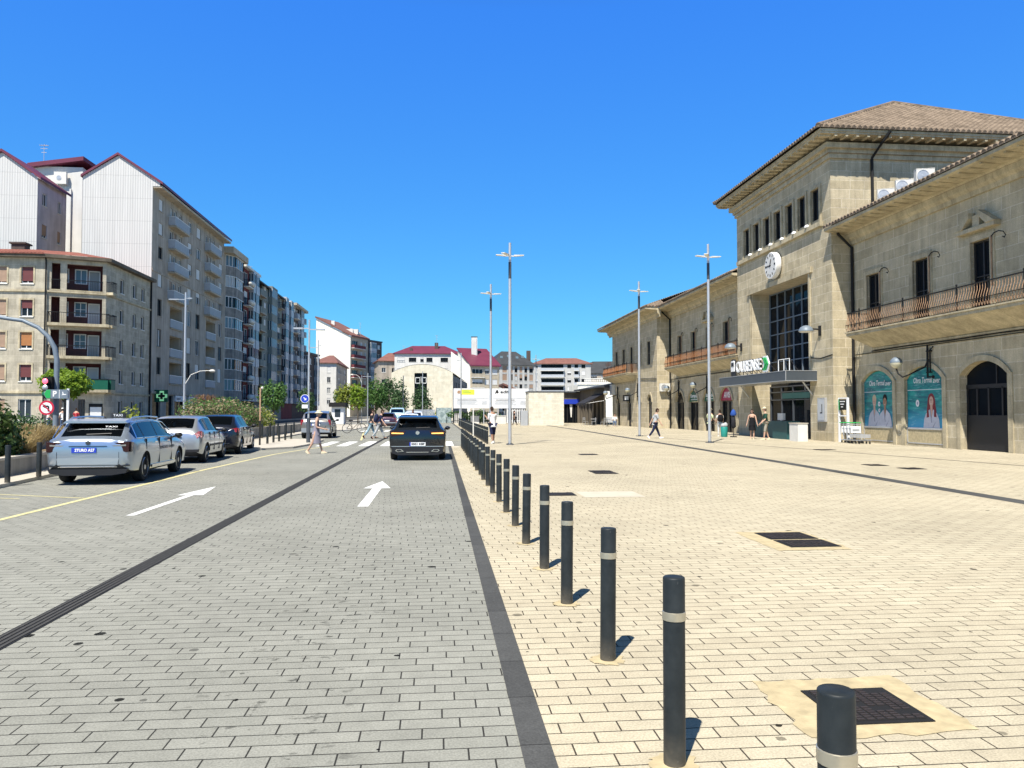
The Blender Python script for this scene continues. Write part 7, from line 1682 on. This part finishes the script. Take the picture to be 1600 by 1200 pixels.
def globe_lamp(x, y, z, label, wall):
    t = thing('wall_lamp', label, 'wall lamp', (x, y, z), 0, 'globe lamps on iron brackets'); mb = MB(); mb.lathe([(.27, 0), (.265, .06), (.22, .16), (.12, .24), (.01, .27)], (x, y, z), 20, 0); mb.build('cap', M['midgrey'], t, smooth=60)
    mb = MB(); mb.lathe([(.265, -.005), (.25, -.1), (.17, -.2), (.06, -.26), (.01, -.265)], (x, y, z), 20, 0); mb.build('glass_bowl', M['globe'], t, smooth=60)
    mb = MB(); dy = -1.25; mb.tube([(x, y, z - .26), (x + .02, y - .1, z - .5), (x + .05, y - .4, z - .68), (x + .1, y - .75, z - .6), (wall - .12, y + dy + .15, z - .25), (wall - .06, y + dy, z + .1)], .035, 8)
    mb.tube([(wall - .1, y + dy, z - .75), (wall - .1, y + dy, z + .75)], .045, 8); mb.tube([(wall - .1, y + dy - .18, z - .5), (wall - .1, y + dy - .18, z + .5), (wall - .1, y + dy - .4, z + .62)], .035, 8)
    for q in (-.5, .45): mb.box(wall - .14, wall, y + dy - .2, y + dy + .06, z + q - .03, z + q + .03)
    mb.ball((wall - .12, y + dy - .4, z - .72), .07, 8, 6); mb.tube([(wall - .1, y + dy, z - .7), (wall - .12, y + dy - .4, z - .72)], .04, 6); mb.build('iron_bracket', M['iron'], t, smooth=60)
M['globe'] = simple('milk_glass', (.62, .58, .42), .25, var=.05)
globe_lamp(21.2, 33.75, 3.86, 'globe lamp on an iron bracket between poster and dark doors', XW); globe_lamp(21.2, 69.6, 3.75, 'globe lamp beside the air conditioner on the far pavilion corner', XW); globe_lamp(21.2, 62.2, 3.8, 'globe lamp between the green and magenta arched boards', XW); globe_lamp(19.9, 79.2, 3.85, 'globe lamp on the pavilion above the cafe doors', XP); globe_lamp(19.5, 88.0, 3.75, 'globe lamp at the far pavilion corner by the awning', XP)
def dome_lamp(x, y, z, label):
    t = thing('wall_lamp', label, 'wall lamp', (x, y, z), 0, 'dome lamps on the tower front'); mb = MB(); mb.lathe([(.40, 0), (.39, .06), (.30, .22), (.15, .31), (.01, .33)], (x, y, z), 20); mb.lathe([(.38, -.01), (.3, -.05), (.01, -.06)], (x, y, z), 20, 1); mb.build('hood', [M['midgrey'], M['offwhite']], t, smooth=50)
    mb = MB(); mb.tube([(x + .25, y, z + .15), (XT - .05, y - .15, z + .1)], .045, 8); mb.box(XT - .08, XT, y - .25, y - .05, z - .25, z + .3); mb.build('arm', M['iron'], t)
dome_lamp(20.15, 40.35, 6.0, 'dome lamp on the tower front near the right wing'); dome_lamp(20.15, 51.3, 6.0, 'dome lamp on the tower front near the left wing')
# posters in the two blind arches
n_ = NT('poster_water'); p_ = n_.pos(); sp_ = n_.n('SeparateXYZ'); n_.t.links.new(p_, sp_.inputs[0]); q_ = n_.scale(p_, (1, 1.1, 5)); f_ = n_.noise(q_, 1.1, 5., .6); c1_ = n_.mix(n_.ramp(f_, (.38, 0.), (.62, 1.)), (.0, .13, .17), (.02, .34, .30)); hz_ = n_.ramp(n_.math('DIVIDE', sp_.outputs[2], 3.7), (.25, (.05, .38, .62)), (.5, (.0, .0, .0))); fz_ = n_.ramp(n_.math('DIVIDE', sp_.outputs[2], 3.7), (.28, 1.), (.5, 0.)); c1_ = n_.mix(fz_, c1_, (.03, .33, .55)); rp_ = n_.ramp(n_.noise(n_.scale(p_, (1, 1.2, 9)), 1.6, 3.), (.60, 0.), (.66, 1.)); M['poster'] = n_.done(n_.mix(n_.math('MULTIPLY', rp_, .35), c1_, (.35, .65, .70)), .4)
M['robe'] = simple('poster_robe', (.58, .57, .62), .7, var=.1, vs=6.); M['robe_s'] = simple('poster_fold', (.34, .33, .40), .7, var=0)
M['redhair'] = simple('poster_red_hair', (.22, .03, .035), .7, var=.2, vs=14.); M['blond'] = simple('poster_fair_hair', (.55, .46, .30), .7, var=.1); M['pskin'] = simple('poster_skin', (.62, .38, .28), .7, var=.04); M['pskin2'] = simple('poster_dark_skin', (.40, .22, .14), .7, var=.04)
def ell(cx, cz, rx, rz, n=22, a0=0, a1=360): return [(cx + rx * math.cos(R(a0 + (a1 - a0) * k / n)), cz + rz * math.sin(R(a0 + (a1 - a0) * k / n))) for k in range(n + (a1 - a0 < 360))]
def poster(y, label, figures, logos):
    t = thing('poster', label, 'poster', (XW, y, 0)); x = XW + .10; U, W = (0, -1, 0), (0, 0, 1); lay = [0]
    mb = MB()
    def fl(poly, m): lay[0] += 1; mb.flat(poly, (x - .0012 * lay[0], y, 0), U, W, m)
    mb.prism([(-1.33, .86), (1.33, .86)] + arch(-1.33, 1.33, 3.09, .54)[::-1], (x, y, 0), U, W, (.03, 0, 0), 0)
    fl([(-1.33, 2.58), (1.33, 2.58), (1.33, 2.605), (-1.33, 2.605)], 1)
    for cx, sk, hr, fem in figures:
        if fem: fl(ell(cx, 2.02, .27, .40) , hr); fl([(cx - .27, 2.0), (cx - .36, 1.45), (cx - .15, 1.3), (cx + .12, 1.3), (cx + .38, 1.42), (cx + .27, 2.0)], hr)
        else: fl(ell(cx, 2.22, .175, .24), hr)
        fl([(cx - .08, 1.9), (cx - .08, 1.6), (cx, 1.35), (cx + .08, 1.6), (cx + .08, 1.9)], sk); fl(ell(cx, 2.06, .15, .225), sk)
        fl([(cx - .58, .87), (cx - .52, 1.25), (cx - .40, 1.50), (cx - .12, 1.70), (cx + .0, 1.28), (cx + .12, 1.70), (cx + .40, 1.50), (cx + .52, 1.25), (cx + .58, .87)], 2)
        fl([(cx - .13, 1.70), (cx - .06, 1.66), (cx + .05, 1.1), (cx - .02, 1.1)], 3); fl([(cx + .05, .9), (cx + .35, 1.2), (cx + .12, .87)], 3)
        if fem: fl([(cx - .30, 1.75), (cx - .20, 1.75), (cx - .16, 1.35), (cx - .34, 1.32)], hr); fl([(cx + .20, 1.75), (cx + .30, 1.75), (cx + .36, 1.35), (cx + .18, 1.36)], hr)
        for s in (-1, 1): fl(ell(cx + s * .055, 2.10, .022, .011, 10), 7); fl([(cx + s * .02, 2.15), (cx + s * .09, 2.155), (cx + s * .09, 2.14), (cx + s * .02, 2.135)], hr)
        fl(ell(cx, 1.955, .05, .02, 10, 180, 360), 1); fl([(cx - .02, 2.02), (cx + .02, 2.02), (cx, 2.06)], 3 if sk == 5 else 7)
    for cx, cz, r in logos: fl(ell(cx, cz, r, r * 1.25), 1); fl(ell(cx, cz, r * .4, r * .6), 3)
    mb.build('print', [M['poster'], M['white'], M['robe'], M['robe_s'], M['redhair'], M['pskin'], M['pskin2'], M['iron'], M['blond']], t)
    tx = MB(); text_into(tx, 'Obra Termal', .36, (x - .05, y + .12, 3.02), U, W, 0, 1.35, .001, .2, .004); text_into(tx, 'aver', .34, (x - .05, y - .86, 2.99), U, W, 0, .48, .001, .2, .004); tx.build('slogan', M['white'], t)
    b = MB(); b.box(x - .02, x + .06, y - 1.36, y + 1.36, .02, .82, 0); b.box(x - .05, x + .06, y - 1.36, y + 1.36, .78, .86, 1); b.box(x - .05, x, y - 1.36, y + 1.36, .12, .17, 1)
    for s in (-1.36, 1.30): b.box(x - .05, x, y + s, y + s + .06, .02, .8, 1)
    b.build('sill_panel', [M['mortar'], M['galv']], t)
poster(36.68, 'teal arched poster with two people in white robes, by the trolleys', [(-.42, 5, 8, False), (.52, 6, 7, False)], [(.05, 1.98, .10), (.06, 1.66, .08)])
poster(33.0, 'teal arched poster with a red haired woman in a white robe', [(.42, 5, 4, True)], [(-.55, 1.98, .13)])
t = thing('notice_board', 'framed grey notice board on the tower wall beside the entrance', 'notice board', (XT, 40.0, 1.7)); mb = MB(); mb.box(XT - .14, XT, 39.6, 40.4, 1.05, 2.35, 0); mb.box(XT - .145, XT - .14, 39.68, 40.32, 1.13, 2.27, 1); mb.box(XT - .15, XT - .145, 39.85, 39.92, 1.5, 2.0, 2); mb.box(XT - .15, XT - .145, 39.85, 40.1, 1.5, 1.56, 2); mb.build('case', [M['galv'], M['rail'], M['iron']], t)
t = thing('sign_frame', 'white tubular sign frame with dark board beside the trolleys', 'sign', (21.2, 38.3, 0))
mb = MB()
for y in (37.95, 38.8): mb.box(21.1, 21.2, y - .05, y + .05, 0, 2.32)
for z in (1.35, 2.27): mb.box(21.11, 21.19, 37.95, 38.8, z, z + .06)
mb.build('frame', M['white'], t); mb = MB(); mb.box(21.08, 21.14, 38.02, 38.74, 1.68, 2.24, 0); mb.box(21.07, 21.08, 38.66, 38.74, 1.68, 2.24, 2)
for k in range(3): mb.box(21.07, 21.08, 38.1 + .1 * k, 38.6 - .06 * k, 2.1 - .14 * k, 2.15 - .14 * k, 1)
mb.build('board', [M['iron'], M['white'], M['signgreen']], t)
for i in range(4):                                    # nested luggage trolleys
    if i == 0:
        t0 = t = thing('luggage_trolley', '', 'luggage trolley', (0, 0, 0), 0, 'nested luggage trolleys'); mb = MB()
        for s in (-.28, .28): mb.tube([(s, -.6, .18), (s, .45, .14), (s, .5, .5), (s * .95, .52, 1.0)], .018, 6)
        for y in (-.5, -.2, .1, .4): mb.box(-.28, .28, y - .015, y + .015, .155, .185)
        for z in (.45, .7, .95): mb.box(-.28, .28, .49, .52, z - .012, z + .012)
        mb.build('frame', M['galv'], t); mb = MB(); mb.box(-.25, .25, -.62, -.60, .30, .48, 1); mb.box(-.25, .25, .44, .46, .52, .86, 0); mb.box(-.18, .18, .43, .44, .62, .72, 1); mb.build('panel', [M['white'], M['galv']], t)
        mb = MB(); mb.tube([(-.3, .56, 1.03), (.3, .56, 1.03)], .025, 8); mb.build('handle', M['signgreen'], t)
        for x, y in ((-.26, -.5), (.26, -.5), (-.26, .4), (.26, .4)): mb = MB(); mb.lathe([(.06, -.02), (.07, 0), (.06, .02)], (x, y, .07), 12, 0, 'x'); mb.build('wheel', M['tyre'], t)
    else: t = dup(t0)
    t['label'] = 'luggage trolley with green handle and white panel, ' + ('nearest of four nested ones' if i == 0 else ordw(i) + ' of four nested ones'); move(t, (20.95, 36.5 + .3 * i, 0), R(-6))
t = thing('stone_bench_block', 'pale rendered block standing at the right of the entrance doors', 'block', (19.5, 40, 0)); mb = MB(); mb.box(19.2, 19.75, 39.5, 40.5, 0, .95); mb.build('block', M['offwhite'], t); mb = MB(); mb.box(19.17, 19.78, 39.47, 40.53, .95, .99); mb.build('top', M['walk'], t)
t = thing('counter_cabinet', 'low dark teal cabinets along the entrance glazing', 'cabinet', (20.6, 46, 0)); mb = MB(); mb.box(20.3, 20.8, 44.9, 48.6, 0, 1.0); mb.build('body', M['teal'], t); mb = MB()
for y in (45.8, 46.75, 47.7): mb.box(20.285, 20.3, y - .02, y + .02, .05, .95)
mb.build('joint', M['darkgrey'], t)
t = thing('counter_cabinet', 'teal information desk with screen at the entrance doors', 'cabinet', (19.6, 42.6, 0)); mb = MB(); mb.box(19.9, 20.7, 42.3, 44.2, 0, 1.05); mb.build('body', M['teal'], t); mb = MB(); mb.box(19.95, 20.1, 42.9, 43.6, 1.1, 1.5); mb.box(20.0, 20.1, 43.15, 43.35, 1.05, 1.1); mb.build('screen', M['offwhite'], t)
t = thing('waste_bin', 'round turquoise green bin with bags near the arched shop door', 'waste bin', (18.0, 47.0, 0)); mb = MB(); mb.lathe([(.18, 0), (.20, .05), (.22, .6), (.20, .63)], (18.0, 47.0, 0), 20); mb.build('drum', M['binteal'] if 'binteal' in M else M['signgreen'], t, smooth=40); mb = MB(); mb.ball((17.95, 47.0, .72), .16, 10, 8, 0, .9); mb.ball((18.08, 46.97, .75), .14, 10, 8, 0, 1.2); mb.build('bag', M['c_grey'], t, smooth=180)
t = thing('parasol', 'folded dark parasol with blue top beside the green bin', 'parasol', (18.45, 46.6, 0)); mb = MB(); mb.tube([(18.45, 46.6, 0), (18.45, 46.6, 1.75)], .025, 8); mb.lathe([(.22, 0), (.2, .06)], (18.45, 46.6, 0), 16); mb.build('pole', M['iron'], t); mb = MB(); mb.lathe([(.05, .55), (.16, .65), (.13, 1.2), (.06, 1.4)], (18.45, 46.6, 0), 10); mb.build('folded_cloth', M['c_dark'], t, smooth=60); mb = MB(); mb.lathe([(.16, 1.35), (.2, 1.45), (.12, 1.65), (.02, 1.75)], (18.45, 46.6, 0), 10); mb.build('blue_cover', M['c_blue'], t, smooth=60)
# cafe corner
t = thing('awning', 'dark sloping shop awning over the cafe tables by the pavilion', 'awning', (18.8, 93, 3)); mb = MB(); mb.add([(19.75, 90, 3.75), (19.75, 96, 3.75), (17.5, 96, 2.6), (17.5, 90, 2.6), (17.5, 90, 2.35), (17.5, 96, 2.35), (19.75, 90, 3.7), (19.75, 96, 3.7), (17.52, 96, 2.57), (17.52, 90, 2.57)], [(0, 1, 2, 3), (3, 2, 5, 4), (6, 7, 8, 9)]); mb.build('canvas', M['c_dark'], t); mb = MB()
for y in (90.1, 93, 95.9): mb.tube([(19.75, y, 2.9), (17.6, y, 2.55)], .025, 6)
mb.build('arm', M['galv'], t)
mb = MB(); mb.box(20.3, 20.69, 88.2, 89.3, 3.55, 4.75, 0)
for k in range(6): mb.box(20.28, 20.3, 88.3 + k * .16, 88.4 + k * .16, 3.7, 4.6, 1)
t = thing('hanging_sign', 'pale slatted box sign on the pavilion wall above the awning', 'sign', (20.5, 88.7, 4)); mb.build('box', [M['offwhite'], M['galv']], t)
t = thing('hanging_sign', 'small dark square sign with white centre by the pavilion door', 'sign', (20.2, 81.0, 3)); mb = MB(); mb.box(19.9, 20.69, 81.2, 81.3, 2.7, 3.4, 0); mb.box(20.1, 20.5, 81.18, 81.2, 2.85, 3.25, 1); mb.build('plate', [M['iron'], M['white']], t)
def chair():
    t = thing('cafe_chair', '', 'cafe chair', (0, 0, 0), 0, 'metal cafe chairs'); mb = MB(); mb.box(-.22, .22, -.22, .22, .43, .46); link('seat', mb.mesh('seat', M['galv']), t); mb = MB()
    for z in (.6, .72, .84): mb.box(-.21, .21, -.24, -.22, z, z + .06)
    link('backrest', mb.mesh('backrest', M['galv']), t)
    for x, y in ((-.21, -.21), (.21, -.21), (-.21, .21), (.21, .21)): mb = MB(); mb.tube([(x * 1.12, y * 1.15, 0), (x, y, .44), (x, y * 1.08, .88 if y < 0 else .46)], .016, 6); link('leg', mb.mesh('leg', M['galv']), t)
    return t
c0 = chair()
for i, (x, y, rz, lb) in enumerate(((19.05, 81.35, 165, 'metal cafe chair under the sitting man'), (18.2, 83.2, 40, 'metal cafe chair beyond the sitting man, nearest the plaza'), (18.9, 84.6, 200, 'metal cafe chair between the two tables'), (18.0, 87.6, 90, 'metal cafe chair before the awning front'), (17.4, 89.5, -60, 'metal cafe chair at the far end of the terrace'))):
    t = c0 if i == 0 else dup(c0); t['label'] = lb; move(t, (x, y, 0), R(rz))
for i, (x, y, lb) in enumerate(((18.4, 82.3, 'round dark cafe table beside the sitting man'), (18.2, 88.5, 'round cafe table under the dark awning'))):
    t = thing('cafe_table', lb, 'cafe table', (x, y, 0), 0, 'round cafe tables'); mb = MB(); mb.lathe([(.36, .72), (.36, .745), (.002, .746)], (x, y, 0), 20); mb.build('table_top', M['darkgrey'] if i == 0 else M['white'], t); mb = MB(); mb.lathe([(.24, 0), (.22, .03), (.03, .05), (.03, .72)], (x, y, 0), 12); mb.build('pedestal', M['iron'], t)
# ---------------------------------------------------------------- planting
M['leaf_dark'] = leafmat('dark_shrub_leaves', (.018, .045, .014), (.10, .16, .035), .25)
M['leaf_lime'] = leafmat('lime_leaves', (.10, .19, .018), (.30, .42, .04), .4)
M['leaf_mid'] = leafmat('mid_green_leaves', (.04, .105, .028), (.13, .25, .06), .35)
M['leaf_deep'] = leafmat('deep_green_leaves', (.03, .075, .03), (.10, .18, .07), .35)
M['leaf_yel'] = leafmat('yellow_green_leaves', (.11, .17, .02), (.33, .36, .06), .35)
M['leaf_pink'] = leafmat('pinkish_leaves', (.10, .15, .04), (.40, .30, .20), .3)
M['leaf_cream'] = leafmat('cream_flowers', (.42, .40, .16), (.62, .58, .34), .3)
M['grass_dry'] = leafmat('dry_grass', (.24, .17, .07), (.46, .36, .17), .3)
M['leaf_brown'] = leafmat('dry_brown_stems', (.14, .07, .03), (.26, .15, .07), .2)
def leaves(mb, blobs, n, size, rr, m=0, shell=.55, gap=0., elong=1.7):
    tot = sum(b[3] * b[4] * b[5] for b in blobs)
    for bx, by, bz, rx, ry, rz in blobs:
        cnt = int(n * rx * ry * rz / tot)
        for _ in range(cnt):
            d = Vector((rr.gauss(0, 1), rr.gauss(0, 1), rr.gauss(0, 1))).normalized()
            k = shell + (1 - shell) * rr.random() ** .6 + rr.gauss(0, .05)
            w_ = 1 + .16 * math.sin(d.x * 7 + bx * 3) * math.cos(d.z * 6 + by) + .10 * math.sin(d.y * 13 + d.x * 11)
            if gap and math.sin(d.x * 9 + bx) * math.sin(d.y * 8) * math.sin(d.z * 9 + 1) > gap: continue
            c = Vector((bx + d.x * rx * k * w_, by + d.y * ry * k * w_, bz + d.z * rz * k * w_))
            nrm = (d + Vector((rr.gauss(0, .7), rr.gauss(0, .7), rr.gauss(0, .7) + .3))).normalized()
            a = nrm.cross(Vector((rr.gauss(0, 1), rr.gauss(0, 1), rr.gauss(0, 1)))).normalized(); b = nrm.cross(a); s = size * rr.uniform(.6, 1.3)
            mb.add([c - a * s * elong * .5, c - b * s * .42 + nrm * s * .08, c + a * s * elong * .5, c + b * s * .42 + nrm * s * .08], [(0, 1, 2, 3)], m)
def plant(name, label, cat, loc, blobs, n, size, mat, stems=(), seed=1, gap=.35, shell=.5, group=None, extra=None, trunkname='trunk', fol='foliage'):
    rr = prng(seed); t = thing(name, label, cat, loc, 0, group); mb = MB(); mats = [M[mat]]
    B_ = [(loc[0] + b[0], loc[1] + b[1], loc[2] + b[2], b[3], b[4], b[5]) for b in blobs]
    leaves(mb, B_, n, size, rr, 0, shell, gap)
    if extra: leaves(mb, [(b[0], b[1], b[2] + .02, b[3] * 1.03, b[4] * 1.03, b[5] * 1.03) for b in B_], extra[1], size * extra[2], rr, 1, .9, 0, 1.0); mats.append(M[extra[0]])
    mb.build(fol, mats, t)
    if stems:
        s = MB()
        for p, r in stems: s.tube([(loc[0] + q[0], loc[1] + q[1], loc[2] + q[2]) for q in p], r, 7)
        s.build(trunkname, M['bark'], t, smooth=180)
    return t
def tree(name, label, loc, h, cr, trunk_h, mat, n, size, seed, shape='round', group=None, gap=.3, lean=0):
    rr = prng(seed); blobs = []
    if shape == 'round':
        blobs.append((0, 0, trunk_h + (h - trunk_h) * .5, cr * .8, cr * .8, (h - trunk_h) * .5))
        for k in range(7): a = k * 2.4 + rr.random(); z = trunk_h + (h - trunk_h) * rr.uniform(.22, .8); q = cr * rr.uniform(.45, .62); blobs.append((math.cos(a) * q, math.sin(a) * q, z, cr * rr.uniform(.38, .52), cr * rr.uniform(.38, .52), (h - trunk_h) * rr.uniform(.2, .28)))
    else:
        for k in range(6): z = trunk_h + (h - trunk_h) * (.12 + .145 * k); f = (.72, .95, 1., .82, .6, .34)[k]; blobs.append((rr.uniform(-.15, .15) * cr, rr.uniform(-.15, .15) * cr, z, cr * f, cr * f, (h - trunk_h) * .17))
    st = [([(0, 0, 0), (.03, 0, trunk_h * .6), (lean, .02, trunk_h * 1.1), (lean, 0, trunk_h + (h - trunk_h) * .7)], [.035 * h ** .8 * .6, .03 * h ** .8 * .6, .025 * h ** .8 * .6, .012])]
    for k in range(5): a = k * 1.3 + .4; zz = trunk_h * (1.0 + .06 * k); st.append(([(lean, 0, zz), (lean + math.cos(a) * cr * .4, math.sin(a) * cr * .4, zz + (h - trunk_h) * .3), (lean + math.cos(a) * cr * .7, math.sin(a) * cr * .7, zz + (h - trunk_h) * .45)], [.045, .03, .01]))
    return plant(name, label, 'tree', loc, blobs, n, size, mat, st, seed, gap, .45, group, fol='crown')
# left bed
plant('shrub', 'big dark glossy shrub at the left edge over the planter wall', 'shrub', (-11.25, 20.2, .42), [(-.1, 0, .6, .95, .9, .7), (-.2, .1, 1.3, .6, .6, .5), (.55, .1, .5, .5, .6, .5), (.5, -.2, 1.0, .45, .45, .4), (-1.2, .1, .9, 1.0, .9, .95)], 5600, .105, 'leaf_dark', [([(0, 0, 0), (.1, 0, .7)], [.05, .02]), ([(-.2, .1, 0), (-.4, .2, 1.1)], [.05, .02]), ([(.2, 0, 0), (.5, .1, .8)], [.04, .02])], 11, .4, .35, extra=('leaf_cream', 240, .55), trunkname='stems')
def grass_clump(label, loc, h, r, n, seed, mat='grass_dry', name='ornamental_grass'):
    rr = prng(seed); t = thing(name, label, 'grass clump', loc); mb = MB()
    for _ in range(n):
        a = rr.uniform(0, 2 * math.pi); d = Vector((math.cos(a), math.sin(a), 0)); o = Vector(loc) + d * r * .3 * rr.random(); hh = h * rr.uniform(.6, 1.1); sp = r * rr.uniform(.3, 1.1); e = Vector((-d.y, d.x, 0)) * .007 * (1 + h)
        p = [o, o + d * sp * .35 + Vector((0, 0, hh * .6)), o + d * sp * .75 + Vector((0, 0, hh * .95)), o + d * sp * 1.15 + Vector((0, 0, hh * .85))]
        for i in range(3): w0, w1 = (1 - i / 3.2), (1 - (i + 1) / 3.2); mb.add([p[i] - e * w0, p[i] + e * w0, p[i + 1] + e * w1, p[i + 1] - e * w1], [(0, 1, 2, 3)])
    mb.build('blades', M[mat], t)
for i, (x, y, h, r, lb) in enumerate(((-11.3, 22.2, .65, .6, 'dry straw coloured grass clump beside the big dark shrub'), (-11.6, 23.4, .82, .65, 'tallest dry grass clump behind the estate taxi'), (-11.3, 24.3, .75, .6, 'dry grass clump close behind the estate taxi roof'), (-11.2, 25.4, .65, .55, 'dry grass clump between estate taxi and silver hatchback'), (-10.8, 21.3, .55, .5, 'low dry grass clump right under the big dark shrub'))):
    grass_clump(lb, (x, y, .42), h, r, 420, 20 + i)
plant('hedge', 'clipped dark hedge behind the no left turn sign', 'hedge', (-19.0, 36, 0), [(0, 0, .9, 1.6, .7, .62), (-1.6, 0, .9, 1.5, .7, .6), (1.2, 0, .85, .9, .6, .55)], 2600, .10, 'leaf_deep', (), 31, .5, .6)
plant('shrub', 'loose yellow green shrub rising behind the taxi light', 'shrub', (-11.4, 30, .42), [(0, 0, .75, .55, .5, .65), (.3, .2, .5, .5, .5, .5), (-.3, 0, .5, .5, .5, .5)], 900, .10, 'leaf_yel', [([(0, 0, 0), (.05, 0, .9)], [.03, .01]), ([(0, 0, 0), (.3, .1, .8)], [.02, .01])], 33, .3, .3, trunkname='stems')
plant('round_tree', 'round clipped lime green tree before the corner house balconies', 'tree', (-25.2, 55, 0), [(0, 0, 3.5, 1.5, 1.5, .95), (-.3, .1, 3.75, 1.1, 1.1, .75), (.5, -.1, 3.4, 1.05, 1.1, .8)], 5600, .15, 'leaf_lime', [([(0, 0, 0), (.03, 0, 1.6), (0, 0, 3.6)], [.11, .09, .03]), ([(0, 0, 2.3), (.7, .2, 3.3)], [.05, .02]), ([(0, 0, 2.2), (-.7, -.2, 3.3)], [.05, .02])], 41, .7, .6, fol='crown')
plant('hedge', 'dense flowering hedge with pinkish tips beyond the parked cars', 'hedge', (-11.2, 42, .42), [(-.3, -3.2, .9, .9, 1.4, .85), (.1, -1.2, .95, .9, 1.4, .85), (0, 1.0, .95, .9, 1.4, .9), (0, 3.2, .85, .85, 1.4, .85), (.1, 5.2, .75, .8, 1.3, .75)], 6400, .105, 'leaf_pink', [([(0, k * 1.6 - 2, 0), (.1, k * 1.6 - 2, .8)], [.03, .012]) for k in range(4)], 43, .5, .5, extra=('leaf_mid', 4200, 1.05), trunkname='stems')
plant('shrub', 'low cream flowering shrub at the foot of the pinkish hedge', 'shrub', (-10.9, 37.6, .42), [(0, 0, .3, .55, .9, .32), (.1, 1.2, .28, .45, .7, .28)], 1300, .075, 'leaf_cream', (), 47, .5, .5, extra=('leaf_yel', 500, 1.0))
plant('shrub', 'yellowing shrub at the right end of the pinkish hedge', 'shrub', (-11.0, 49.5, .42), [(0, 0, .7, .6, .9, .75), (.1, 1.5, .6, .5, .8, .6)], 1200, .10, 'leaf_yel', (), 48, .4, .5, extra=('leaf_cream', 400, 1.0))
grass_clump('brown dry bamboo like clump left of the pinkish hedge', (-13.2, 45.5, .42), 2.1, .75, 500, 49, 'leaf_brown')
grass_clump('small spiky plant before the shop doors, behind the navy car', (-12.6, 33.5, .42), 1.0, .5, 150, 50, 'leaf_yel', 'spiky_plant')
tree('round_tree', 'round dark green tree behind the pinkish hedge', (-12.4, 60, 0), 3.9, 1.05, 1.5, 'leaf_mid', 2200, .14, 51)
tree('round_tree', 'small dark street tree before the narrow brown flats', (-15.2, 92, 0), 4.4, 1.1, 1.4, 'leaf_deep', 1100, .2, 52)
G2 = 'street trees before the arched hall'
for i, (x, y, h, cr, th, m, n, sz, shp, lb) in enumerate(((-12.6, 108, 5.4, 1.5, 1.7, 'leaf_yel', 1500, .23, 'round', 'yellow green street tree, leftmost of the group'), (-10.7, 106, 5.5, 1.3, 1.8, 'leaf_lime', 1300, .22, 'round', 'lighter lime tinted street tree next to the yellow green one'), (-8.6, 110, 6.4, 1.8, 1.6, 'leaf_mid', 2000, .24, 'round', 'wide mid green tree in the middle of the street tree group'), (-6.9, 114, 6.6, 1.7, 1.3, 'leaf_deep', 1800, .24, 'round', 'deep green tree behind the wide street tree'), (-5.3, 112, 6.5, 1.45, 1.0, 'leaf_deep', 1700, .22, 'cone', 'pointed dark tree at the left corner of the arched hall'), (-2.5, 120, 6.2, 1.75, .9, 'leaf_deep', 2300, .22, 'cone', 'pointed dark tree standing before the window of the arched hall'))):
    tree('street_tree', lb, (x, y, 0), h, cr, th, m, n, sz, 60 + i, shp, G2, .22)
plant('shrub', 'low bright green shrub along the grey fence of the arched hall', 'shrub', (-.5, 115, 0), [(0, 0, .9, 1.4, .7, .8), (-3.4, .3, .8, 1.2, .6, .8)], 700, .2, 'leaf_yel', (), 71, .4, .5)
plant('hedge', 'green hedge behind the billboard posts and iron fence', 'hedge', (5.6, 104, 0), [(0, 0, .9, 1.9, .8, .9), (-3, .5, 1.2, 1.4, .8, .5), (2.3, .3, .7, 1.0, .7, .7)], 1300, .2, 'leaf_mid', (), 72, .45, .5)
tree('street_tree', 'small dark tree by the slim mast beside the corner kiosk', (-13.8, 110, 0), 4.6, 1.0, 1.2, 'leaf_mid', 700, .2, 73)
